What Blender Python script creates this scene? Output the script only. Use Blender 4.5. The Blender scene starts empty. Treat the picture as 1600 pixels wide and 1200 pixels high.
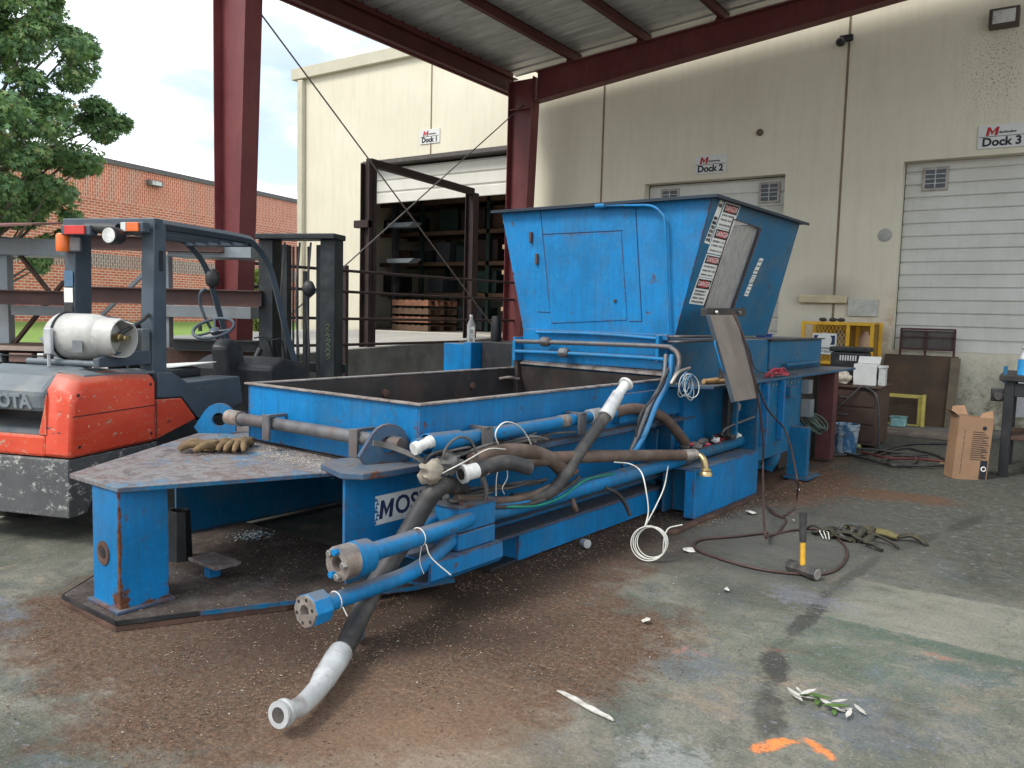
import bpy, bmesh, math, random
import numpy as np
from mathutils import Vector, Matrix, noise
R = math.radians
PI = math.pi
rnd = random.Random(11)
sc = bpy.context.scene
col = sc.collection

# ---------------------------------------------------------------- camera
FOC, PIT, ROL, YAW, HC = 1255.8, R(5.007), R(1.457), R(33.979), 1.6
_X = Vector((1, 0, 0)); _F = Vector((0, math.cos(PIT), -math.sin(PIT))); _U = Vector((0, math.sin(PIT), math.cos(PIT)))
_rz = Matrix.Rotation(YAW, 3, 'Z')
CX = _rz @ (math.cos(ROL) * _X + math.sin(ROL) * _U)
CU = _rz @ (-math.sin(ROL) * _X + math.cos(ROL) * _U)
CF = _rz @ _F
cd = bpy.data.cameras.new('camera'); cam = bpy.data.objects.new('camera', cd); col.objects.link(cam)
mw = Matrix((( CX.x, CU.x, -CF.x, 0), (CX.y, CU.y, -CF.y, 0), (CX.z, CU.z, -CF.z, HC), (0, 0, 0, 1)))
cam.matrix_world = mw
cd.sensor_width = 36; cd.lens = FOC / 1600 * 36; cd.clip_start = .05; cd.clip_end = 2000
sc.camera = cam

# ---------------------------------------------------------------- sky, sun, exposure
SUN_EL, SUN_AZ = R(50), R(202)      # azimuth of the sun measured from +Y clockwise
w = bpy.data.worlds.new('World'); sc.world = w; w.use_nodes = True
nt = w.node_tree; nt.nodes.clear()
def wn(t): return nt.nodes.new(t)
out = wn('ShaderNodeOutputWorld'); bg = wn('ShaderNodeBackground'); sky = wn('ShaderNodeTexSky')
sky.sky_type = 'NISHITA'; sky.sun_disc = False; sky.sun_elevation = SUN_EL; sky.sun_rotation = SUN_AZ
sky.air_density = 1.0; sky.dust_density = 2.0; sky.ozone_density = 1.0
tc = wn('ShaderNodeTexCoord'); mp = wn('ShaderNodeMapping'); mp.inputs['Scale'].default_value = (1, 1, 2.6); mp.inputs['Location'].default_value = (.3, 1.1, 0.1)
nz = wn('ShaderNodeTexNoise'); nz.inputs['Scale'].default_value = 1.9; nz.inputs['Detail'].default_value = 7; nz.inputs['Roughness'].default_value = .52; nz.inputs['Distortion'].default_value = .3
cr = wn('ShaderNodeValToRGB'); cr.color_ramp.elements[0].position = .30; cr.color_ramp.elements[1].position = .50
nz2 = wn('ShaderNodeTexNoise'); nz2.inputs['Scale'].default_value = 3.4; nz2.inputs['Detail'].default_value = 6
cr2 = wn('ShaderNodeValToRGB'); cr2.color_ramp.elements[0].position = .41; cr2.color_ramp.elements[1].position = .59
cr2.color_ramp.elements[0].color = (3.3, 3.8, 4.3, 1); cr2.color_ramp.elements[1].color = (8.4, 8.6, 8.7, 1)
mx = wn('ShaderNodeMix'); mx.data_type = 'RGBA'
nt.links.new(tc.outputs['Generated'], mp.inputs[0]); nt.links.new(mp.outputs[0], nz.inputs[0]); nt.links.new(mp.outputs[0], nz2.inputs[0])
nt.links.new(nz.outputs[0], cr.inputs[0]); nt.links.new(nz2.outputs[0], cr2.inputs[0])
nt.links.new(cr.outputs[0], mx.inputs[0]); nt.links.new(sky.outputs[0], mx.inputs[6]); nt.links.new(cr2.outputs[0], mx.inputs[7])
nt.links.new(mx.outputs[2], bg.inputs[0]); nt.links.new(bg.outputs[0], out.inputs[0])
bg.inputs[1].default_value = .135
sd = bpy.data.lights.new('sun', 'SUN'); sd.energy = 1.5; sd.angle = R(18); sd.color = (1, .96, .9)
so = bpy.data.objects.new('sun', sd); col.objects.link(so)
sdir = Vector((math.sin(SUN_AZ) * math.cos(SUN_EL), math.cos(SUN_AZ) * math.cos(SUN_EL), math.sin(SUN_EL)))
so.rotation_euler = sdir.to_track_quat('Z', 'Y').to_euler(); so.location = (0, -5, 30)
sc.view_settings.view_transform = 'Standard'; sc.view_settings.look = 'None'
sc.view_settings.exposure = 1.02; sc.view_settings.gamma = 1
sc.render.engine = 'CYCLES'
try:
    sc.cycles.max_bounces = 8; sc.cycles.diffuse_bounces = 5
except Exception: pass

# ---------------------------------------------------------------- frames and pixel to point
class Frame:
    def __init__(s, ox=0, oy=0, deg=0):
        s.m = Matrix.Translation((ox, oy, 0)) @ Matrix.Rotation(R(deg), 4, 'Z'); s.i = s.m.inverted()
    def w(s, x, y, z): return s.m @ Vector((x, y, z))
B = Frame(); M = Frame(0, 0, -3.925); K = Frame(-5.2, 2.65, 19.3)
def at(px, py, ax, val, fr=B):
    d = CF + CX * ((px - 800) / FOC) - CU * ((py - 600) / FOC)
    o = fr.i @ Vector((0, 0, HC)); d = fr.i.to_3x3() @ d
    k = 'xyz'.index(ax); return o + d * ((val - o[k]) / d[k])
def mat3(px, py, u): return at(px, py, 'x', u, M)      # a point on a vertical plane along the press

# ---------------------------------------------------------------- mesh builder
WM = {}
def curve(pts, sub=6):
    P = [Vector(p) for p in pts]
    if len(P) < 3 or sub < 2: return P
    o = []
    for i in range(len(P) - 1):
        a = P[i - 1] if i else P[0] * 2 - P[1]; b = P[i]; c = P[i + 1]; d = P[i + 2] if i + 2 < len(P) else P[-1] * 2 - P[-2]
        for k in range(sub):
            t = k / sub
            o.append(.5 * ((2 * b) + (c - a) * t + (2 * a - 5 * b + 4 * c - d) * t * t + (3 * b - a - 3 * c + d) * t ** 3))
    o.append(P[-1]); return o
class MB:
    def __init__(s, fr=B): s.v = []; s.f = []; s.fr = fr
    def add(s, vs, fs, m=None):
        n = len(s.v)
        for p in vs:
            p = Vector(p)
            if m is not None: p = m @ p
            s.v.append(s.fr.m @ p)
        s.f += [tuple(i + n for i in f) for f in fs]; return s
    def box(s, x0, x1, y0, y1, z0, z1, m=None):
        vs = [(x, y, z) for z in (z0, z1) for y in (y0, y1) for x in (x0, x1)]
        return s.add(vs, [(0, 2, 3, 1), (4, 5, 7, 6), (0, 1, 5, 4), (2, 6, 7, 3), (0, 4, 6, 2), (1, 3, 7, 5)], m)
    def bar(s, a, b, w, h, up=(0, 0, 1)):           # a box from a to b with section w x h
        a = Vector(a); b = Vector(b); d = (b - a).normalized(); u = Vector(up)
        x = d.cross(u)
        if x.length < 1e-3: x = d.cross(Vector((1, 0, 0)))
        x.normalize(); u = x.cross(d)
        vs = [p + x * (i * w / 2) + u * (j * h / 2) for p in (a, b) for j in (-1, 1) for i in (-1, 1)]
        return s.add(vs, [(0, 2, 3, 1), (4, 5, 7, 6), (0, 1, 5, 4), (2, 6, 7, 3), (0, 4, 6, 2), (1, 3, 7, 5)])
    def ext(s, pts, vec):                           # polygon extruded along vec
        P = [Vector(p) for p in pts]; n = len(P); v = Vector(vec)
        fs = [tuple(range(n)), tuple(range(2 * n - 1, n - 1, -1))]
        fs += [(i, i + n, (i + 1) % n + n, (i + 1) % n) for i in range(n)]
        return s.add(P + [p + v for p in P], fs)
    def prism(s, pts, z0, z1): return s.ext([(p[0], p[1], z0) for p in pts], (0, 0, z1 - z0))
    def tube(s, pts, r, n=10, sub=6, cap=True, flat=1.0, wob=0):
        P = curve(pts, sub); rs = r if isinstance(r, (list, tuple)) else None
        vs = []; fs = []; t0 = None; L = len(P)
        for i, p in enumerate(P):
            t = (P[min(i + 1, L - 1)] - P[max(i - 1, 0)])
            if t.length < 1e-9: t = Vector((0, 0, 1))
            t.normalize()
            if t0 is None:
                x = t.cross(Vector((0, 0, 1)))
                if x.length < 1e-2: x = t.cross(Vector((1, 0, 0)))
            else: x = x - t * x.dot(t)
            x.normalize(); y = t.cross(x); t0 = t
            if rs:
                q = i / (L - 1) * (len(rs) - 1); k = min(int(q), len(rs) - 2); rr = rs[k] + (rs[k + 1] - rs[k]) * (q - k)
            else: rr = r
            if wob: rr *= 1 + wob * noise.noise(p * 9)
            for k in range(n):
                a = 2 * PI * k / n; vs.append(p + x * (rr * math.cos(a)) + y * (rr * flat * math.sin(a)))
        for i in range(L - 1):
            for k in range(n):
                a = i * n + k; b = i * n + (k + 1) % n; fs.append((a, b, b + n, a + n))
        if cap: fs += [tuple(range(n - 1, -1, -1)), tuple(range((L - 1) * n, L * n))]
        return s.add(vs, fs)
    def cyl(s, a, b, r, r2=None, n=20): return s.lathe(a, Vector(b) - Vector(a), [(0, r), (1, r if r2 is None else r2)], n, unit=False)
    def lathe(s, p, ax, prof, n=20, cap=True, unit=True):
        p = Vector(p); d = Vector(ax); l = 1 if unit else d.length; d = d.normalized()
        x = d.cross(Vector((0, 0, 1)))
        if x.length < 1e-2: x = d.cross(Vector((1, 0, 0)))
        x.normalize(); y = d.cross(x); vs = []; fs = []
        for h, r in prof:
            for k in range(n):
                a = 2 * PI * k / n; vs.append(p + d * (h * l) + x * (r * math.cos(a)) + y * (r * math.sin(a)))
        for i in range(len(prof) - 1):
            for k in range(n):
                a = i * n + k; b = i * n + (k + 1) % n; fs.append((a, b, b + n, a + n))
        if cap: fs += [tuple(range(n - 1, -1, -1)), tuple(range((len(prof) - 1) * n, len(prof) * n))]
        return s.add(vs, fs)
    def ring(s, c, ax, r, t, n=24, k=8):            # torus
        d = Vector(ax).normalized(); x = d.cross(Vector((0, 0, 1)))
        if x.length < 1e-2: x = d.cross(Vector((1, 0, 0)))
        x.normalize(); y = d.cross(x); c = Vector(c); vs = []; fs = []
        for i in range(n):
            a = 2 * PI * i / n; e = x * math.cos(a) + y * math.sin(a)
            for j in range(k):
                b = 2 * PI * j / k; vs.append(c + e * (r + t * math.cos(b)) + d * (t * math.sin(b)))
        for i in range(n):
            for j in range(k): fs.append((i * k + j, ((i + 1) % n) * k + j, ((i + 1) % n) * k + (j + 1) % k, i * k + (j + 1) % k))
        return s.add(vs, fs)
    def blob(s, c, sx, sy, sz, seed=0, amp=.2, fq=3, n=14, m=12, rot=None):
        vs = []; fs = []; c = Vector(c)
        for i in range(m + 1):
            th = PI * i / m
            for j in range(n):
                ph = 2 * PI * j / n; d = Vector((math.sin(th) * math.cos(ph), math.sin(th) * math.sin(ph), math.cos(th)))
                k = 1 + amp * noise.noise(d * fq + Vector((seed * 7.1, seed, 0)))
                q = Vector((d.x * sx, d.y * sy, d.z * sz)) * k
                if rot is not None: q = rot @ q
                vs.append(c + q)
        for i in range(m):
            for j in range(n): fs.append((i * n + j, (i + 1) * n + j, (i + 1) * n + (j + 1) % n, i * n + (j + 1) % n))
        return s.add(vs, fs)
    def make(s, name, m, parent=None, bevel=0, smooth=None, fixn=True):
        me = bpy.data.meshes.new(name)
        if parent is not None: P = WM[parent.name]
        else:
            a = np.array([tuple(p) for p in s.v]); lo = a.min(0); hi = a.max(0)
            P = Matrix.Translation(((lo[0] + hi[0]) / 2, (lo[1] + hi[1]) / 2, lo[2]))
        I = P.inverted()
        me.from_pydata([tuple(I @ p) for p in s.v], [], s.f); me.update()
        if fixn:
            bm = bmesh.new(); bm.from_mesh(me); bmesh.ops.recalc_face_normals(bm, faces=bm.faces); bm.to_mesh(me); bm.free()
        o = bpy.data.objects.new(name, me); col.objects.link(o); me.materials.append(m)
        if parent is not None: o.parent = parent
        else: o.matrix_world = P
        WM[o.name] = P
        if smooth is not None:
            me.shade_smooth(); me.set_sharp_from_angle(angle=R(smooth))
        if bevel:
            b = o.modifiers.new('bevel', 'BEVEL'); b.width = bevel; b.segments = 2; b.limit_method = 'ANGLE'; b.angle_limit = R(40)
        return o
def tag(o, label=None, cat=None, group=None, kind=None):
    if label: o['label'] = label
    if cat: o['category'] = cat
    if group: o['group'] = group
    if kind: o['kind'] = kind
    return o
def thing(name, label, cat, x, y, z=0, deg=0, group=None, fr=B):
    o = bpy.data.objects.new(name, None); col.objects.link(o); o.empty_display_size = .2
    m = fr.m @ Matrix.Translation((x, y, z)) @ Matrix.Rotation(R(deg), 4, 'Z')
    o.matrix_world = m; WM[o.name] = m
    return tag(o, label, cat, group)
def text(body, size, org, xdir, ydir, name, m, parent, th=.002, bold=0, ax='CENTER', shear=0):
    c = bpy.data.curves.new('t', 'FONT'); c.body = body; c.size = size; c.extrude = th; c.offset = bold; c.align_x = ax; c.align_y = 'CENTER'; c.shear = shear
    c.resolution_u = 3
    o = bpy.data.objects.new('t', c); col.objects.link(o)
    dg = bpy.context.evaluated_depsgraph_get(); me = bpy.data.meshes.new_from_object(o.evaluated_get(dg))
    X = Vector(xdir).normalized(); Y = Vector(ydir); Y = (Y - X * Y.dot(X)).normalized(); Z = X.cross(Y)
    T = Matrix(((X.x, Y.x, Z.x, org[0]), (X.y, Y.y, Z.y, org[1]), (X.z, Y.z, Z.z, org[2]), (0, 0, 0, 1)))
    b = MB(); b.add([T @ v.co for v in me.vertices], [tuple(p.vertices) for p in me.polygons])
    bpy.data.objects.remove(o); bpy.data.curves.remove(c); bpy.data.meshes.remove(me)
    if name is None: return b
    return b.make(name, m, parent, fixn=False)

def letter_m(c, w_, h, xdir, ydir, th=.0015, shear=0.0):
    X = Vector(xdir).normalized(); Y = Vector(ydir).normalized(); Z = X.cross(Y); c = Vector(c); b = MB(); k = .26
    P = [(-.5, -.5), (-.5 + k, -.5), (-.5 + k, .12), (0, -.42), (.5 - k, .12), (.5 - k, -.5), (.5, -.5), (.5, .5), (.5 - k * .9, .5), (0, -.02), (-.5 + k * .9, .5), (-.5, .5)]
    for q in ([0, 1, 2, 11], [2, 3, 9, 10, 11], [3, 4, 7, 8, 9], [4, 5, 6, 7]):
        b.ext([c + X * ((P[i][0] + shear * P[i][1]) * w_) + Y * (P[i][1] * h) for i in q], Z * th)
    return b
# ---------------------------------------------------------------- materials
class G:
    def __init__(s, name, rough=.6, metal=0.0, spec=.4):
        s.m = bpy.data.materials.new(name); s.m.use_nodes = True; s.t = s.m.node_tree; s.b = s.t.nodes['Principled BSDF']
        s.b.inputs['Roughness'].default_value = rough; s.b.inputs['Metallic'].default_value = metal
        s.b.inputs['Specular IOR Level'].default_value = spec; s._co = None
    def n(s, t, **k):
        o = s.t.nodes.new(t)
        for a, v in k.items(): setattr(o, a, v)
        return o
    def put(s, sock, v):
        if isinstance(v, bpy.types.NodeSocket): s.t.links.new(v, sock)
        elif isinstance(v, (tuple, list)) and len(v) == 3 and sock.type == 'RGBA': sock.default_value = (*v, 1)
        else: sock.default_value = v
    def co(s):
        if s._co is None: s._co = s.n('ShaderNodeTexCoord').outputs['Object']
        return s._co
    def map(s, scale=(1, 1, 1), loc=(0, 0, 0), rot=(0, 0, 0), v=None):
        o = s.n('ShaderNodeMapping'); s.put(o.inputs[0], v or s.co()); o.inputs[1].default_value = loc; o.inputs[2].default_value = rot; o.inputs[3].default_value = scale
        return o.outputs[0]
    def noise(s, scale, detail=4, rough=.55, dist=0, v=None, c=False):
        o = s.n('ShaderNodeTexNoise'); s.put(o.inputs['Vector'], v or s.co())
        o.inputs['Scale'].default_value = scale; o.inputs['Detail'].default_value = detail; o.inputs['Roughness'].default_value = rough; o.inputs['Distortion'].default_value = dist
        return o.outputs[1 if c else 0]
    def vor(s, scale, v=None, out='Distance', feat='F1'):
        o = s.n('ShaderNodeTexVoronoi', feature=feat); s.put(o.inputs['Vector'], v or s.co()); o.inputs['Scale'].default_value = scale; return o.outputs[out]
    def mix(s, f, a, b, mode='MIX'):
        o = s.n('ShaderNodeMix', data_type='RGBA', blend_type=mode); s.put(o.inputs[0], f); s.put(o.inputs[6], a); s.put(o.inputs[7], b); return o.outputs[2]
    def ma(s, op, a, b=0.0, c=None, clamp=False):
        o = s.n('ShaderNodeMath', operation=op, use_clamp=clamp); s.put(o.inputs[0], a); s.put(o.inputs[1], b)
        if c is not None: s.put(o.inputs[2], c)
        return o.outputs[0]
    def rmp(s, v, lo, hi, a=0.0, b=1.0):
        o = s.n('ShaderNodeMapRange'); s.put(o.inputs[0], v); o.inputs[1].default_value = lo; o.inputs[2].default_value = hi; o.inputs[3].default_value = a; o.inputs[4].default_value = b
        return o.outputs[0]
    def xyz(s, v=None):
        o = s.n('ShaderNodeSeparateXYZ'); s.put(o.inputs[0], v or s.co()); return o.outputs
    def isl(s): return s.n('ShaderNodeNewGeometry').outputs['Random Per Island']
    def ramp(s, v, stops):
        o = s.n('ShaderNodeValToRGB'); e = o.color_ramp.elements
        while len(e) < len(stops): e.new(.5)
        for i, (p, c) in enumerate(stops): e[i].position = p; e[i].color = (*c, 1)
        s.put(o.inputs[0], v); return o.outputs[0]
    def bump(s, h, strength=.3, dist=.01, nrm=None):
        o = s.n('ShaderNodeBump'); s.put(o.inputs['Height'], h); o.inputs['Strength'].default_value = strength; o.inputs['Distance'].default_value = dist
        if nrm: s.put(o.inputs['Normal'], nrm)
        return o.outputs[0]
    def edge(s, rad, lo, hi):                       # 1 near convex or concave edges
        o = s.n('ShaderNodeBevel', samples=4); o.inputs[0].default_value = rad
        g = s.n('ShaderNodeNewGeometry'); d = s.n('ShaderNodeVectorMath', operation='DOT_PRODUCT')
        s.put(d.inputs[0], o.outputs[0]); s.put(d.inputs[1], g.outputs['Normal'])
        return s.rmp(d.outputs['Value'], hi, lo)
    def end(s, color=None, rough=None, nrm=None, metal=None, alpha=None):
        if color is not None: s.put(s.b.inputs['Base Color'], color)
        if rough is not None: s.put(s.b.inputs['Roughness'], rough)
        if nrm is not None: s.put(s.b.inputs['Normal'], nrm)
        if metal is not None: s.put(s.b.inputs['Metallic'], metal)
        if alpha is not None: s.put(s.b.inputs['Alpha'], alpha)
        return s.m
def mix3(c, k): return tuple(x * k for x in c)
def plain(name, c, rough=.6, metal=0.0, var=.25, scale=6, bumpn=.15, dirt=None, spec=.4):
    g = G(name, rough, metal, spec); a = g.noise(scale, 5, .6); q = g.rmp(a, .3, .7)
    c2 = g.mix(q, mix3(c, 1 - var), mix3(c, 1 + var))
    if dirt:
        d = g.rmp(g.noise(scale * .6, 6, .65, v=g.map(loc=(3, 8, 1))), .5, .68); c2 = g.mix(g.ma('MULTIPLY', d, dirt[1]), c2, dirt[0])
    return g.end(c2, g.rmp(a, .2, .8, min(1, rough - .1), min(1, rough + .12)), g.bump(g.noise(scale * 9, 3), bumpn, .004))
def blue_paint(name, c, chip=.5, dust=.3, edge=True, streak=.5, patch=()):
    g = G(name, .5, 0, .28)
    big = g.noise(1.3, 5, .65); fine = g.noise(26, 5, .7); st = g.noise(6, 6, .7, v=g.map((5, 5, .45)))
    c1 = g.mix(g.rmp(big, .3, .7), mix3(c, .72), mix3(c, 1.18))
    c1 = g.mix(g.ma('MULTIPLY', g.rmp(st, .46, .70), streak), c1, (.012, .085, .17))            # grimy runs
    c1 = g.mix(g.ma('MULTIPLY', g.rmp(g.noise(2.3, 7, .75, v=g.map(loc=(6, 6, 1))), .5, .7), .5), c1, (.006, .09, .19))
    c1 = g.mix(g.ma('MULTIPLY', g.rmp(fine, .55, .75), .35), c1, (.02, .30, .55))
    z = g.n('ShaderNodeNewGeometry'); sz = g.xyz(z.outputs['Normal'])[2]
    dn = g.noise(7, 5, .7)
    dustf = g.ma('MULTIPLY', g.rmp(sz, .6, .95), g.rmp(dn, .28, .5))
    c1 = g.mix(g.ma('MULTIPLY', dustf, .85), c1, (.14, .125, .115))
    c1 = g.mix(g.ma('MULTIPLY', g.rmp(g.noise(3.2, 6, .7, v=g.map(loc=(5, 2, 9))), .48, .72), dust), c1, (.08, .12, .15))
    scr = g.noise(4, 6, .8, v=g.map((1, 1, 14), (2, 7, 7))); scr2 = g.noise(3, 6, .8, v=g.map((12, 12, 1), (5, 1, 3)))
    c1 = g.mix(g.ma('MULTIPLY', g.rmp(scr, .66, .70), .55), c1, (.10, .22, .33)); c1 = g.mix(g.ma('MULTIPLY', g.rmp(scr2, .67, .71), .4), c1, (.05, .05, .06))
    ch = g.noise(8, 9, .74, v=g.map(loc=(1, 4, 2)))
    if edge:
        e = g.edge(.022, .84, .998)
        th = g.ma('ADD', ch, g.ma('MULTIPLY', e, .17))
    else: th = ch
    for (pc, pr_) in patch:
        m = g.n('ShaderNodeMapping', vector_type='TEXTURE'); g.put(m.inputs[0], g.co()); m.inputs[1].default_value = pc; m.inputs[3].default_value = pr_
        l = g.n('ShaderNodeVectorMath', operation='LENGTH'); g.put(l.inputs[0], m.outputs[0]); th = g.ma('ADD', th, g.rmp(l.outputs['Value'], 1.1, .3, 0, .22))
    t0 = .675 - .05 * chip
    f = g.rmp(th, t0, t0 + .014)
    halo = g.rmp(th, t0 - .055, t0); c1 = g.mix(g.ma('MULTIPLY', halo, .45), c1, (.05, .07, .09))
    rust = g.ramp(g.noise(30, 5, .7), [(.3, (.035, .018, .012)), (.55, (.12, .045, .022)), (.75, (.17, .10, .07))])
    c2 = g.mix(f, c1, rust)
    nb = g.bump(g.ma('SUBTRACT', g.ma('MULTIPLY', g.noise(40, 4), .6), f), .25, .003); nb = g.bump(g.noise(1.1, 2), .35, .02, nb)
    return g.end(c2, g.mix(f, g.rmp(big, .2, .8, .42, .62), (.85, .85, .85)), nb)
def text_mat(name, c): return plain(name, c, .5, 0, .08, 10, .0)
BLUE = (.002, .17, .42)
POSTPATCH = [((-.07, -4.60, .10), (.10, .06, .14)), ((-.07, -4.61, .5), (.02, .02, .25)), ((-.07, -4.61, .3), (.02, .02, .2)), ((.0, -4.4, .06), (.3, .3, .03))]
M_blue = blue_paint('blue_paint', BLUE, .5)
M_blued = blue_paint('dull_blue_paint', (.003, .12, .25), .8, .8)
M_post = blue_paint('rust_patched_blue_paint', BLUE, .7, .3, True, .5, POSTPATCH)
M_bluerust = blue_paint('rubbed_blue_paint', (.05, .09, .16), 1.4, .7)
M_tbl = None
def worn_top():
    g = G('worn_steel_plate', .6); n1 = g.noise(5, 7, .7, .4); n2 = g.noise(14, 6, .75); n3 = g.noise(55, 4, .7)
    c = g.ramp(n1, [(.36, (.10, .09, .09)), (.46, (.20, .19, .19)), (.55, (.13, .10, .092)), (.66, (.24, .22, .21))])
    c = g.mix(g.rmp(g.noise(2.1, 6, .7, v=g.map(loc=(4, 4, 4))), .53, .62), c, g.mix(g.rmp(n2, .4, .6), (.05, .16, .27), (.13, .16, .19)))
    c = g.mix(g.ma('MULTIPLY', g.rmp(n2, .53, .62), .7), c, (.11, .065, .05)); c = g.mix(g.ma('MULTIPLY', g.rmp(n3, .6, .72), .6), c, (.4, .36, .32))
    return g.end(c, g.rmp(n2, .3, .7, .4, .75), g.bump(n3, .3, .004))
M_worn = worn_top()
def dirt_mat():
    g = G('dirty_floor_plate', .95); n = g.noise(5, 6, .7); f = g.noise(60, 5, .75)
    c = g.ramp(n, [(.35, (.028, .022, .019)), (.52, (.055, .042, .035)), (.68, (.11, .10, .095))]); c = g.mix(g.rmp(f, .5, .75), c, (.11, .085, .07))
    return g.end(c, None, g.bump(f, .6, .01))
M_dirtplate = dirt_mat()
M_darksteel = plain('dark_oily_steel', (.040, .035, .033), .6, .2, .4, 4, .2, ((.10, .06, .045), .6))
M_rust = plain('rusty_steel', (.10, .055, .04), .8, .1, .4, 6, .3, ((.05, .03, .025), .7))
M_pipe = plain('grimy_grey_pipe', (.12, .12, .125), .5, .3, .3, 9, .2, ((.16, .09, .06), .6))
M_bluepipe = blue_paint('blue_pipe_paint', (.003, .18, .43), .75, .5, edge=False)
M_rub = plain('black_rubber_hose', (.035, .034, .035), .55, 0, .4, 8, .25, ((.14, .12, .10), .55))
M_rubbrown = plain('brown_dirty_hose', (.10, .065, .05), .65, 0, .4, 8, .25, ((.18, .15, .12), .6))
M_galv = plain('galvanised_sleeve', (.46, .47, .47), .5, .25, .22, 9, .15, ((.20, .17, .15), .8))
M_white = plain('white_plastic', (.62, .62, .59), .5, 0, .12, 9, .08, ((.25, .23, .2), .7))
M_brass = plain('brass_fitting', (.42, .32, .16), .35, .8, .2, 10, .1)
M_bolt = plain('zinc_bolt', (.35, .33, .30), .4, .7, .3, 20, .1)
M_raw = plain('bare_machined_steel', (.32, .29, .26), .45, .5, .35, 12, .2, ((.20, .10, .06), .6))
M_black = plain('black_paint', (.018, .019, .021), .45, 0, .3, 6, .12, ((.08, .075, .07), .4))
M_blackpl = plain('black_plastic', (.022, .023, .026), .5, 0, .25, 6, .1, ((.10, .10, .095), .45))
M_guard = plain('slate_grey_paint', (.060, .078, .098), .42, 0, .18, 4, .08, ((.10, .10, .10), .4))
M_cwt = plain('grey_hood_plastic', (.12, .14, .155), .5, 0, .2, 5, .08, ((.22, .21, .18), .7))
M_wire = plain('white_wire', (.62, .61, .55), .5, 0, .1, 8, 0)
M_tape = plain('grey_webbing', (.10, .095, .09), .9, 0, .35, 14, .4)
M_txtk = text_mat('black_lettering', (.015, .015, .02)); M_txtr = text_mat('red_lettering', (.42, .015, .02)); M_txtw = text_mat('white_sticker', (.72, .72, .68)); M_txtn = text_mat('navy_lettering', (.02, .03, .09))
M_glove = plain('dirty_tan_glove', (.15, .10, .05), .95, 0, .45, 12, .5, ((.06, .05, .04), .6))
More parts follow.
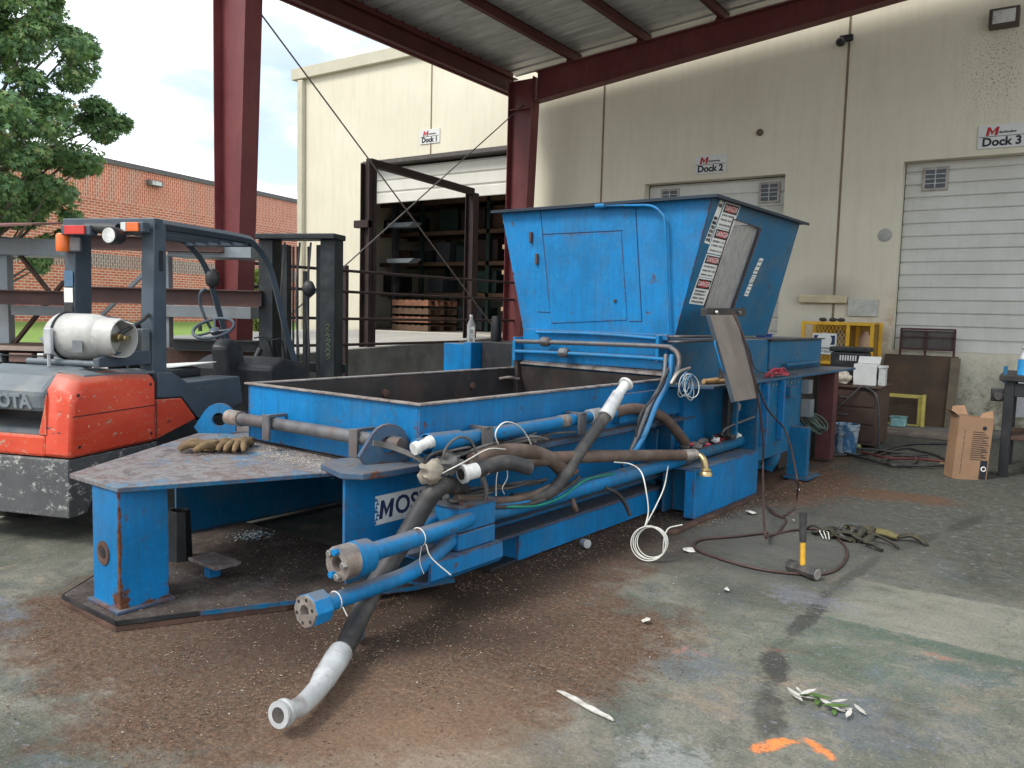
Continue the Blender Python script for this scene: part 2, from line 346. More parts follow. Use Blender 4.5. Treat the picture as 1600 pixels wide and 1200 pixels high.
# ================================================================ ground
def ground_mat():
    g = G('stained_concrete', .8, 0, .3)
    def mixc(c_, k):
        o = g.n('ShaderNodeVectorMath', operation='SCALE'); g.put(o.inputs[0], c_); o.inputs['Scale'].default_value = k; return o.outputs[0]
    P = g.co(); wob = g.noise(2.3, 5, .7, c=True)
    sub = g.n('ShaderNodeVectorMath', operation='SUBTRACT'); g.put(sub.inputs[0], wob); sub.inputs[1].default_value = (.5, .5, .5)
    scl = g.n('ShaderNodeVectorMath', operation='SCALE'); g.put(scl.inputs[0], sub.outputs[0]); scl.inputs['Scale'].default_value = .55
    ad = g.n('ShaderNodeVectorMath', operation='ADD'); g.put(ad.inputs[0], P); g.put(ad.inputs[1], scl.outputs[0]); Q = ad.outputs[0]
    scl2 = g.n('ShaderNodeVectorMath', operation='SCALE'); g.put(scl2.inputs[0], sub.outputs[0]); scl2.inputs['Scale'].default_value = .16
    ad2 = g.n('ShaderNodeVectorMath', operation='ADD'); g.put(ad2.inputs[0], P); g.put(ad2.inputs[1], scl2.outputs[0]); Q2 = ad2.outputs[0]
    def ell(cx, cy, rx, ry, deg=0, soft=.5, v=None):
        m = g.n('ShaderNodeMapping', vector_type='TEXTURE'); g.put(m.inputs[0], v or Q); m.inputs[1].default_value = (cx, cy, 0); m.inputs[2].default_value = (0, 0, R(deg)); m.inputs[3].default_value = (rx, ry, 1e6)
        l = g.n('ShaderNodeVectorMath', operation='LENGTH'); g.put(l.inputs[0], m.outputs[0]); return g.rmp(l.outputs['Value'], 1, 1 - soft)
    def seg(a, b, wd, soft=.6, v=None):
        cx, cy = (a[0] + b[0]) / 2, (a[1] + b[1]) / 2; L = math.hypot(b[0] - a[0], b[1] - a[1]) / 2; an = math.atan2(b[1] - a[1], b[0] - a[0])
        m = g.n('ShaderNodeMapping', vector_type='TEXTURE'); g.put(m.inputs[0], v or Q2); m.inputs[1].default_value = (cx, cy, 0); m.inputs[2].default_value = (0, 0, an); m.inputs[3].default_value = (L, wd, 1e6)
        x, y, _ = g.xyz(m.outputs[0]); a_ = g.ma('MAXIMUM', g.ma('ABSOLUTE', x), g.ma('ABSOLUTE', y)); return g.rmp(a_, 1, 1 - soft)
    n1 = g.noise(.9, 6, .65, .3); n2 = g.noise(3.6, 6, .7, v=g.map(loc=(3, 1, 0))); n3 = g.noise(16, 6, .75); n4 = g.noise(90, 4, .8); n5 = g.noise(1.7, 5, .7, .6, v=g.map(loc=(9, 4, 0)))
    c = g.ramp(n1, [(.34, (.075, .082, .066)), (.45, (.135, .138, .113)), (.54, (.20, .192, .163)), (.62, (.115, .128, .11)), (.7, (.17, .16, .135))])
    c = g.mix(g.ma('MULTIPLY', g.rmp(n2, .48, .6), .6), c, (.115, .125, .106))
    c = g.mix(g.ma('MULTIPLY', g.rmp(n5, .54, .66), g.rmp(n3, .35, .6, .1, .6)), c, (.14, .165, .20))
    c = g.mix(g.ma('MULTIPLY', g.rmp(g.noise(2.6, 5, .7, .5, v=g.map(loc=(2, 7, 0))), .57, .68), .55), c, (.27, .215, .165))
    c = g.mix(g.ma('MULTIPLY', g.rmp(n3, .5, .75), .5), c, (.105, .105, .095))
    c = g.mix(g.ma('MULTIPLY', g.rmp(n4, .52, .75), .5), c, (.30, .29, .25)); c = g.mix(g.ma('MULTIPLY', g.rmp(g.noise(45, 5, .8, v=g.map((1, .35, 1), (1, 2, 0))), .55, .7), .55), c, (.07, .07, .062)); c = g.mix(g.rmp(g.vor(26), .10, .06, 0, .5), c, (.42, .40, .36))
    # zones: paler outer apron, inner bay darkened for the canopy's shade
    def brk(m, k=1.5): return g.rmp(g.ma('ADD', m, g.ma('MULTIPLY', g.ma('SUBTRACT', n3, .5), k)), .30, .70)
    inner = ell(-1.0, 9.3, 4.6, 5.2, 0, .5); c = g.mix(g.ma('MULTIPLY', inner, .85), c, g.mix(g.rmp(n3, .35, .65), (.055, .058, .05), (.125, .125, .11)))
    slab = seg((-1.0, 4.9), (2.6, 4.95), .42, .08, Q2); c = g.mix(g.ma('MULTIPLY', slab, g.rmp(n2, .3, .6, .25, .6)), c, (.27, .265, .225))
    gs = seg((-1.75, 4.42), (2.4, 4.43), .13, .9); c = g.mix(g.ma('MULTIPLY', brk(gs, 2.6), .6), c, (.08, .12, .095))
    gz = ell(-.7, 4.0, .9, .5, 0, .9); c = g.mix(g.ma('MULTIPLY', gz, g.rmp(n3, .4, .6, 0, .55)), c, (.10, .155, .115))
    for a, b, wd, k in [((-.38, 7.9), (-.62, 6.9), .07, .75), ((-.62, 6.95), (-.9, 5.95), .06, .75), ((-.9, 6.0), (-1.0, 5.0), .05, .7), ((-1.0, 5.1), (-1.02, 3.9), .055, .75), ((-1.03, 3.95), (-.93, 3.45), .075, .8), ((-.94, 3.5), (-.80, 2.95), .075, .65), ((-1.25, 6.1), (-.7, 6.5), .05, .6), ((-.3, 8.4), (.6, 8.0), .07, .6)]:
        s_ = brk(ell((a[0] + b[0]) / 2, (a[1] + b[1]) / 2, math.hypot(b[0] - a[0], b[1] - a[1]) * .62, wd * 1.35, math.degrees(math.atan2(b[1] - a[1], b[0] - a[0])), .7, Q2), 1.8); c = g.mix(g.ma('MULTIPLY', s_, g.rmp(n2, .25, .5, .4 * k, k)), c, (.058, .056, .052))
    for cx, cy, rx, ry, dg, cc, k in [(-.5, 3.35, .28, .32, 20, (.12, .135, .15), .5), (-1.35, 3.5, .3, .28, 0, (.13, .15, .17), .5), (-1.1, 4.75, .35, .25, 10, (.19, .195, .22), .6), (-.2, 4.2, .3, .15, 0, (.10, .13, .12), .6), (-2.9, .9, .6, .4, 20, (.13, .14, .18), .55), (-4.6, 1.6, .8, .5, 30, (.15, .17, .23), .5), (-1.0, 2.6, .3, .3, 0, (.28, .29, .28), .55), (-.55, 2.8, .14, .2, 0, (.16, .19, .28), .6), (-1.6, 3.6, .25, .35, 20, (.2, .19, .16), .6), (-3.6, 1.0, .7, .35, 0, (.25, .17, .14), .5)]:
        c = g.mix(g.ma('MULTIPLY', brk(ell(cx, cy, rx, ry, dg, .8), 3.2), k), c, cc)
    wet = g.ma('MULTIPLY', ell(-1.45, 6.1, 1.0, 1.9, -8, .6), g.rmp(n5, .35, .6, .4, .8)); c = g.mix(wet, c, (.10, .10, .095))
    # brown wood and rust dust under and around the press
    d1 = ell(-2.35, 2.75, .95, 1.75, -28, .45); d1b = ell(-3.6, 2.4, 1.2, 1.0, 0, .5); d1c = ell(-2.75, 4.3, .85, 2.2, 4, .5)
    d0 = g.ma('MAXIMUM', d1, g.ma('MAXIMUM', d1b, d1c))
    dn = g.ramp(g.noise(38, 6, .8), [(.32, (.07, .045, .033)), (.5, (.135, .088, .062)), (.68, (.24, .165, .115))])
    d0 = g.rmp(g.ma('ADD', d0, g.ma('MULTIPLY', g.ma('SUBTRACT', g.noise(4.5, 7, .75, v=g.map(loc=(5, 5, 0))), .5), 1.7)), .22, .62); c = g.mix(g.ma('MULTIPLY', d0, g.rmp(n3, .25, .6, .5, 1)), c, dn)
    dd = g.ma('MAXIMUM', ell(-2.5, 2.95, .95, .42, 47, .7), g.ma('MAXIMUM', ell(-2.95, 3.3, .75, 1.5, -12, .5), ell(-3.0, 5.4, .8, 3, 0, .3))); c = g.mix(g.ma('MULTIPLY', dd, .72), c, (.055, .038, .030))
    tan = ell(-1.85, 2.15, .75, .8, 0, .8); c = g.mix(g.ma('MULTIPLY', tan, .5), c, (.27, .19, .135))
    rs = g.ma('MAXIMUM', ell(-2.0, 8.0, .75, 1.6, -10, .5), g.ma('MAXIMUM', ell(-1.2, 8.1, 1.0, .35, 10, .7), ell(-2.35, 9.8, .6, .8, 0, .5)))
    rs = g.rmp(g.ma('ADD', rs, g.ma('MULTIPLY', g.ma('SUBTRACT', g.noise(3.5, 7, .75, v=g.map((.7, 1.6, 1), (1, 5, 0))), .5), 2.4)), .3, .9); c = g.mix(g.ma('MULTIPLY', rs, g.rmp(n3, .3, .6, .25, .8)), c, (.15, .08, .045))
    dk = g.ma('MAXIMUM', seg((-2.35, 5.9), (-1.95, 7.6), .16, .6), ell(-2.1, 5.2, .45, .7, 0, .7)); c = g.mix(g.ma('MULTIPLY', dk, .6), c, (.06, .05, .045))
    # orange marking paint, scraped pink and red spots
    og = brk(g.ma('MAXIMUM', ell(-.78, 2.975, .17, .055, 66, .95, Q2), ell(-.645, 3.05, .13, .045, -25, .95, Q2)), 1.6); c = g.mix(g.ma('MULTIPLY', og, g.rmp(n3, .35, .55, .3, 1)), c, (.62, .24, .09))
    for cx, cy in ((-1.38, 3.62), (-.35, 4.28), (-1.0, 3.85), (-2.6, 1.35)): c = g.mix(g.ma('MULTIPLY', ell(cx, cy, .09, .06, 0, .8), g.rmp(n3, .45, .55, 0, .6)), c, (.36, .18, .13))
    ck = g.vor(.55, v=Q, feat='DISTANCE_TO_EDGE'); c = g.mix(g.ma('MULTIPLY', g.rmp(ck, .006, .0), .35), c, (.07, .065, .06))
    far = ell(-3, 7, 17, 13, 0, .25, P); c = g.mix(far, g.mix(g.rmp(n1, .3, .7), (.20, .19, .175), (.26, .25, .235)), c)
    mo = g.noise(60, 6, .85, v=g.map(loc=(4, 2, 0))); c = g.mix(g.ma('MULTIPLY', g.rmp(mo, .50, .62), .45), c, mixc(c, .55)); c = g.mix(g.ma('MULTIPLY', g.rmp(mo, .50, .38), .4), c, mixc(c, 1.45))
    sw_ = g.noise(7, 8, .8, .5, v=g.map((.4, 1.4, 1), (1, 9, 0), (0, 0, .5))); c = g.mix(g.ma('MULTIPLY', g.rmp(sw_, .56, .62), .4), c, mixc(c, .6)); c = g.mix(g.ma('MULTIPLY', g.rmp(sw_, .44, .38), .35), c, mixc(c, 1.35))
    h = g.ma('ADD', g.ma('MULTIPLY', n3, .6), g.ma('MULTIPLY', n4, g.ma('ADD', .25, d0)))
    gm = g.n('ShaderNodeGamma'); g.put(gm.inputs[0], c); gm.inputs[1].default_value = 1.3; c = mixc(gm.outputs[0], 1.42)
    rg = g.mix(wet, (.78, .78, .78), (.6, .6, .6)); rg = g.mix(g.rmp(n2, .55, .72), rg, (.55, .55, .55))
    return g.end(c, g.mix(d0, rg, (.97, .97, .97)), g.bump(h, .6, .014))
bm = bmesh.new()
gx = [-400, -60, -20, -8, 8, 20, 60, 400]; 
gv = [[bm.verts.new((x, y, 0)) for y in gx] for x in gx]
for i in range(7):
    for j in range(7): bm.faces.new((gv[i][j], gv[i + 1][j], gv[i + 1][j + 1], gv[i][j + 1]))
me = bpy.data.meshes.new('ground'); bm.to_mesh(me); bm.free()
go = bpy.data.objects.new('ground', me); col.objects.link(go); me.materials.append(ground_mat()); tag(go, kind='structure')
WM[go.name] = Matrix.Identity(4)

# ---------------------------------------------------------------- lawn bank and road strip at the left
def grass_mat():
    g = G('lawn_grass', .9); n = g.noise(1.2, 5, .7); f = g.noise(30, 4, .8)
    c = g.mix(g.rmp(n, .3, .7), (.16, .26, .05), (.24, .34, .075)); c = g.mix(g.rmp(f, .4, .7), c, (.10, .19, .035)); return g.end(c, None, g.bump(f, .5, .05))
def strip(name, pts, m, th, kind='structure'):
    b = MB(); n = len(pts) // 2
    b.add(pts, [(i, i + 1, n + i + 1, n + i) for i in range(n - 1)]); o = b.make(name, m, fixn=False); tag(o, kind=kind); return o
# lawn runs across in front of the brick building
def gp(px, dist, z):        # a point at this bearing and ground distance
    d = CF + CX * ((px - 800) / FOC) - CU * ((480 - 600) / FOC); d.z = 0; d.normalize(); return Vector((d.x * dist, d.y * dist, z))
LP = [-700, -200, 60, 300, 480]; near = [20, 24, 27, 31, 35]; fard = [34, 39, 42, 48, 56]
strip('lawn', [gp(p, n, .012) for p, n in zip(LP, near)] + [gp(p, (n * .4 + f * .6), .38) for p, n, f in zip(LP, near, fard)], grass_mat(), 0)
strip('lawn_bank', [gp(p, (n * .4 + f * .6), .38) for p, n, f in zip(LP, near, fard)] + [gp(p, f + 3, .75) for p, f in zip(LP, fard)], grass_mat(), 0)
g = G('pale_concrete', .8); cp = g.end(g.mix(g.rmp(g.noise(2, 5, .7), .3, .7), (.33, .315, .28), (.45, .43, .39)), None, g.bump(g.noise(40, 4), .2, .005))
strip('road', [gp(p, n - 6, .008) for p, n in zip(LP, near)] + [gp(p, n - .4, .008) for p, n in zip(LP, near)], cp, 0)

# ---------------------------------------------------------------- brick building
def brick_mat():
    g = G('red_brick', .85)
    x, y, z = g.xyz(); cb = g.n('ShaderNodeCombineXYZ'); g.put(cb.inputs[0], x); g.put(cb.inputs[1], z)
    cb2 = g.n('ShaderNodeCombineXYZ'); g.put(cb2.inputs[0], z); g.put(cb2.inputs[1], x)
    def br(v, a, b_, mo):
        o = g.n('ShaderNodeTexBrick'); g.put(o.inputs[0], v); o.inputs['Color1'].default_value = (*a, 1); o.inputs['Color2'].default_value = (*b_, 1); o.inputs['Mortar'].default_value = (*mo, 1)
        o.inputs['Scale'].default_value = 1; o.inputs['Brick Width'].default_value = .34; o.inputs['Row Height'].default_value = .135; o.inputs['Mortar Size'].default_value = .02; o.inputs['Bias'].default_value = -.2; return o.outputs[0]
    run = br(cb.outputs[0], (.42, .095, .04), (.56, .18, .09), (.56, .44, .36)); sol = br(cb2.outputs[0], (.46, .115, .05), (.58, .19, .10), (.56, .45, .37))
    grey = br(cb2.outputs[0], (.17, .11, .09), (.26, .19, .16), (.46, .40, .35))
    def band(a, b_): return g.ma('MULTIPLY', g.ma('GREATER_THAN', z, a), g.ma('LESS_THAN', z, b_))
    c = g.mix(band(6.75, 8.7), run, sol); c = g.mix(band(3.35, 4.05), c, grey)
    c = g.mix(g.ma('MULTIPLY', g.rmp(g.noise(.35, 4), .4, .7), .3), c, (.42, .16, .10))
    return g.end(c)
a1 = gp(165, 45.6, 0); b1 = gp(468, 56.5, 0); dv = (b1 - a1).normalized(); ang = math.degrees(math.atan2(dv.y, dv.x))
FB = Frame(a1.x, a1.y, ang)
bb = thing('brick_building', 'long red brick building with grey parapet cap and pale soldier course band beyond the lawn', 'building', 0, 0, 0, 0, fr=FB)
MB(FB).box(-45, 22, 0, 12, 0, 8.55).make('wall', brick_mat(), bb)
MB(FB).box(-45.1, 22.1, -.1, 12.1, 8.55, 8.8).make('parapet_cap', plain('grey_flashing', (.10, .095, .09), .6), bb)
l_ = MB(FB); l_.box(2.6, 3.5, -.3, -.01, 7.85, 8.15)
lo = l_.make('wall_light', plain('dark_lamp_case', (.16, .14, .13)), bb, .02); MB(FB).box(2.75, 3.35, -.33, -.302, 7.9, 8.1).make('lens', M_white, lo)

# ---------------------------------------------------------------- tilt-up warehouse wall with docks
WY = 13.9
def wall_mat():
    g = G('cream_painted_concrete', .85, 0, .2); x, y, z = g.xyz()
    n = g.noise(.55, 5, .6); st = g.noise(2.4, 6, .7, v=g.map((3, 3, .35)))
    c = g.mix(g.rmp(n, .3, .7), (.63, .58, .455), (.71, .665, .53))
    c = g.mix(g.ma('MULTIPLY', g.rmp(st, .48, .7), .28), c, (.48, .43, .34))
    c = g.mix(g.ma('MULTIPLY', g.rmp(g.noise(1.1, 6, .7, v=g.map(loc=(7, 1, 3))), .5, .72), .3), c, (.62, .585, .45))
    # bird lime speckles under the wall lamp, scuffs and grime near the floor
    def circ(cx, cz, rx, rz, soft=.8):
        a = g.ma('POWER', g.ma('DIVIDE', g.ma('SUBTRACT', x, cx), rx), 2.0); b_ = g.ma('POWER', g.ma('DIVIDE', g.ma('SUBTRACT', z, cz), rz), 2.0)
        return g.rmp(g.ma('SQRT', g.ma('ADD', a, b_)), 1, 1 - soft)
    sp = g.vor(16, v=g.map((1, .2, 1))); rn = g.noise(13, 5, .8)
    spk = g.ma('MULTIPLY', g.rmp(g.noise(34, 4, .8), .56, .59), circ(7.05, 5.35, .75, 1.0)); c = g.mix(g.ma('MULTIPLY', spk, .9), c, (.10, .08, .05))
    low = g.ma('MULTIPLY', g.rmp(z, 1.3, .15), g.rmp(g.noise(3, 6, .75), .35, .6)); c = g.mix(g.ma('MULTIPLY', low, .8), c, (.22, .21, .17))
    mold = g.ma('MULTIPLY', g.rmp(z, 1.25, .6), g.rmp(g.noise(6, 6, .8, v=g.map(loc=(2, 2, 8))), .48, .6)); c = g.mix(g.ma('MULTIPLY', mold, .7), c, (.14, .145, .09))
    rst = g.ma('MULTIPLY', circ(5.75, 1.45, .5, .75), g.rmp(g.noise(4, 5, .7), .42, .62)); c = g.mix(g.ma('MULTIPLY', rst, .75), c, (.42, .25, .12))
    grb = g.ma('MULTIPLY', circ(4.85, 2.05, .75, .35), .5); c = g.mix(grb, c, (.22, .20, .19))
    whp = g.ma('MULTIPLY', circ(4.75, 1.3, .55, .5, .3), .5); c = g.mix(whp, c, (.56, .56, .53))
    return g.end(c, None, g.bump(g.noise(30, 5, .7), .12, .006))
M_wall = wall_mat()
WZ = 7.25
wh = thing('warehouse', 'cream tilt-up concrete warehouse wall with three loading docks and vertical panel joints', 'building', -8, WY)
wb = MB()
openings = [(-13.75, -8.95, 1.13, 5.05), (-6.52, -3.95, 1.18, 4.05), (-2.15, 1.3, 1.18, 4.10)]
xs = [-15.9] + [v for o in openings for v in o[:2]] + [16]
for i in range(0, len(xs), 2): wb.box(xs[i], xs[i + 1], WY, WY + .22, 0, WZ)
for x0, x1, z0, z1 in openings: wb.box(x0, x1, WY, WY + .22, 0, z0); wb.box(x0, x1, WY, WY + .22, z1, WZ)
wb.box(-15.9, -15.68, WY + .22, WY + 20, 0, WZ); wb.box(-15.68, 16, WY + 19.8, WY + 20, 0, WZ)
ww = wb.make('wall', M_wall, wh)
M_trim = plain('cream_trim', (.50, .47, .36), .7, 0, .08, 4, .05)
MB().box(-16.1, -11.65, WY - .12, WY + .3, WZ - .05, WZ + .22).box(-16.1, -15.6, WY + .3, WY + 20, WZ - .05, WZ + .22).make('coping', M_trim, wh, .01)
MB().box(-15.88, -15.70, WY - .12, WY - .005, 0, WZ - .08).make('downspout', M_trim, wh, .02)
M_joint = plain('joint_sealant', (.20, .15, .10), .8)
for x in (-11.68, -7.42, -3.06): MB().box(x - .018, x + .018, WY - .006, WY + .01, 0 if x > -11 else 5.05, WZ).make('panel_joint', M_joint, wh)
for x in (2.6,): MB().box(x - .018, x + .018, WY - .006, WY + .01, 0, WZ).make('panel_joint', M_joint, wh)
MB().box(-15.68, -8, WY + .22, WY + 12, .9, 1.12).box(-6.9, 4, WY + .22, WY + 12, .9, 1.12).make('dock_floor', cp, wh)
MB().box(-15.68, 15.8, WY + .3, WY + 19.7, WZ - .3, WZ - .1).make('roof', plain('dark_roof', (.1, .1, .1)), wh)
MB().box(-8.0, -7.9, WY + .22, WY + 12, 1.12, WZ - .3).make('inner_wall', plain('dim_inner_wall', (.025, .025, .024)), wh)  # near-black colour puts the indoor shade into the wall
# higher parapet box behind the coping
pb = MB(); pb.box(-17.2, -12.2, WY + 6.0, WY + 14, 0, 9.3); pb.make('parapet_block', M_trim, wh)
MB().box(-17.3, -17.05, WY + 5.85, WY + 6.05, 7, 9.6).make('roof_vent_pipe', plain('grey_vent', (.35, .34, .32)), wh, .03)
# dock surrounds
M_dkfr = plain('dark_door_frame', (.10, .09, .085), .6, .3)
def slat_door(x0, x1, z0, z1, ribs, windows, m, y=WY + .235):
    fr = MB(); fr.box(x0, x0 + .05, y - .02, y + .1, z0, z1).box(x1 - .05, x1, y - .02, y + .1, z0, z1).box(x0, x1, y - .02, y + .1, z1 - .04, z1)
    b = MB(); zz = z0; prof = []
    while zz < z1 - .05:
        prof += [(y + .012, zz), (y, zz + .012), (y, zz + ribs * .80), (y + .006, zz + ribs * .84), (y + .03, zz + ribs * .88), (y + .03, zz + ribs * .97)]; zz += ribs
    n = len(prof); vs = [(x, p[0], min(p[1], z1 - .04)) for x in (x0 + .05, x1 - .05) for p in prof]
    b.add(vs, [(i, i + 1, n + i + 1, n + i) for i in range(n - 1)])
    d = b.make('roll_up_door', m, wh, fixn=False)
    for wx in windows:
        f = MB().box(wx, wx + .36, y - .03, y - .002, z1 - .48, z1 - .12).make('window', M_raw, d, .006)
        gl = MB(); gl.box(wx + .04, wx + .32, y - .033, y - .0305, z1 - .44, z1 - .16).make('pane', plain('dark_glass', (.03, .035, .04), .15), f)
        bb_ = MB()
        for k in range(1, 4): bb_.box(wx + .04, wx + .32, y - .038, y - .034, z1 - .44 + k * .07 - .006, z1 - .44 + k * .07 + .006)
        bb_.box(wx + .172, wx + .188, y - .044, y - .0385, z1 - .44, z1 - .16); bb_.make('glazing_bar', M_galv, f)
    return d
g = G('dirty_white_door', .55); n_ = g.noise(1.3, 5, .65); s_ = g.noise(5, 5, .7, v=g.map((3, 3, .4)))
c_ = g.mix(g.rmp(n_, .3, .7), (.54, .53, .48), (.66, .65, .60)); c_ = g.mix(g.ma('MULTIPLY', g.rmp(s_, .5, .75), .2), c_, (.40, .38, .33)); M_door = g.end(c_)
slat_door(-6.56, -3.91, 1.17, 4.09, .24, [-6.28, -4.45], M_door)
slat_door(-2.19, 1.34, 1.17, 4.14, .20, [-1.90, .6], M_door)
# dock 1 door rolled half up
g = G('sunlit_white_door', .5); M_door1 = g.end(g.mix(g.rmp(g.noise(2, 5), .3, .7), (.58, .56, .50), (.68, .66, .60)))
slat_door(-13.6, -9.0, 4.10, 4.95, .27, [], M_door1, WY + .24)
MB().box(-13.75, -13.6, WY - .01, WY + .35, 1.13, 5.05).box(-13.6, -8.95, WY + .0, WY + .35, 4.96, 5.05).make('door_frame', M_dkfr, wh, .004)
# small fittings on the wall, each a thing of its own
o = thing('wall_lamp', 'square floodlight with pale lens high on the cream wall above the Dock 3 sign', 'lamp', -.92, WY)
b = MB(); b.box(-1.13, -.75, WY - .17, WY - .0, 5.88, 6.14); b.make('housing', plain('bronze_lamp_case', (.07, .055, .045), .5), o, .015); MB().box(-1.08, -.80, WY - .18, WY - .172, 5.92, 6.10).make('lens', M_white, o)
o = MB().lathe((-4.41, WY - .0, 4.77), (0, -1, 0), [(0, .055), (.03, .06), (.06, .05), (.065, .0)], 18).make('vent_cap', plain('brown_cap', (.12, .09, .06), .6), smooth=40); tag(o, 'small round dark brown vent cap on the wall right of the Dock 2 sign', 'vent')
o = thing('security_camera', 'small black dome camera beside the panel joint just under the canopy rafter', 'camera', -3.12, WY); b = MB(); b.box(-3.2, -3.0, WY - .06, WY - .0, 6.05, 6.15); b.make('bracket', M_black, o, .01)
MB().blob((-3.16, WY - .14, 6.02), .075, .085, .07, 1, .02).make('camera_head', M_black, o, smooth=60)
o = MB().lathe((-2.35, WY - .0, 2.98), (0, -1, 0), [(0, .10), (.01, .105), (.02, .06), (.025, .0)], 16).make('wall_plug', plain('grey_patch', (.36, .36, .33), .8), smooth=40); tag(o, 'round grey plaster patch on the wall left of the Dock 3 door', 'wall patch')
# dock signs
def dock_sign(n, x, z, wd=.58, label=''):
    o = thing('dock_sign', label, 'sign', x, WY - .02, z, group='dock number signs above the doors')
    h = wd * .55; MB().box(x - wd / 2, x + wd / 2, WY - .02, WY - .004, z - h / 2, z + h / 2).make('panel', plain('sign_white%d' % n, (.62, .62, .60), .4, 0, .05), o, .004)
    y = WY - .0225
    text('Dock %d' % n, wd * .27, (x, y, z - h * .24), (1, 0, 0), (0, 0, 1), 'lettering', M_txtk, o, .0015, .006)
    letter_m((x - wd * .20, y, z + h * .22), wd * .24, wd * .20, (1, 0, 0), (0, 0, 1), .0015, .15).make('logo', M_txtr, o)
    l = MB(); l.box(x - wd * .47, x + wd * .47, y - .001, y, z - .004, z + .004)
    k = x - wd * .06
    for q in range(9): l.box(k + q * .024, k + q * .024 + .018, y - .001, y, z + h * .12, z + h * .12 + (.022 if q % 3 else .03))
    l.make('logo_line', M_txtk, o)
dock_sign(1, -11.70, 5.43, .56, 'white dock sign reading Dock 1 on the sunlit wall above the open dark doorway')
dock_sign(2, -5.26, 4.31, .58, 'white dock sign reading Dock 2 above the door behind the blue hopper')
dock_sign(3, -.86, 4.36, .62, 'white dock sign reading Dock 3 above the right-hand roll-up door')

# ---------------------------------------------------------------- raised ramp to dock 1
rb = MB(); rb.ext([(-9.35, 2.0, 0), (-9.35, 13.88, 0), (-9.35, 13.88, 1.12), (-9.35, 8.4, .93), (-9.35, 2.0, .45)], (-5.6, 0, 0)); r_ = rb.make('loading_ramp', cp, bevel=.02); tag(r_, kind='structure')
M_conc = plain('grimy_concrete', (.16, .155, .14), .9, 0, .3, 3, .2, ((.08, .075, .07), .6))
rb = MB(); rb.ext([(-9.34, 2.0, 0), (-9.34, 13.88, 0), (-9.34, 13.88, 1.14), (-9.34, 8.4, .95), (-9.34, 2.0, .47)], (.14, 0, 0)); r_ = rb.make('ramp_kerb', M_conc, bevel=.01); tag(r_, kind='structure')
rb = MB(); rb.box(-3.5, 4, 13.2, 13.88, 0, .06); r_ = rb.make('kerb', M_conc, bevel=.01); tag(r_, kind='structure')

# ---------------------------------------------------------------- steel canopy
cn = thing('canopy', 'dark red steel canopy with tapered columns, purlins and corrugated roof', 'canopy', -8.8, 6.6)
def redpaint():
    g = G('red_oxide_paint', .5, 0, .4); n = g.noise(2.2, 5, .65); c = g.mix(g.rmp(n, .3, .7), (.115, .024, .026), (.165, .040, .040))
    c = g.mix(g.ma('MULTIPLY', g.rmp(g.noise(6, 6, .7, v=g.map((1, 1, .2))), .52, .75), .45), c, (.20, .085, .085)); return g.end(c, None, g.bump(g.noise(60, 3), .08, .002))
M_red = redpaint(); M_purl = plain('dark_red_purlin', (.10, .028, .026), .6, .1, .25, 3)
def ibeam_col(y, x0, xb, xt, z1, fl=.26):
    # outer flange upright at x0, inner flange from xb (foot) to xt (top)
    c = MB()
    c.box(x0 - .014, x0, y - fl / 2, y + fl / 2, .02, z1)
    c.ext([(x0, y - .006, .02), (xb, y - .006, .02), (xt, y - .006, z1), (x0, y - .006, z1)], (0, .012, 0))
    c.ext([(xb, y - fl / 2, .02), (xb + .016, y - fl / 2, .02), (xt + .016, y - fl / 2, z1), (xt, y - fl / 2, z1)], (0, fl, 0))
    c.box(x0 - .08, xb + .1, y - .2, y + .2, 0, .02)
    return c
NC = 6.6; FCY = 13.05
ibeam_col(NC, -9.0, -8.66, -8.36, 6.0, .25).make('column', M_red, cn)
fcb = ibeam_col(FCY, -8.95, -8.62, -8.42, 6.02, .26); fcb.box(-8.95, -8.43, FCY - .12, FCY + .12, 5.45, 5.465); fcb.make('column', M_red, cn)
def rafter(y):
    c = MB(); xa, xb = -8.39, 2.6
    top = lambda x: 6.05 + .084 * (x + 9.1); bot = lambda x: 5.56 + .112 * (x + 8.43)
    xm = 2.4
    c.ext([(xa, y - .006, bot(xa)), (xm, y - .006, bot(xm)), (xb, y - .006, bot(xm) + .084 * (xb - xm)), (xb, y - .006, top(xb)), (xa, y - .006, top(xa))], (0, .012, 0))
    for f0, d in ((top, -.014), (bot, .014)):
        x1 = xb if f0 is top else xm
        c.ext([(xa, y - .11, f0(xa)), (x1, y - .11, f0(x1)), (x1, y - .11, f0(x1) + d), (xa, y - .11, f0(xa) + d)], (0, .22, 0))
    return c
for y in (NC, FCY): rafter(y).make('rafter', M_red, cn)
def cz(x): return 6.05 + .084 * (x + 9.1) + .002
ex = MB()
ex.box(-9.12, -9.10, 6.25, 13.3, 5.83, 6.13).box(-9.12, -9.0, 6.25, 13.3, 6.115, 6.132).box(-9.12, -9.0, 6.25, 13.3, 5.828, 5.845).make('eave_strut', M_purl, cn)
MB().box(-9.16, -9.121, 6.25, 13.3, 5.80, 6.30).make('eave_trim', M_red, cn)
x = -7.62
while x < 2:
    z = cz(x); p = MB()
    p.box(x - .008, x + .008, 6.25, 13.32, z, z + .2).box(x - .008, x + .075, 6.25, 13.32, z, z + .016).box(x - .075, x + .008, 6.25, 13.32, z + .186, z + .202)
    p.make('purlin', M_purl, cn); x += 1.39
for x in (-7.62, -6.23, -4.84, -3.45, -2.06):
    z = cz(x); clb = MB(); clb.ext([(x - .12, FCY - .1, z - .02), (x + .01, FCY - .1, z - .02), (x + .01, FCY - .1, z + .19), (x - .02, FCY - .1, z + .19)], (0, .012, 0)); clb.make('purlin_clip', M_red, cn)
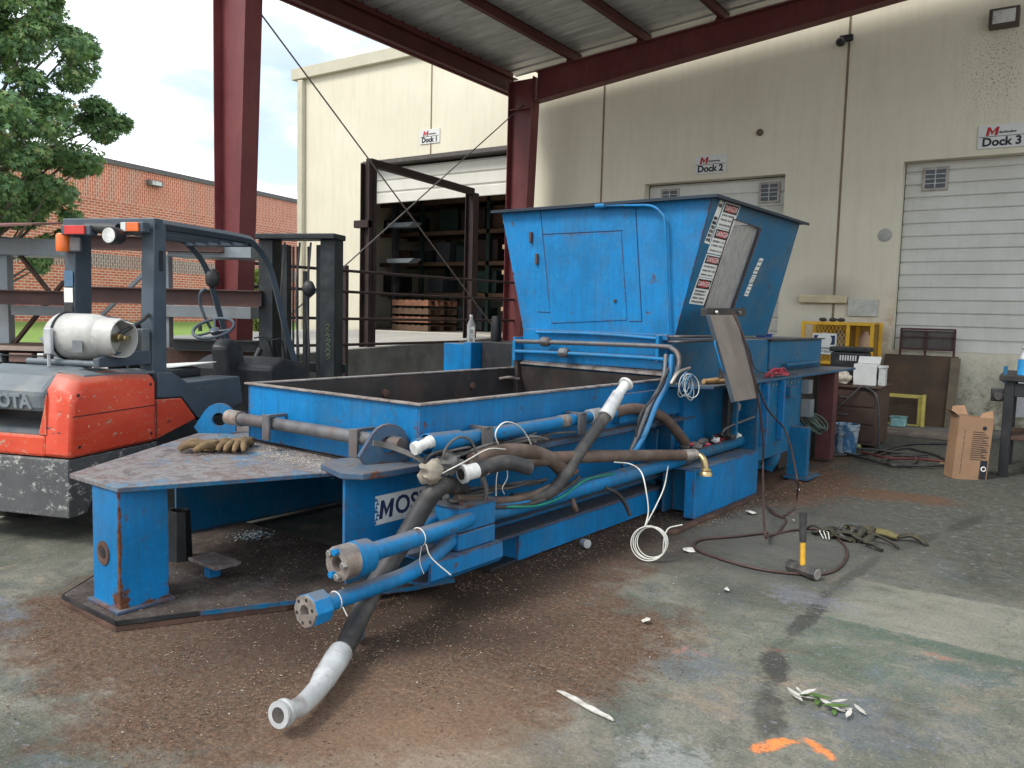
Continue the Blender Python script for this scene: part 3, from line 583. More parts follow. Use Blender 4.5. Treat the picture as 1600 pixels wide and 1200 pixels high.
# corrugated deck, ribs running up the slope
def deck_mat():
    g = G('galvanised_roof_deck', .5, .25); n = g.noise(2.0, 5, .7, v=g.map((.35, 3, 1))); c = g.mix(g.rmp(n, .3, .7), (.38, .38, .37), (.62, .62, .60))
    c = g.mix(g.ma('MULTIPLY', g.rmp(g.noise(5, 6, .7, v=g.map((.4, 2, 1))), .52, .72), .5), c, (.16, .14, .12)); return g.end(c)
dk = MB(); prof = []; y = 6.2
while y < 13.3:
    prof += [(y, 0), (y + .19, 0), (y + .215, .032), (y + .265, .032), (y + .29, 0)]; y += .305
n = len(prof); zt = lambda x: 6.05 + .084 * (x + 9.1) + .206
vs = [(x, p[0], zt(x) + p[1]) for x in (-9.2, 2.1) for p in prof]
dk.add(vs, [(i, n + i, n + i + 1, i + 1) for i in range(n - 1)]); dk.make('roof_deck', deck_mat(), cn, fixn=False)
# sway brace rods between the two columns
rod = MB(); rod.tube([(-8.72, NC, 5.62), (-8.72, FCY, .75)], .011, 8); rod.make('brace_rod', plain('dull_steel_rod', (.17, .15, .14), .5, .5), cn)
rod = MB(); rod.tube([(-8.70, NC, .9), (-8.70, FCY, 5.55)], .011, 8); rod.make('brace_rod', plain('dull_steel_rod', (.17, .15, .14), .5, .5), cn)

# ---------------------------------------------------------------- pipe railing along the ramp
M_portal = plain('dark_brown_portal_paint', (.035, .022, .020), .7, .1, .35, 5, .15)
rl = thing('pipe_railing', 'rusty four-bar pipe railing running along the ramp edge between the canopy columns', 'railing', -8.8, 10)
for z0, z1, y0, y1 in ((2.17, 2.2, 6.9, 13.5), (1.87, 1.87, 6.9, 13.75), (1.475, 1.465, 6.4, 13.2), (1.09, 1.08, 6.4, 11.3)):
    MB().tube([(-8.79, y0, z0), (-8.79, (y0 + y1) / 2 - .4, (z0 + z1) / 2 - .012), (-8.79, y1, z1)], .022, 10).make('rail', M_portal, rl, smooth=50)
MB().box(-8.85, -8.79, 8.56, 8.62, 0, 2.25).make('post', M_portal, rl)

pf = thing('portal_frame', 'brown steel portal frame of two posts and a top bar before the Dock 1 doorway', 'steel frame', -10, 10.3)
P1 = at(567, 575, 'z', .62); p1x, p1y = -9.55, at(575, 400, 'x', -9.55)[1]
z1 = at(575, 255, 'x', p1x)[2]; q2 = at(738, 302, 'x', -9.75)
MB().box(p1x - .1, p1x + .1, p1y - .008, p1y + .008, .7, z1).box(p1x - .1, p1x - .085, p1y - .09, p1y + .09, .7, z1).box(p1x + .085, p1x + .1, p1y - .09, p1y + .09, .7, z1).make('post', M_portal, pf)
MB().box(q2.x - .09, q2.x + .09, q2.y - .008, q2.y + .008, 1.0, q2.z).box(q2.x - .1, q2.x - .085, q2.y - .09, q2.y + .09, 1, q2.z).box(q2.x + .085, q2.x + .1, q2.y - .09, q2.y + .09, 1, q2.z).make('post', M_portal, pf)
MB().bar((p1x, p1y, z1 + .02), (q2.x, q2.y, q2.z + .03), .12, .12).make('top_bar', M_portal, pf)
MB().box(p1x - .22, p1x + .1, p1y - .12, p1y - .02, z1 - 1.05, z1 - .93).make('hinge_bracket', M_portal, pf, .005)
# ---------------------------------------------------------------- storage racking inside dock 1, its colours darkened for indoor shade
M_shgreen = plain('dim_green_rack', (.015, .035, .028), .6); M_wood = plain('raw_timber', (.11, .065, .04), .8, 0, .3, 5, .2); M_card = plain('brown_cardboard', (.30, .19, .11), .85, 0, .15, 4, .1)
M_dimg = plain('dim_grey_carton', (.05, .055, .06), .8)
rk = thing('storage_rack', 'tall dim pallet rack with loaded shelves standing inside the open dock 1 doorway', 'shelving', -12, 17, 1.12)
for x in (-16.4, -14.2, -12.0, -9.9):
    for y in (16.6, 17.7): MB().box(x - .05, x + .05, y - .05, y + .05, 1.12, 5.2).make('upright', M_shgreen, rk)
for z in (2.0, 2.8, 3.6, 4.4): MB().box(-16.4, -9.9, 16.55, 16.62, z, z + .1).box(-16.4, -9.9, 17.68, 17.75, z, z + .1).box(-16.4, -9.9, 16.62, 17.68, z + .06, z + .08).make('shelf', M_wood, rk)
k = 0
for z in (1.13, 2.1, 2.9, 3.7):
    x = -15.8; kk_ = 0
    while x < -10.4:
        wd = rnd.uniform(.35, .8); hh = rnd.uniform(.25, .6)
        if rnd.random() < .8:
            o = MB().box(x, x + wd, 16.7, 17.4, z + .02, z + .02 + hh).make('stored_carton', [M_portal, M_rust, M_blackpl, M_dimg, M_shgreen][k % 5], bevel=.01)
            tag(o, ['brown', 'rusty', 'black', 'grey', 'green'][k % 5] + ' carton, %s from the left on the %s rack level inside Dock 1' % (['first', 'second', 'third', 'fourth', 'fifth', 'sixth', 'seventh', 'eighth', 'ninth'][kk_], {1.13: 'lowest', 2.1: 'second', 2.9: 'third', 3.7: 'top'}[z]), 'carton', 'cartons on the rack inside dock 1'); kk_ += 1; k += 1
        x += wd + rnd.uniform(.08, .3)
M_tan = plain('tan_boards', (.40, .27, .17), .8, 0, .2, 5)
cr_ = thing('cantilever_arms', 'upright with four short tan arms just right of the portal post inside Dock 1', 'rack', -9.6, 14.9, 1.12)
MB().box(-9.25, -9.1, 14.9, 15.05, 1.12, 4.2).make('upright', M_black, cr_)
for z in (1.65, 2.45, 3.0, 3.55): MB().ext([(-10.15, 14.55, z), (-9.35, 14.55, z), (-9.2, 14.55, z + .12), (-10.15, 14.55, z + .09)], (0, .3, 0)).make('arm', M_tan, cr_)
cr_ = thing('cantilever_arms', 'upright with two pale shelf arms at the left jamb inside dock 1', 'rack', -13.3, 14.9, 1.12)
MB().box(-13.72, -13.6, 14.9, 15.05, 1.12, 4.2).make('upright', M_black, cr_)
for z in (2.75, 3.6): MB().ext([(-13.6, 14.6, z), (-12.9, 14.6, z), (-12.75, 14.6, z + .1), (-13.6, 14.6, z + .1)], (0, .3, 0)).make('arm', M_cwt, cr_)
pl = thing('pallet_stack', 'stack of wooden pallets with orange stringers low inside the left of dock 1', 'pallets', -13.0, 15, 1.12)
for k in range(4):
    z = 1.13 + k * .2; b = MB()
    for q in range(6): b.box(-13.5 + q * .2, -13.36 + q * .2, 14.7, 15.8, z + .12, z + .14)
    for y in (14.7, 15.2, 15.7): b.box(-13.5, -12.35, y, y + .1, z, z + .12)
    b.make('pallet', plain('orange_pallet_wood', (.20, .09, .05), .8) if k % 2 else M_wood, pl)  # pallet woods darkened for the shade inside the dock
# ================================================================ the blue press (machine frame M: x across, y along, z up)
bp = thing('baling_press', 'long worn blue baling press with tall flared hopper and tapered front tongue', 'machine', -3.85, 6.5, fr=M)
def mk(b, name, m, bev=.004, par=None, smooth=None): return b.make(name, m, par or bp, bev, smooth)
g = G('worn_rim', .55); n_ = g.noise(8, 6, .7); M_rim = g.end(g.ramp(n_, [(.35, (.10, .07, .055)), (.5, (.22, .19, .17)), (.7, (.32, .29, .27))]), None, g.bump(n_, .2, .004))
# --- tongue: top plate, bottom plate, post
top = [(-4.40, 1.87), (-3.90, 1.88), (-3.44, 2.95), (-3.20, 3.25), (-3.10, 3.7), (-3.10, 4.2), (-5.6, 4.2), (-5.55, 3.6), (-5.43, 3.41)]
mk(MB(M).prism(top, .675, .70), 'tongue_top_plate', M_worn, .003)
botp = [(-4.40, 1.83), (-3.84, 1.84), (-3.46, 2.56), (-3.14, 3.15), (-3.06, 3.4), (-3.4, 3.36), (-4.18, 3.34), (-4.9, 3.32), (-5.35, 3.30), (-4.98, 2.6)]
mk(MB(M).prism(botp, .03, .058), 'tongue_bottom_plate', M_dirtplate, .004); mk(MB(M).prism([(x, y - .012) for x, y in botp[:3]] + [(-3.5, 3.2), (-4.9, 3.2), (-4.75, 2.4)], .002, .028), 'under_plate', M_rust, .002)
mk(MB(M).ext([(-3.66, 2.173, .032), (-3.454, 2.556, .032), (-3.134, 3.146, .032), (-3.05, 3.42, .032), (-3.05, 3.42, .0575), (-3.134, 3.146, .0575), (-3.454, 2.556, .0575), (-3.66, 2.173, .0575)], (.006, -.004, 0)), 'plate_edge', M_blued, 0)
po = mk(MB(M).box(-4.195, -3.915, 1.89, 2.15, .058, .674), 'front_post', M_post, .006)
b = MB(M); b.box(-4.22, -3.89, 1.865, 2.175, .058, .076); mk(b, 'weld_pad', M_bluerust, .005)
b = MB(M); b.lathe((-4.075, 1.891, .335), (0, -1, 0), [(0, .062), (.008, .062), (.010, .040), (.006, .038), (.006, .028), (-.05, .024)], 24, cap=True); b.make('pin_bush', M_rust, po, smooth=40); MB(M).lathe((-4.075, 1.884, .335), (0, -1, 0), [(0, .027), (.001, .027)], 20).make('pin_hole_shade', M_black, po)  # black disc stands for the darkness inside the pin hole
mk(MB(M).ext([(-3.898, 1.879, .6775), (-3.438, 2.949, .6775), (-3.20, 3.25, .6775), (-3.20, 3.25, .6975), (-3.438, 2.949, .6975), (-3.898, 1.879, .6975)], (.006, -.003, 0)), 'top_plate_edge', M_blued, 0)
for a_, b__ in (((-4.99, 2.585), (-4.405, 1.823)), ((-4.405, 1.821), (-3.838, 1.831)), ((-3.836, 1.833), (-3.665, 2.165))): mk(MB(M).bar((*a_, .0445), (*b__, .0445), .006, .022), 'plate_edge_shade', M_black, 0)  # black strips: dark edge and its shadow gap put into one colour
# --- small T stool and black tube on the bottom plate
mk(MB(M).box(-4.12, -4.06, 2.47, 2.54, .058, .145), 'stub_post', M_blue, .003)
mk(MB(M).box(-4.20, -3.92, 2.42, 2.58, .145, .165), 'stub_cap', M_worn, .003)
# --- inner left beam and outer beams
mk(MB(M).box(-5.02, -5.00, 2.80, 6.0, .05, .674).box(-5.12, -5.0, 2.82, 6.0, .05, .065), 'left_beam', M_blued, .003)
mk(MB(M).box(-5.45, -5.42, 3.5, 10.2, .05, .674).box(-5.5, -5.3, 3.5, 10.2, .70, .72), 'outer_left_beam', M_blued, .003)
mk(MB(M).box(-5.40, -3.1, 5.95, 5.98, .045, .674), 'cross_plate', M_blued, .003)
# --- right side beam with stacked flanges
b = MB(M); b.box(-3.22, -3.20, 2.72, 6.6, .20, .73)
web = mk(b, 'side_beam_web', M_blue)
fl = [(-3.52, 2.80), (-3.40, 2.74), (-3.05, 2.70), (-2.97, 2.76), (-2.95, 2.90), (-2.98, 6.42), (-3.19, 6.42), (-3.5, 3.4)]
mk(MB(M).prism([(-3.50, 2.86), (-3.42, 2.74), (-3.16, 2.66), (-3.06, 2.72), (-3.03, 2.90), (-2.98, 3.6), (-2.98, 6.42), (-3.35, 6.42), (-3.35, 3.3)], .735, .77), 'upper_flange', M_bluerust, .006)
mk(MB(M).box(-3.20, -3.02, 3.45, 6.42, .195, .215), 'lower_flange', M_bluerust, .003)
mk(MB(M).box(-3.20, -3.02, 3.2, 6.42, .30, .312), 'mid_rib', M_blued, .003)
b = MB(M); b.box(-3.06, -3.04, 4.02, 6.05, .02, .194).box(-3.2, -3.06, 4.02, 4.04, .02, .194); mk(b, 'lower_channel', M_blue)
mk(MB(M).box(-3.3, -3.05, 3.75, 4.2, .004, .03), 'packer_foot', M_black, .003)
mk(MB(M).box(-3.0, -2.80, 6.0, 6.03, .02, .40).box(-2.98, -2.96, 5.85, 6.4, .02, .40), 'gusset', M_blued); mk(MB(M).ext([(-2.665, 5.3, .002), (-2.60, 5.35, .002), (-2.60, 9.2, .002), (-2.665, 9.2, .002)], (0, 0, .022)), 'base_skirt', M_rust, .003)
# --- charge bin: four walls with pale worn rim
bx0, bx1, by0, by1, bz0, bz1 = -4.68, -3.08, 3.14, 6.2, .72, 1.085
wl = MB(M); wl.box(bx1 - .015, bx1, by0, by1, bz0, bz1); mk(wl, 'bin_side_wall', M_blue)
wl = MB(M); wl.box(bx0, bx0 + .015, by0, by1, bz0, bz1); mk(wl, 'bin_side_wall', M_blue)
wl = MB(M); wl.box(bx0 + .015, bx1 - .015, by0, by0 + .015, bz0, bz1); mk(wl, 'bin_front_wall', M_blue)
wl = MB(M); wl.box(bx0 + .017, bx0 + .024, by0 + .03, by1, .715, bz1 - .004).box(bx1 - .024, bx1 - .017, by0 + .03, by1, .715, bz1 - .004).box(bx0 + .02, bx1 - .02, by0 + .017, by0 + .024, .715, bz1 - .004).box(bx0, bx1, by0, by1 + .5, .705, .712)
mk(wl, 'bin_liner', M_darksteel, 0)
rim = MB(M); rim.box(bx1 - .03, bx1 + .022, by0 - .02, by1, bz1, bz1 + .012).box(bx0 - .02, bx0 + .03, by0 - .02, by1, bz1, bz1 + .012).box(bx0 + .03, bx1 - .03, by0 - .02, by0 + .025, bz1, bz1 + .012)
mk(rim, 'bin_rim', M_rim, .003)
for y in (3.9, 4.35, 5.4): mk(MB(M).lathe((bx0 + .025, y, .95), (1, 0, 0), [(0, .035), (.02, .032), (.025, .02)], 12), 'liner_bolt', M_rust, 0, smooth=40)
mk(MB(M).tube([(bx0 + .05, 5.75, 1.0), (bx0 + .10, 5.85, 1.01), (bx0 + .09, 5.98, .985), (bx0 + .05, 6.05, .99)], .014, 8), 'pull_handle', M_raw, 0, smooth=50)
# --- body under the hopper
g0 = MB(M); g0.box(-4.65, -3.05, 6.12, 10.0, .04, 1.40)
body = mk(g0, 'body', M_blued, .006)
mk(MB(M).box(-4.60, -3.10, 6.06, 6.118, 1.16, 1.46), 'hopper_apron', M_blue)
mk(MB(M).ext([(-4.60, 6.02, 1.13), (-3.08, 6.02, 1.115), (-3.08, 6.115, 1.15), (-4.60, 6.115, 1.17)], (0, 0, .015)), 'apron_lip', M_rim, .002)
mk(MB(M).ext([(-4.6, 6.03, 1.11), (-3.1, 6.03, 1.10), (-3.1, 6.11, .8), (-4.6, 6.11, .8)], (0, .008, 0)), 'strip_plate', M_darksteel, 0)
for x in (-4.66,): mk(MB(M).box(x, x + .05, 6.0, 6.11, .75, 1.3), 'guide_post', M_darksteel)
# --- side column, shelf, recess, lower panel, rear parts
mk(MB(M).box(-3.05, -2.98, 6.2, 6.62, .42, 1.0), 'side_column', M_blue)
mk(MB(M).box(-3.1, -3.02, 5.2, 6.55, .80, 1.02), 'side_plate', M_blue)
for (v0, v1, z0, z1, m_) in ((7.2, 7.24, .45, 1.03, M_blue), (7.62, 7.66, .45, 1.03, M_blue), (7.8, 8.0, .86, .96, M_blued)): mk(MB(M).box(-2.70, -2.64, v0, v1, z0, z1), 'rib', m_)
for k in range(10): mk(MB(M).lathe((-2.70, 7.25 + .1 * k, .99), (1, 0, 0), [(0, .012), (.012, .012)], 6), 'bolt', M_bolt, 0)
sh = MB(M); sh.prism([(-3.05, 5.95), (-2.80, 5.95), (-2.66, 6.05), (-2.66, 10.1), (-3.05, 10.1)], 1.035, 1.06); mk(sh, 'side_shelf', M_blued, .004)
pn = MB(M); pn.box(-2.69, -2.67, 5.80, 7.12, .02, .40).box(-2.76, -2.69, 5.80, 5.82, .02, .40).box(-3.05, -2.69, 7.10, 7.12, .02, .40).box(-3.05, -2.67, 5.80, 7.12, .40, .412); mk(pn, 'lower_side_panel', M_blue, .004)
mk(MB(M).box(-2.72, -2.70, 7.12, 8.3, .30, 1.03).box(-2.9, -2.72, 7.12, 7.14, .30, 1.03).box(-2.9, -2.72, 8.28, 8.3, .3, 1.03), 'rear_side_panel', M_blued, .004)
mk(MB(M).box(-2.75, -2.70, 6.64, 6.68, .6, 1.03), 'stiffener', M_blued)
mk(MB(M).box(-2.72, -2.52, 8.02, 8.10, .05, .55).box(-2.74, -2.50, 8.0, 8.4, .02, .05), 'rear_foot', M_blued, .004)
mk(MB(M).box(-2.95, -2.90, 8.32, 10.1, .04, 1.03), 'rear_void_shade', M_darksteel, .004)  # dark sheet stands in for the shaded void under the shelf
mk(MB(M).box(-2.85, -2.68, 9.35, 9.5, .04, 1.03), 'rear_leg', plain('maroon_leg', (.09, .03, .03), .7), .004)
mk(MB(M).box(-2.70, -2.60, 8.3, 8.42, .62, .80), 'bracket_box', M_cwt, .004); mk(MB(M).box(-2.72, -2.62, 8.28, 8.40, .86, 1.0), 'bracket_box', M_cwt, .004)
rp = MB(M); rp.box(-3.05, -3.03, 8.25, 9.95, 1.075, 1.385).box(-4.6, -4.58, 8.25, 9.95, 1.075, 1.385).box(-4.6, -3.03, 9.93, 9.95, 1.075, 1.385); mk(rp, 'rear_trough', M_blued, .004)
mk(MB(M).box(-3.09, -3.0, 8.22, 9.98, 1.386, 1.40), 'trough_rim', M_black, .003)
mk(MB(M).tube([(-2.98, 8.6, 1.12), (-2.98, 9.7, 1.12)], .02, 8), 'trough_bar', M_blued, 0, smooth=50)
# --- hopper
hz0, hz1 = 1.44, 2.565; hy0, hy1 = 6.10, 8.18
xl0, xr0, xl1, xr1 = -4.63, -3.05, -4.93, -2.775
hf = MB(M); hf.ext([(xl0, hy0, hz0), (xr0, hy0, hz0), (xr1, hy0, hz1), (xl1, hy0, hz1)], (0, .01, 0)); hfr = mk(hf, 'hopper_front', M_blue, .003)
hb = MB(M); hb.ext([(xl0, hy1, hz0), (xr0, hy1, hz0), (xr1, hy1, hz1), (xl1, hy1, hz1)], (0, .01, 0)); mk(hb, 'hopper_back', M_blued, .003)
hl = MB(M); hl.ext([(xl0, hy0 + .012, hz0), (xl0, hy1 - .002, hz0), (xl1, hy1 - .002, hz1), (xl1, hy0 + .012, hz1)], (.01, 0, 0)); mk(hl, 'hopper_left_side', M_blued, .003)
def rs(y, z, off=0.0):          # a point on the sloping right side
    t = (z - hz0) / (hz1 - hz0); return Vector((xr0 + (xr1 - xr0) * t + off, y, z))
_n = Vector((hz1 - hz0, 0, -(xr1 - xr0))).normalized()
def hs(px, py, off=0.0):            # where this sight line meets the sloping right side
    o = M.i @ Vector((0, 0, HC)); d = M.i.to_3x3() @ (CF + CX * ((px - 800) / FOC) - CU * ((py - 600) / FOC)); p0 = Vector((xr0, 0, hz0))
    return o + d * (((p0 - o).dot(_n)) / d.dot(_n)) + _n * off
OT = [hs(1099, 482), hs(1144, 484), hs(1188, 357), hs(1145, 342)]     # opening corners, from lower front round
C4 = [rs(hy0 + .012, hz0), rs(hy1 - .002, hz0), rs(hy1 - .002, hz1), rs(hy0 + .012, hz1)]
r = MB(M)
for k in range(4): r.ext([C4[k], C4[(k + 1) % 4], OT[(k + 1) % 4], OT[k]], _n * -.01)
hr = mk(r, 'hopper_right_side', M_blued, 0)
eo = MB(M)
for k in range(4): eo.bar(OT[k] + _n * .004, OT[(k + 1) % 4] + _n * .004, .008, .012, _n)
eo.make('opening_edge', M_rust, hr)
SH = [hs(1092, 486), hs(1150, 487), hs(1193, 355), hs(1138, 353)]
mk(MB(M).ext([p - _n * .022 for p in SH], _n * -.006), 'scratched_steel_sheet', (lambda g: g.end(g.ramp(g.noise(3, 6, .7, v=g.map((14, 14, .8))), [(.3, (.22, .215, .21)), (.55, (.40, .39, .375)), (.75, (.46, .41, .35))]), .45))(G('brushed_sheet', .45, .25)), 0)
rimb = MB(M)
e = .075
rimb.box(xl1 - e, xr1 + e, hy0 - e, hy0 + .03, hz1, hz1 + .014).box(xl1 - e, xr1 + e, hy1 - .03, hy1 + e, hz1, hz1 + .014).box(xl1 - e, xl1 + .04, hy0 + .03, hy1 - .03, hz1, hz1 + .014).box(xr1 - .04, xr1 + e, hy0 + .03, hy1 - .03, hz1, hz1 + .014)
rimb.box(xl1 - e, xr1 + e, hy0 - e, hy0 - e + .010, hz1 - .012, hz1 - .0005).box(xr1 + e - .01, xr1 + e, hy0 - e + .012, hy1 + e, hz1 - .012, hz1 - .0005)
mk(rimb, 'hopper_rim', plain('dark_blue_black_rim', (.018, .030, .045), .55, 0, .3, 8), .002)
# access hatch on the front face: frame seams, inner door, wing strips
def fx(px, py): return at(px, py, 'y', hy0 - .001, M)
def seam(pts, w=.007):
    b = MB(M)
    for a, c in zip(pts, pts[1:]): b.bar(a, c, .006, w, (0, 0, 1) if abs((c - a).z) < .3 else (1, 0, 0))
    return b
M_seam = plain('dark_seam', (.006, .03, .09), .6)
Q = [fx(844, 326), fx(860, 488), fx(848, 366), fx(973, 360), fx(971, 323), fx(993, 322), fx(1003, 502), fx(983, 502), fx(840, 487)]
dp = MB(M); dp.ext([fx(849, 368), fx(971, 362), fx(980, 500), fx(862, 505)], (0, -.006, 0)); hd = mk(dp, 'access_door', M_blue, .002)
s1 = MB(M)
for a, c in ((Q[0], Q[1]), (Q[2], Q[3]), (Q[5], Q[6]), (Q[6], Q[7]), (Q[8], Q[1])): s1.tube([a, c], .0042, 6)
s1.make('door_seam', M_seam, hfr)
for px, py in ((831, 371), (840, 405)):
    p = fx(px, py); MB(M).box(p.x - .012, p.x + .012, p.y - .03, p.y, p.z - .05, p.z + .05).make('hinge_lug', M_rust, hfr, .004)
p = fx(962, 470); MB(M).box(p.x - .012, p.x + .012, p.y - .022, p.y, p.z - .012, p.z + .012).make('latch', M_rust, hfr, .003)
# --- danger stickers down the right side
def sticker(q, name, rows, red=True, seed=1):      # q: four pixel corners lower-left, lower-right, upper-right, upper-left
    A, B_, C_, D_ = [hs(*p) for p in q]
    def P(u, v, off): return (A * (1 - u) + B_ * u) * (1 - v) + (D_ * (1 - u) + C_ * u) * v + _n * off
    def cell(mb, u0, u1, v0, v1, off): mb.ext([P(u0, v0, off), P(u1, v0, off), P(u1, v1, off), P(u0, v1, off)], _n * .0008)
    s_ = MB(M); cell(s_, 0, 1, 0, 1, .0015); o = s_.make(name, M_txtw, hr); X = (P(1, 1, 0) - P(0, 1, 0)).normalized(); Y = (P(0, 1, 0) - P(0, 0, 0)).normalized(); wd = (B_ - A).length
    k = MB(M); r2 = random.Random(seed); ox = MB(M)
    if red:
        for v0, v1 in ((.82, .97), (.42, .53)) if red == 2 else ((.60, .95),):
            cell(k, .06, .94, v0, v1, .003); vc = (v0 + v1) / 2; ox.ext([P(.5 + .38 * math.cos(a), vc + (v1 - v0) * .38 * math.sin(a), .0045) for a in [2 * PI * i / 16 for i in range(16)]], _n * .0008)
            text('DANGER', wd * .20, M.m @ P(.5, vc, .0060), M.m.to_3x3() @ X, M.m.to_3x3() @ Y, 'lettering', M_txtw, o, .0004)
    for v in rows:
        h_ = .075; u = .10
        while u < .86:
            g_ = r2.uniform(.07, .11); cell(k, u, u + g_ * .25, v, v + h_, .003); 
            if r2.random() > .3: cell(k, u + g_ * .25, u + g_ * .62, v + h_ * (.0 if r2.random() > .5 else .8), v + h_ * (.2 if r2.random() > .5 else 1), .003)
            if r2.random() > .4: cell(k, u + g_ * .45, u + g_ * .62, v, v + h_, .003)
            u += g_ * .95
    k.make('sticker_text', M_txtk, o)
    if red: ox.make('red_oval', M_txtr, o)
def lerp2(a, b_, t): return (a[0] + (b_[0] - a[0]) * t, a[1] + (b_[1] - a[1]) * t)
BL, BR_, TR, TL = (1076, 474), (1099, 477), (1157, 322), (1133, 315)
for k, (t0, t1, rows) in enumerate(((0, .26, (.06, .20, .34, .46)), (.265, .49, (.08, .26, .44)), (.50, .75, (.08, .28, .44)), (.755, 1, (.08, .28, .46)))):
    sticker((lerp2(BL, TL, t0), lerp2(BR_, TR, t0), lerp2(BR_, TR, t1), lerp2(BL, TL, t1)), 'danger_sticker', rows, 1, k)
sticker(((1100, 379), (1108, 382), (1131, 315), (1125, 312)), 'instruction_sticker', (.05, .15, .25, .35, .45, .55, .85), False, 8)
for k, (a, b_) in enumerate((((1162, 462), (1170, 443)), ((1170, 441), (1176, 429)), ((1176, 427), (1187, 403)))): sticker((a, (a[0] + 6, a[1] + 1), (b_[0] + 6, b_[1] + 1), b_), 'small_sticker', (.15, .45, .75), False, 20 + k)
# --- hanging chute lid and handle
A_ = [at(1108, 492, 'x', -2.60, M), at(1150, 492, 'x', -2.66, M), at(1184, 622, 'x', -2.50, M), at(1147, 628, 'x', -2.44, M)]
nrm = (A_[1] - A_[0]).cross(A_[3] - A_[0]).normalized() * .02
lidm = plain('taupe_steel_lid', (.25, .21, .185), .5, .25, .15, 5, .1, ((.17, .13, .11), .5))
lid = mk(MB(M).ext(A_, nrm), 'chute_lid', lidm, .003)
MB(M).bar(A_[0] + (A_[1] - A_[0]) * -.04, A_[3] + (A_[2] - A_[3]) * -.04, .012, .03, nrm).make('lid_edge', M_guard, lid, .002); MB(M).bar(A_[1], A_[2], .012, .02, nrm).make('lid_edge', M_guard, lid, .002)
a0 = A_[0] + (A_[3] - A_[0]) * .32; a1_ = A_[0] + (A_[3] - A_[0]) * .62; ot = (A_[0] - A_[1]).normalized() * .055
MB(M).tube([a0, a0 + ot, a1_ + ot, a1_], .006, 8, sub=3).make('lid_handle', M_bluepipe, lid, smooth=50)
hp = at(1100, 488, 'x', -2.80, M); hq = at(1160, 488, 'x', -2.80, M)
mk(MB(M).bar(hp, hq, .06, .07), 'hinge_block', M_black)
for t in (.2, .8):
    c = hp + (hq - hp) * t; mk(MB(M).lathe(c + Vector((.035, -.01, 0)), (1, 0, 0), [(0, .016), (.02, .016)], 6), 'hinge_bolt', M_bolt, 0)
# --- conduit over the hopper front and the pipe runs across the apron
def py_(px, py, y): return at(px, py, 'y', y, M)
cb_ = MB(M); cb_.tube([py_(935, 321, 6.04), py_(985, 321, 6.04), py_(1018, 322, 6.04), py_(1034, 334, 6.04), py_(1039, 350, 6.04), py_(1042, 430, 6.05), py_(1045, 520, 6.05)], .012, 10, sub=5); mk(cb_, 'conduit', M_bluepipe, 0, smooth=50)
mk(MB(M).tube([py_(931, 322, 6.04), py_(945, 321, 6.04)], .022, 10), 'conduit_fitting', M_bluepipe, 0, smooth=50)
mk(MB(M).tube([py_(838, 519, 6.03), py_(935, 522, 6.03), py_(1035, 530, 6.03)], .014, 10), 'conduit', M_bluepipe, 0, smooth=50)
mk(MB(M).bar(py_(1027, 527, 6.03), py_(1045, 528, 6.03), .05, .045), 'junction_box', M_blue, .004)
for y0_, y1_ in ((526, 527), (534, 532)): mk(MB(M).tube([py_(1045, y0_, 6.03), py_(1065, y0_, 6.02), (-2.85, 6.4, 1.45 - (y0_ - 526) * .004), (-2.85, 7.0, 1.45 - (y0_ - 526) * .004)], .012, 8), 'cable', M_pipe, 0, smooth=50)
mk(MB(M).tube([py_(806, 533, 5.96), py_(900, 536, 5.96), py_(1030, 541, 5.96), py_(1050, 545, 5.94), py_(1060, 556, 5.9), py_(1060, 575, 5.85), py_(1050, 600, 5.6)], .021, 10), 'hydraulic_line', M_pipe, 0, smooth=50)
mk(MB(M).tube([py_(806, 549, 5.96), py_(900, 553, 5.96), py_(1030, 561, 5.96), py_(1048, 566, 5.92), py_(1056, 580, 5.85)], .018, 10), 'hydraulic_line', M_bluepipe, 0, smooth=50)
for px, py in ((852, 534), (881, 551)):
    c = py_(px, py, 5.96); mk(MB(M).lathe(c + Vector((-.05, 0, 0)), (1, 0, 0), [(0, .03), (.02, .045), (.08, .045), (.10, .03)], 12), 'valve', M_pipe, 0, smooth=30)
for px in (806, 1029):
    c = py_(px, 543, 5.98); mk(MB(M).box(c.x - .015, c.x + .015, c.y - .03, c.y + .1, c.z - .12, c.z + .10), 'pipe_hanger', M_bluepipe)
# --- twin hoses running down from the apron to the side
for dx, mm in ((0, M_pipe), (.05, M_bluepipe)):
    mk(MB(M).tube([(-3.0 + dx, 5.86, 1.30), (-2.96 + dx, 5.75, 1.1), (-2.93 + dx, 5.5, .93), (-2.90 + dx, 5.25, .7), (-2.92, 5.1, .5)], .020, 8), 'drop_line', mm, 0, smooth=50)
mk(MB(M).tube([(-2.94, 5.8, 1.2), (-2.86, 5.45, 1.02), (-2.84, 5.2, .9), (-2.88, 5.2, .72)], .010, 8), 'drop_line', M_rub, 0, smooth=50)
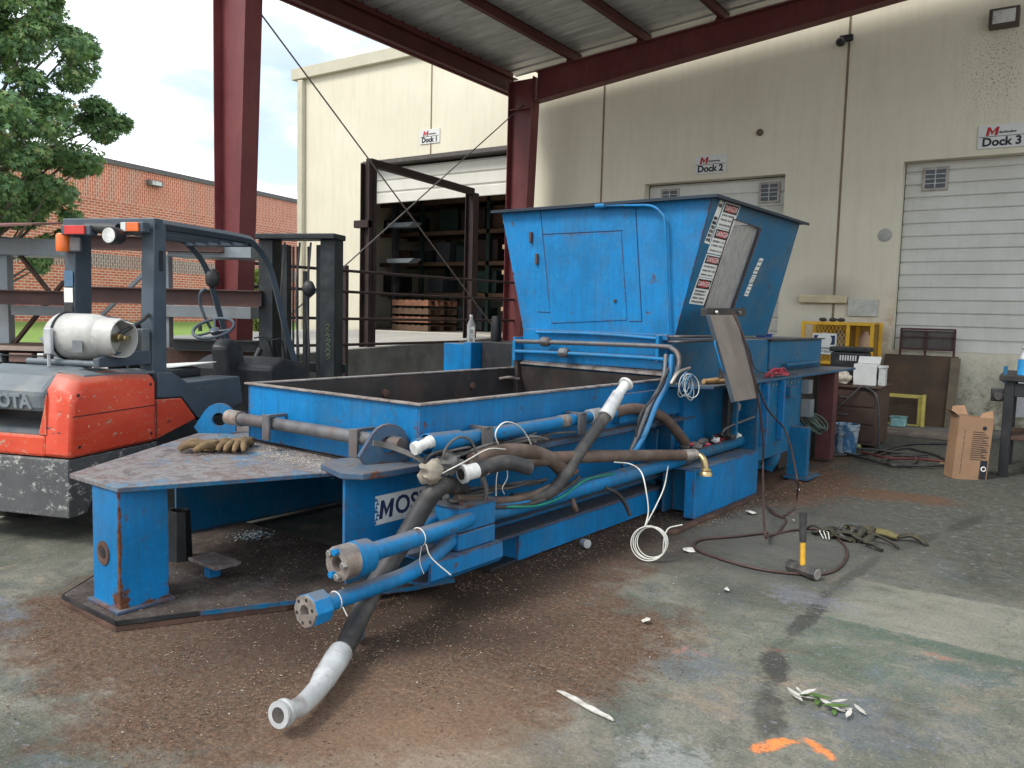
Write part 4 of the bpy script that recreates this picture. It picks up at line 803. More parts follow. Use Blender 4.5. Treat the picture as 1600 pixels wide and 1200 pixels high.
# --- long side pipes
def tp(pts, r, name, m, u=None, sub=5, n=12): return mk(MB(M).tube(pts, r, n, sub), name, m, 0, smooth=55)
up = -2.99
tp([(up, 3.02, .885), (up, 4.0, .89), (up, 5.05, .90)], .042, 'side_pipe', M_bluepipe)
tp([(up, 4.72, .898), (up, 4.86, .90)], .052, 'pipe_sleeve', M_galv); tp([(up, 4.35, .895), (up, 4.45, .895)], .0435, 'worn_band', M_rim)
tp([(up, 5.05, .90), (up, 5.35, .905), (-2.94, 5.62, .85), (-2.90, 5.8, .75), (-2.86, 6.0, .58)], .042, 'rubber_bend', M_rubbrown)
for v in (3.55, 4.55): mk(MB(M).box(up - .07, up + .065, v - .015, v + .015, .925, .945).box(up + .048, up + .065, v - .045, v + .045, .80, .944), 'pipe_clamp', M_pipe, .002)
tp([(-4.72, 3.06, .86), (-4.2, 3.05, .87), (-3.40, 3.04, .875), (-3.1, 3.03, .88)], .040, 'front_pipe', M_pipe)
tp([(-4.78, 3.06, .86), (-4.64, 3.06, .861)], .052, 'pipe_collar', M_raw)
for x in (-4.27, -3.45): mk(MB(M).box(x - .016, x + .016, 3.0, 3.14, .91, .93).box(x - .035, x + .035, 2.985, 3.0, .77, .93), 'pipe_clamp', M_pipe, .002)
# lower big pipe: from clamp block back to mid, then the rear run
tp([(-2.85, 3.40, .475), (-2.85, 3.8, .465), (-2.85, 4.6, .462), (-2.85, 5.7, .465), (-2.85, 5.95, .47)], .056, 'lower_pipe', M_bluepipe)
tp([(-2.85, 5.96, .47), (-2.85, 7.0, .48), (-2.84, 8.7, .49)], .052, 'rear_pipe', M_blued); tp([(-2.85, 5.9, .469), (-2.85, 6.0, .471)], .064, 'pipe_collar', M_pipe); 
mk(MB(M).box(-2.92, -2.76, 7.75, 7.92, .36, .47).box(-2.92, -2.76, 7.75, 7.92, .478, .57), 'rear_clamp_block', M_blue, .006)
tp([(-2.80, 7.84, .37), (-2.78, 7.8, .26), (-2.84, 7.8, .14)], .07, 'rear_elbow', M_blued)
# --- front manifold: clamp block, bent bracket, two flanged pipes
cbk = mk(MB(M).box(-2.95, -2.77, 3.13, 3.44, .43, .56), 'clamp_block', M_blue, .008); mk(MB(M).box(-2.95, -2.77, 3.13, 3.44, .33, .425), 'clamp_block', M_blue, .008)
MB(M).box(-2.96, -2.76, 3.12, 3.45, .561, .572).make('cap_plate', M_bluerust, cbk, .002)
for y in (3.18, 3.38): MB(M).lathe((-2.80, y, .572), (0, 0, 1), [(0, .014), (.018, .014)], 6).make('bolt', M_rust, cbk)
# bracket: channel under the block, with a curled lower lip
br = MB(M); br.ext([(-2.76, 3.47, .325), (-2.74, 3.47, .325), (-2.735, 3.47, .24), (-2.76, 3.47, .21), (-2.86, 3.47, .195), (-2.96, 3.47, .20), (-2.96, 3.47, .215), (-2.86, 3.47, .212), (-2.77, 3.47, .225), (-2.755, 3.47, .245)], (0, -.58, 0)); mk(br, 'curled_bracket', M_blue, 0, smooth=35)
mk(MB(M).box(-3.20, -2.75, 2.92, 3.48, .313, .326), 'bracket_plate', M_blue, .004)
mk(MB(M).box(-3.20, -3.185, 2.72, 3.7, .16, .32), 'bracket_back', M_blued, .003)
fa = (-2.78, 2.36, .455)
tp([(-2.84, 3.30, .47), (-2.79, 3.22, .49), (-2.765, 3.10, .49), (-2.765, 2.96, .482), (-2.78, 2.5, .462)], .045, 'feed_pipe', M_bluepipe, sub=6, n=16)
A0 = mk(MB(M).lathe((fa[0], fa[1] + .14, fa[2]), (0, -1, 0), [(0, .05), (.0, .080), (.08, .084), (.082, .077), (.10, .075), (.10, .080), (.17, .080), (.17, .036), (.10, .032)], 28, cap=False), 'pipe_flange', M_bluepipe, 0, smooth=35)
MB(M).lathe((fa[0], fa[1] + .0405, fa[2]), (0, -1, 0), [(0, .05), (0, .081), (.078, .081), (.08, .036), (.02, .032)], 28, cap=False).make('flange_ring', M_raw, A0, smooth=35)
for k in range(5):
    a = [2.3, 1.6, -1.3, -2.0, .1][k]; c = Vector((fa[0] + .057 * math.cos(a), fa[1] - .038, fa[2] + .057 * math.sin(a)))
    MB(M).lathe(c, (0, -1, 0), [(0, .018), (.022, .018), (.024, .014)], 6).make('flange_bolt', M_bluepipe if k % 2 else M_bolt, A0)
fb = (-2.80, 2.16, .275)
tp([(-2.90, 3.38, .40), (-2.84, 3.2, .40), (-2.80, 3.02, .36), (-2.79, 2.86, .31), (-2.80, 2.7, .285), (-2.80, 2.26, .277)], .040, 'feed_pipe', M_bluepipe, sub=6, n=16)
tp([(-3.02, 3.3, .47), (-2.95, 3.1, .47), (-2.92, 2.95, .44), (-2.93, 2.8, .38)], .042, 'feed_pipe', M_bluepipe, sub=6, n=16)
Bf = mk(MB(M).lathe((fb[0], fb[1] + .10, fb[2]), (0, -1, 0), [(0, .045), (0, .076), (.09, .078), (.092, .07)], 8, cap=False), 'pipe_flange', M_bluepipe, .002)
MB(M).lathe((fb[0], fb[1] + .009, fb[2]), (0, -1, 0), [(0, .074), (.012, .074), (.013, .032), (-.06, .028)], 8, cap=False).make('flange_face', M_raw, Bf, smooth=35)
hb_ = MB(M)
for k in range(6):
    a = k * PI / 3 + .3; c = Vector((fb[0] + .055 * math.cos(a), fb[1] - .0035, fb[2] + .055 * math.sin(a))); hb_.lathe(c, (0, -1, 0), [(0, .0085), (.001, .0085)], 10)
hb_.make('bolt_hole', M_black, Bf)
mk(MB(M).box(-2.90, -2.84, 2.52, 2.545, .03, .25).box(-2.88, -2.82, 2.49, 2.518, .03, .10), 'hanging_lug', M_blued, .006)
# zip ties
mk(MB(M).ring((-2.77, 2.83, .475), (0, 1, .05), .048, .003, 20, 5), 'zip_tie', M_wire, 0); mk(MB(M).tube([(-2.72, 2.83, .45), (-2.70, 2.85, .38), (-2.63, 2.92, .29)], .0035, 5), 'zip_tie_tail', M_wire, 0)
mk(MB(M).tube([(-2.75, 2.83, .43), (-2.74, 2.81, .36), (-2.72, 2.82, .30)], .002, 5), 'zip_tie_tail', M_wire, 0)
mk(MB(M).ring((-2.80, 2.33, .278), (0, 1, .05), .043, .003, 20, 5), 'zip_tie', M_wire, 0); mk(MB(M).tube([(-2.75, 2.33, .26), (-2.72, 2.33, .225)], .003, 5), 'zip_tie_tail', M_wire, 0)
og_ = mk(MB(M).lathe((-2.99, 3.36, .888), (.04, -1, 0), [(0, .045), (0, .052), (.27, .060), (.271, .053), (0, .05)], 22, cap=False), 'open_pipe_guard', M_bluepipe, 0, smooth=40)
MB(M).lathe((-2.98, 3.12, .888), (.04, -1, 0), [(0, .052), (.001, .052)], 18).make('inside_shade', M_black, og_)  # black disc stands for the shade inside the open pipe
# --- lifting lugs at the tongue corners
def lug(cx, cy, z, ax, m):          # plate lug with an eye; ax = direction of its long side
    d = Vector((ax[0], ax[1], 0)).normalized(); n = Vector((d.y, -d.x, 0)); b = MB(M); R0, r0, h = .115, .048, .10
    out = [(-.20, 0)] + [(R0 * math.cos(a), h + R0 * math.sin(a)) for a in [PI * .86 - i * PI * .86 / 12 for i in range(13)]] + [(.115, 0)]
    inn = [(r0 * math.cos(a), h + r0 * math.sin(a)) for a in [2 * PI * i / 20 for i in range(20)]]
    o3 = Vector((cx, cy, z))
    # annular plate built as a fan strip between outline and eye
    ol = []
    for i in range(20):
        a = 2 * PI * i / 20; dx, dz = math.cos(a), math.sin(a)
        best = 9
        for p, q in zip(out, out[1:] + out[:1]):
            ex, ez = q[0] - p[0], q[1] - p[1]; den = dx * ez - dz * ex
            if abs(den) < 1e-9: continue
            t = ((p[0]) * ez - (p[1] - h) * ex) / den; s = (p[0] * dz - (p[1] - h) * dx) / den
            if t > 0 and -1e-6 <= s <= 1 + 1e-6: best = min(best, t)
        ol.append((dx * best, h + dz * best))
    def P3(p, k): return o3 + d * p[0] + Vector((0, 0, p[1])) + n * k
    vs = [P3(p, k) for k in (-.018, .018) for ring_ in (ol, inn) for p in ring_]; fs = []
    for i in range(20):
        j = (i + 1) % 20
        fs += [(i, j, 20 + j, 20 + i), (40 + i, 60 + i, 60 + j, 40 + j), (i, 40 + i, 40 + j, j), (20 + i, 20 + j, 60 + j, 60 + i)]
    b.add(vs, fs); return mk(b, 'lifting_lug', m, 0)
_e = at(343, 655, 'z', .80, M); lug(_e.x, _e.y, .70, (.72, .69), M_bluepipe); lug(-3.20, 3.02, .77, (.35, .94), M_bluerust)
# --- maker's plate on the beam
pz = [at(583, 772, 'x', -3.199, M), at(655, 757, 'x', -3.199, M)]
mp_ = MB(M); mp_.box(-3.1995, -3.197, 2.93, 3.52, .435, .595); npl = mp_.make('name_plate', M_txtw, web)
b = MB(M)
for k in range(7):
    y = 2.92 + .006 * (k % 3); z = .44 + k * .021; b.ext([(-3.1965, y, z), (-3.1965, y + .02 + .006 * ((k * 5) % 4), z), (-3.1965, y + .012, z + .02)], (.001, 0, 0))
b.make('torn_edge', M_blue, npl)
Yd = M.m.to_3x3() @ Vector((0, 1, 0)); text('OSLEY', .145, M.w(-3.1962, 3.075, .515), Yd, (0, 0, 1), 'lettering', M_txtn, npl, .0008, .003, ax='LEFT'); letter_m(M.w(-3.1962, 3.012, .515), .098, .102, Yd, (0, 0, 1), .001, .15).make('letter', M_txtn, npl)
# --- blue and grey cabinets standing behind the bin on the left of the body
mk(MB(M).box(-5.98, -5.62, 6.45, 6.9, .7, 1.265), 'blue_cabinet', M_blue, .01); mk(MB(M).box(-5.60, -5.50, 6.35, 6.9, .7, 1.29), 'cabinet_pillar', M_blue, .01)
mk(MB(M).box(-5.48, -5.02, 6.5, 7.1, .7, 1.30), 'motor_block', M_black, .01); mk(MB(M).box(-5.0, -4.72, 6.4, 7.1, .7, 1.33), 'motor_block', M_blued, .01)
mk(MB(M).lathe((-5.45, 6.7, 1.30), (0, 0, 1), [(0, .05), (.02, .06), (.2, .055), (.27, .045)], 14), 'breather_can', M_black, 0, smooth=40)
# gauge and tubes in the recess
gz_ = at(1150, 636, 'x', -2.75, M); mk(MB(M).lathe(gz_, (1, 0, 0), [(0, .035), (.03, .035), (.032, .03)], 16), 'gauge', M_raw, 0, smooth=40)
mk(MB(M).tube([(-2.75, 6.45, .62), (-2.72, 6.5, .68), (-2.72, 7.1, .72)], .010, 8), 'small_tube', M_pipe, 0, smooth=50)
mk(MB(M).box(-2.80, -2.74, 6.55, 6.72, .60, .98), 'valve_stack', M_black, .006)
# ================================================================ forklift (frame K: x right, y forward, z up; origin at its rear right corner)
fk = thing('forklift', 'scraped orange and dark grey forklift parked nose-away behind the blue press', 'forklift', -.55, 1.6, fr=K)
def orange():
    g = G('scraped_orange_paint', .42, 0, .45); n = g.noise(2, 4, .6)
    c = g.mix(g.rmp(n, .3, .7), (.54, .045, .018), (.66, .08, .032)); sc_ = g.noise(7, 7, .75, v=g.map((1, .6, 4)))
    c = g.mix(g.ma('MULTIPLY', g.rmp(sc_, .52, .72), .5), c, (.55, .13, .08)); c = g.mix(g.rmp(g.noise(11, 7, .75, v=g.map((1, .7, 2), (3, 3, 1))), .615, .63), c, (.40, .28, .2))
    c = g.mix(g.rmp(g.noise(9, 8, .75, v=g.map((.8, .8, 3), (8, 1, 4))), .625, .64), c, (.05, .04, .045))
    e = g.edge(.02, .86, .995); c = g.mix(g.rmp(g.ma('ADD', g.noise(22, 6, .7), g.ma('MULTIPLY', e, .17)), .635, .65), c, (.55, .30, .2))
    sz = g.xyz(g.n('ShaderNodeNewGeometry').outputs['Normal'])[2]; c = g.mix(g.ma('MULTIPLY', g.rmp(sz, .4, .95), .7), c, (.22, .17, .13))
    return g.end(c, g.rmp(n, .3, .7, .35, .55), g.bump(sc_, .12, .004))
M_or = orange()
def scuffed():
    g = G('scuffed_counterweight', .6); n = g.noise(3, 5, .7); f = g.noise(14, 8, .8, v=g.map((1, 1, 1.6)))
    c = g.mix(g.rmp(n, .3, .7), (.06, .062, .066), (.10, .10, .10)); c = g.mix(g.rmp(f, .56, .60), c, (.40, .40, .37)); e = g.edge(.03, .8, .99)
    c = g.mix(g.rmp(g.ma('ADD', f, g.ma('MULTIPLY', e, .15)), .62, .65), c, (.42, .41, .38)); return g.end(c, None, g.bump(f, .2, .004))
M_scuff = scuffed()
def kk(b, name, m, bev=.01, par=None, smooth=None): return b.make(name, m, par or fk, bev, smooth)
# lower counterweight with wheel arch cut
cw = MB(K); cw.ext([(-1.12, .0, .20), (-1.12, .16, .20), (-1.12, .25, .36), (-1.12, .45, .50), (-1.12, 1.0, .56), (-1.12, 1.0, .585), (-1.12, .0, .585)], (1.10, 0, 0)); kk(cw, 'counterweight', M_scuff, .02)
# orange body: two flanks, rear lip, hood
for x0, nm in ((-.21, 0), (-1.14, 1)):
    b = MB(K)
    if nm == 0: b.ext([(-.19, 0, .59), (0, .005, .59), (0, .03, 1.03), (-.02, .07, 1.10), (-.20, .10, 1.135), (-.12, .02, .88), (-.19, .0, .74)], (0, .0, 0))
    b = MB(K)
    sx = [0, -.02, -.10] if nm == 0 else [-1.14, -1.12, -1.04]
    pr = [(0, .0), (.59, 1.0)]
    side = lambda x, top: [(x, .005, .592), (x, .82, .592), (x, .82, top - .02), (x, .55, top), (x, .12, top), (x, .03, top - .10)]
    xs_ = [(0, 1.05), (-.035, 1.10), (-.11, 1.125), (-.22, 1.135)] if nm == 0 else [(-1.14, 1.05), (-1.105, 1.10), (-1.03, 1.125), (-.92, 1.135)]
    vs = []; 
    for x, t in xs_: vs += side(x, t)
    n = 6; fs = [tuple(range(n)), tuple(range(3 * n, 4 * n))]
    for a in range(3):
        for i in range(n): fs.append((a * n + i, a * n + (i + 1) % n, (a + 1) * n + (i + 1) % n, (a + 1) * n + i))
    b.add(vs, fs); kk(b, 'body_flank', M_or, .025, smooth=40)
kk(MB(K).box(-.93, -.20, .004, .30, .592, .735), 'rear_bumper', M_or, .02)
kk(MB(K).ext([(-.93, .02, .737), (-.20, .02, .737), (-.20, .30, .80), (-.93, .30, .80)], (0, 0, .004)), 'recess_shelf', M_cwt, 0)
kk(MB(K).ext([(-.25, .006, .737), (-.19, .006, .737), (-.19, .006, 1.0), (-.205, .006, .9)], (0, .25, 0)), 'recess_cheek', M_or, .004)
kk(MB(K).box(-.93, -.20, .28, .34, .735, .97), 'recess_back', M_black, 0)  # black back stands in for the shade in the recess
hd_ = MB(K); hd_.ext([(-.925, .0, .885), (-.925, .30, .885), (-.925, .92, .96), (-.925, .92, 1.10), (-.925, .35, 1.16), (-.925, .10, 1.115), (-.925, -.01, 1.02)], (.735, 0, 0)); kk(hd_, 'hood', M_cwt, .03)
hd2 = MB(K); hd2.ext([(-.22, .14, 1.13), (-.22, .88, 1.10), (-.05, .88, 1.085), (-.06, .2, 1.10)], (0, 0, .022)); kk(hd2, 'hood_trim', M_cwt, .01)
c = K.w(-.545, -.012, .948); text('TOYOTA', .125, c, K.m.to_3x3() @ Vector((1, 0, 0)), K.m.to_3x3() @ Vector((0, -.1, 1)), 'lettering', plain('embossed_lettering', (.20, .225, .24), .5, 0, .1, 8), fk, .006, .004)
sm_ = MB(K); sm_.box(.0005, .0018, .03, .82, .86, .866).box(.0005, .0018, .815, .822, .60, 1.07); sm_.make('flank_seam', M_black, fk)
for (y, z) in ((.08, 1.0), (.08, .66), (.76, .66), (.76, 1.02)): MB(K).lathe((.0, y, z), (1, 0, 0), [(0, .012), (.004, .010)], 8).make('flank_bolt', M_black, fk)
for k in range(5): MB(K).box(-.80, -.40, .45 + k * .07, .47 + k * .07, 1.142 - k * .010, 1.150 - k * .010).make('hood_slot', M_black, fk)
# side panels ahead of the flank
kk(MB(K).ext([(-.01, .825, .60), (-.01, 1.30, .70), (-.01, 1.12, .885), (-.01, .825, .90)], (-.25, 0, 0)), 'side_panel', M_or, .01)
kk(MB(K).ext([(-.012, .86, .905), (-.012, 1.13, .89), (-.012, 1.33, .70), (-.012, 1.45, .70), (-.012, 1.95, .76), (-.012, 1.90, 1.0), (-.012, 1.2, 1.0), (-.012, 1.02, 1.09), (-.012, .86, 1.10)], (-.28, 0, 0)), 'grey_side_cover', M_guard, .01)
kk(MB(K).box(-1.1, -.02, .84, 2.0, .45, .69), 'chassis', M_black, .01)
kk(MB(K).box(-1.1, -.3, .9, 1.95, .69, .98), 'engine_cover', M_blackpl, .02)
c = K.w(-.008, 1.42, .93); text('TOYOTA', .06, c, K.m.to_3x3() @ Vector((0, 1, 0)), (0, 0, 1), 'side_lettering', M_cwt, fk, .001)
kk(MB(K).ext([(-1.1, 1.95, .46), (-1.1, 3.25, .40), (-1.1, 3.25, .55), (-1.1, 1.95, .66)], (1.08, 0, 0)), 'footplate', M_black, .01)
# seat, dashboard, steering
st = kk(MB(K).box(-.80, -.30, 1.30, 1.78, .985, 1.075), 'seat', M_blackpl, .03)
kk(MB(K).ext([(-.78, 1.24, 1.0), (-.32, 1.24, 1.0), (-.36, 1.15, 1.13), (-.74, 1.15, 1.13)], (0, .08, 0)), 'seat_back', M_blackpl, .02)
ppr = MB(K).ext([(-.72, 1.50, 1.082), (-.36, 1.42, 1.082), (-.26, 1.92, 1.11), (-.60, 1.98, 1.085)], (0, 0, .006)).make('paper_sheet', M_txtw); tag(ppr, 'loose sheets of white paper lying on the forklift seat', 'paper')
kk(MB(K).ext([(-.95, 2.55, .55), (-.95, 3.2, .55), (-.95, 3.2, 1.02), (-.95, 2.75, 1.12), (-.95, 2.5, 1.04)], (.88, 0, 0)), 'dashboard', M_blackpl, .04)
kk(MB(K).ext([(-.62, 2.40, .80), (-.62, 2.68, .95), (-.62, 2.62, 1.24), (-.62, 2.44, 1.30), (-.62, 2.34, 1.22)], (.17, 0, 0)), 'steering_column', M_blackpl, .03)
sw_c = Vector((-.55, 2.30, 1.395)); ax = Vector((0.05, -.55, 1)).normalized()
stw = MB(K); stw.ring(sw_c, ax, .185, .015, 32, 8); u1 = ax.cross(Vector((1, 0, 0))).normalized(); u2 = ax.cross(u1)
for a in (.5, 2.6, 4.7): stw.tube([sw_c - ax * .03, sw_c - ax * .02 + (u1 * math.cos(a) + u2 * math.sin(a)) * .09, sw_c + (u1 * math.cos(a) + u2 * math.sin(a)) * .18], .012, 6)
stw.lathe(sw_c - ax * .06, ax, [(0, .035), (.045, .05), (.055, .035)], 14); kk(stw, 'steering_wheel', M_guard, 0, smooth=50)
kk(MB(K).tube([(-.55, 2.1, 1.37), (-.55, 2.1, 1.42)], .018, 10), 'spinner_knob', M_black, 0, smooth=50)
for k in range(3): kk(MB(K).tube([(-.36 + k * .07, 2.66, 1.30 - k * .01), (-.30 + k * .07, 2.70, 1.31 - k * .01), (-.26 + k * .07, 2.76, 1.28), (-.25 + k * .07, 2.84, 1.06)], .009, 6), 'control_lever', M_black, 0, smooth=50)
kk(MB(K).tube([(-.72, 2.40, 1.50), (-.75, 2.38, 1.62), (-.73, 2.36, 1.72), (-.70, 2.40, 1.76)], .014, 8).tube([(-.60, 2.5, 1.28), (-.68, 2.45, 1.38), (-.72, 2.40, 1.5)], .014, 8), 'grab_handle', M_guard, 0, smooth=50)
# overhead guard: rear pillars, front pillars, side rails, roof slats
def post_(name, x0, x1, pts, wy, m=M_guard):        # flat pillar following (y,z) points
    b = MB(K); o = []
    for (y, z, w) in pts: o.append((y, z, w))
    vs = []
    for x in (x0, x1):
        vs += [(x, y, z) for y, z, w in o] + [(x, y + w, z) for y, z, w in reversed(o)]
    n = len(o) * 2; b.add(vs, [tuple(range(n)), tuple(range(2 * n - 1, n - 1, -1))] + [(i, (i + 1) % n, n + (i + 1) % n, n + i) for i in range(n)]); return kk(b, name, m, .008)
rp1 = post_('rear_pillar', -.17, -.06, [(.86, .95, .20), (.86, 1.1, .16), (.90, 2.20, .13)], 0)
rp2 = post_('rear_pillar', -.86, -.76, [(.86, .95, .20), (.86, 1.1, .18), (.90, 2.20, .16)], 0)
for x in (-.115, -.81):
    kk(MB(K).tube([(x, .96, 2.205), (x, 2.05, 2.205), (x, 2.28, 2.17), (x, 2.50, 2.02), (x, 2.62, 1.84), (x, 2.85, 1.35), (x, 3.08, .9), (x, 3.12, .6)], .036, 4, sub=4), 'guard_rail', M_guard, .004)
kk(MB(K).box(-.88, -.06, .90, 1.0, 2.15, 2.235), 'guard_cross_bar', M_guard, .008)
kk(MB(K).box(-.79, -.14, 2.22, 2.30, 2.14, 2.21), 'guard_cross_bar', M_guard, .008)
for k in range(5): kk(MB(K).box(-.71 + k * .13, -.69 + k * .13, 1.0, 2.24, 2.165, 2.205), 'roof_slat', M_guard, .002)
MB(K).box(-.055, -.0535, .945, .985, 1.85, 2.0).make('slot', M_black, rp1); 
b = MB(K); b.box(-.165, -.07, .8785, .8805, 1.06, 1.15); dcl = b.make('decal', M_txtk, rp1)
st_pts = [Vector((-.1175 + (.038 if i % 2 == 0 else .016) * math.sin(i * PI / 5), .8765, 1.105 + (.038 if i % 2 == 0 else .016) * math.cos(i * PI / 5))) for i in range(10)]
MB(K).ext(st_pts, (0, -.001, 0)).make('star_mark', plain('pale_orange_mark', (.6, .33, .15), .5), dcl)
MB(K).box(-.85, -.77, .872, .874, 1.72, 1.84).make('label_plate', plain('blue_label', (.08, .16, .25), .5), rp2); MB(K).box(-.85, -.77, .868, .870, 1.60, 1.71).make('label_plate', M_txtw, rp2); MB(K).box(-.85, -.77, .865, .867, 1.50, 1.59).make('label_plate', M_black, rp2)
# rear lamps
M_amber = plain('amber_lens', (.75, .16, .035), .25, 0, .1, 10, 0); M_redl = plain('red_lens', (.55, .04, .03), .25, 0, .1, 10, 0)
lm = kk(MB(K).box(-.80, -.54, .80, .88, 2.10, 2.175), 'tail_lamp', M_guard, .008); MB(K).box(-.76, -.58, .785, .80, 2.105, 2.17).make('lens', M_redl, lm, .004)
lm = kk(MB(K).box(-.27, -.08, .80, .88, 2.12, 2.195), 'tail_lamp', M_guard, .008); MB(K).box(-.21, -.11, .785, .80, 2.125, 2.19).make('lens', M_amber, lm, .004); MB(K).box(-.26, -.215, .785, .80, 2.125, 2.19).make('lens', M_white, lm, .004)
lm = kk(MB(K).lathe((-.82, .84, 2.0), (0, 0, 1), [(-.02, .045), (0, .05), (.10, .05), (.115, .04)], 16), 'indicator_lamp', M_amber, 0, smooth=40); MB(K).box(-.76, -.66, .83, .86, 1.98, 2.09).make('bracket', M_pipe, lm, .01)
lm = kk(MB(K).lathe((-.25, .66, 2.085), (0, 1, 0), [(0, .062), (.02, .066), (.10, .058), (.14, .03)], 20), 'work_lamp', M_black, 0, smooth=40); MB(K).lathe((-.25, .655, 2.085), (0, 1, 0), [(0, .054), (.004, .054)], 20).make('lens', M_white, lm)
kk(MB(K).tube([(-.30, .80, 2.11), (-.18, .92, 2.13)], .018, 8), 'lamp_arm', M_pipe, 0)
kk(MB(K).tube([(-.62, .86, 2.16), (-.34, .86, 2.15)], .04, 10), 'wire_bundle', M_black, 0, smooth=50)
# mirror lamps on the front pillar
lm = kk(MB(K).blob((-.70, 2.50, 1.86), .07, .06, .09, 3, .15), 'front_lamp', M_black, 0, smooth=60); lm = kk(MB(K).blob((-.10, 3.25, 1.80), .07, .06, .08, 4, .15), 'front_lamp', M_black, 0, smooth=60)
# mast
M_mast = plain('black_mast_steel', (.016, .02, .022), .5, .2, .3, 6, .15, ((.06, .065, .065), .5))
mst = kk(MB(K).box(-.90, .04, 3.52, 3.80, 2.33, 2.39), 'mast_crossbar', M_mast, .01)
for x0 in (-.90, -.16):
    kk(MB(K).box(x0, x0 + .17, 3.60, 3.62, .08, 2.33).box(x0, x0 + .02, 3.62, 3.80, .08, 2.33).box(x0 + .15, x0 + .17, 3.62, 3.80, .08, 2.33), 'mast_channel', M_mast, .004)
for x in (-.66, -.24): kk(MB(K).box(x, x + .07, 3.66, 3.76, .1, 2.28), 'inner_rail', M_mast, .004)
for x in (-.50, -.45, -.32): kk(MB(K).tube([(x, 3.64, .2), (x, 3.64, 2.26)], .012, 6), 'lift_chain', M_mast, 0)
kk(MB(K).tube([(-.38, 3.70, .2), (-.38, 3.70, 2.0)], .035, 10), 'lift_cylinder', M_mast, 0, smooth=50)
for px in (-.58, -.40, -.27): kk(MB(K).tube([(px, 3.60, 2.3), (px - .02, 3.56, 1.7), (px, 3.58, 1.1)], .011, 6), 'hose', M_rub, 0, smooth=50)
for z in (.4, .9): kk(MB(K).box(-.9, .04, 3.82, 3.87, z, z + .1), 'fork_carriage', M_mast, .006)
kk(MB(K).tube([(-.90, 3.3, .75), (-.82, 3.5, 1.15)], .035, 8), 'tilt_cylinder', M_mast, 0, smooth=50)
for x in (-.75, -.2): kk(MB(K).box(x, x + .1, 3.88, 4.9, .06, .10), 'fork', M_mast, .006)
gm_ = plain('chalk_green', (.12, .17, .08), .8); rq = random.Random(3)
for k in range(7): zz = 1.42 - k * .055; MB(K).tube([(-.09 + rq.uniform(-.01, .01), 3.597, zz), (-.06 + rq.uniform(-.02, .02), 3.597, zz + .02), (-.05 + rq.uniform(-.01, .02), 3.597, zz - .01), (-.08, 3.597, zz - .03)], .003, 4, 3).make('chalk_stroke', gm_, fk)
# wheels
def wheel(x, y, r, w):
    t = kk(MB(K).lathe((x, y, r), (1, 0, 0), [(0, r * .6), (0, r * .93), (.02, r), (w - .02, r), (w, r * .93), (w, r * .6)], 28), 'wheel', M_rub, 0, smooth=40)
    MB(K).lathe((x + w - .03, y, r), (1, 0, 0), [(0, r * .58), (.02, r * .55), (.03, r * .2)], 20).make('rim', M_cwt, t, smooth=40)
wheel(-.22, .55, .27, .19); wheel(-1.1, .55, .27, .19); wheel(-.26, 2.75, .35, .24); wheel(-1.12, 2.75, .35, .24)
# tank cradle
kk(MB(K).tube([(-.68, .36, 1.185), (-.1, .36, 1.185)], .021, 10), 'cradle_bar', M_cwt, 0, smooth=50); kk(MB(K).tube([(-.68, .60, 1.185), (-.1, .60, 1.185)], .021, 10), 'cradle_bar', M_cwt, 0, smooth=50)
kk(MB(K).ext([(-.12, .34, 1.16), (-.12, .86, 1.16), (-.12, .86, 1.26), (-.12, .5, 1.26), (-.12, .34, 1.22)], (.05, 0, 0)), 'cradle_plate', M_guard, .006)
kk(MB(K).box(-.16, -.08, .78, .86, 1.22, 1.42).box(-.2, -.14, .7, .84, 1.24, 1.28).box(-.2, -.14, .7, .84, 1.36, 1.40), 'tank_hinge', M_cwt, .006)
kk(MB(K).tube([(-.13, .74, 1.2), (-.13, .74, 1.46)], .016, 8), 'hinge_pin', M_raw, 0, smooth=50)
# gas cylinder strapped across the cradle
def tankmat():
    g = G('dull_white_tank', .45); n = g.noise(5, 6, .7); c = g.mix(g.rmp(n, .3, .65), (.50, .49, .455), (.33, .325, .30)); c = g.mix(g.rmp(g.noise(13, 6, .75), .62, .7), c, (.2, .18, .15)); return g.end(c, None, g.bump(n, .1, .003))
M_tank = tankmat()
gc = thing('gas_cylinder', 'dented white gas cylinder strapped across the back of the forklift', 'gas cylinder', -.25, .48, 1.2, fr=K)
tr = .162; tcz = 1.362; tcy = .48
MB(K).lathe((-.58, tcy, tcz), (1, 0, 0), [(0, .05), (.01, .09), (.04, .13), (.09, tr), (.33, tr), (.37, tr * .985), (.44, tr * .88), (.48, tr * .7), (.50, .06)], 36).make('shell', M_tank, gc, smooth=50)
cl = MB(K); R1 = tr * .87; n = 30; vs = []; fs = []
for i in range(n):
    a = 2 * PI * i / n
    for (x, r) in ((-.18, R1), (.02 - (.045 if (i % 15) in (5, 6, 7) else 0), R1 * .96), (.02 - (.045 if (i % 15) in (5, 6, 7) else 0), R1 * .96 - .008), (-.18, R1 - .008)): vs.append((x, tcy + r * math.cos(a), tcz + r * math.sin(a)))
for i in range(n):
    for j in range(4): fs.append((i * 4 + j, ((i + 1) % n) * 4 + j, ((i + 1) % n) * 4 + (j + 1) % 4, i * 4 + (j + 1) % 4))
cl.add(vs, fs); cl.make('collar', M_tank, gc, smooth=40)
vl = MB(K).lathe((-.06, tcy, tcz), (1, 0, 0), [(0, .03), (.05, .03), (.055, .02), (.09, .02), (.095, .012)], 12).box(-.03, 0, tcy - .02, tcy + .09, tcz - .015, tcz + .015).make('valve', M_brass, gc, smooth=30)
MB(K).box(-.26, -.18, tcy - tr - .0035, tcy - tr * .985, tcz - .10, tcz - .02).make('tank_label', M_cwt, gc)
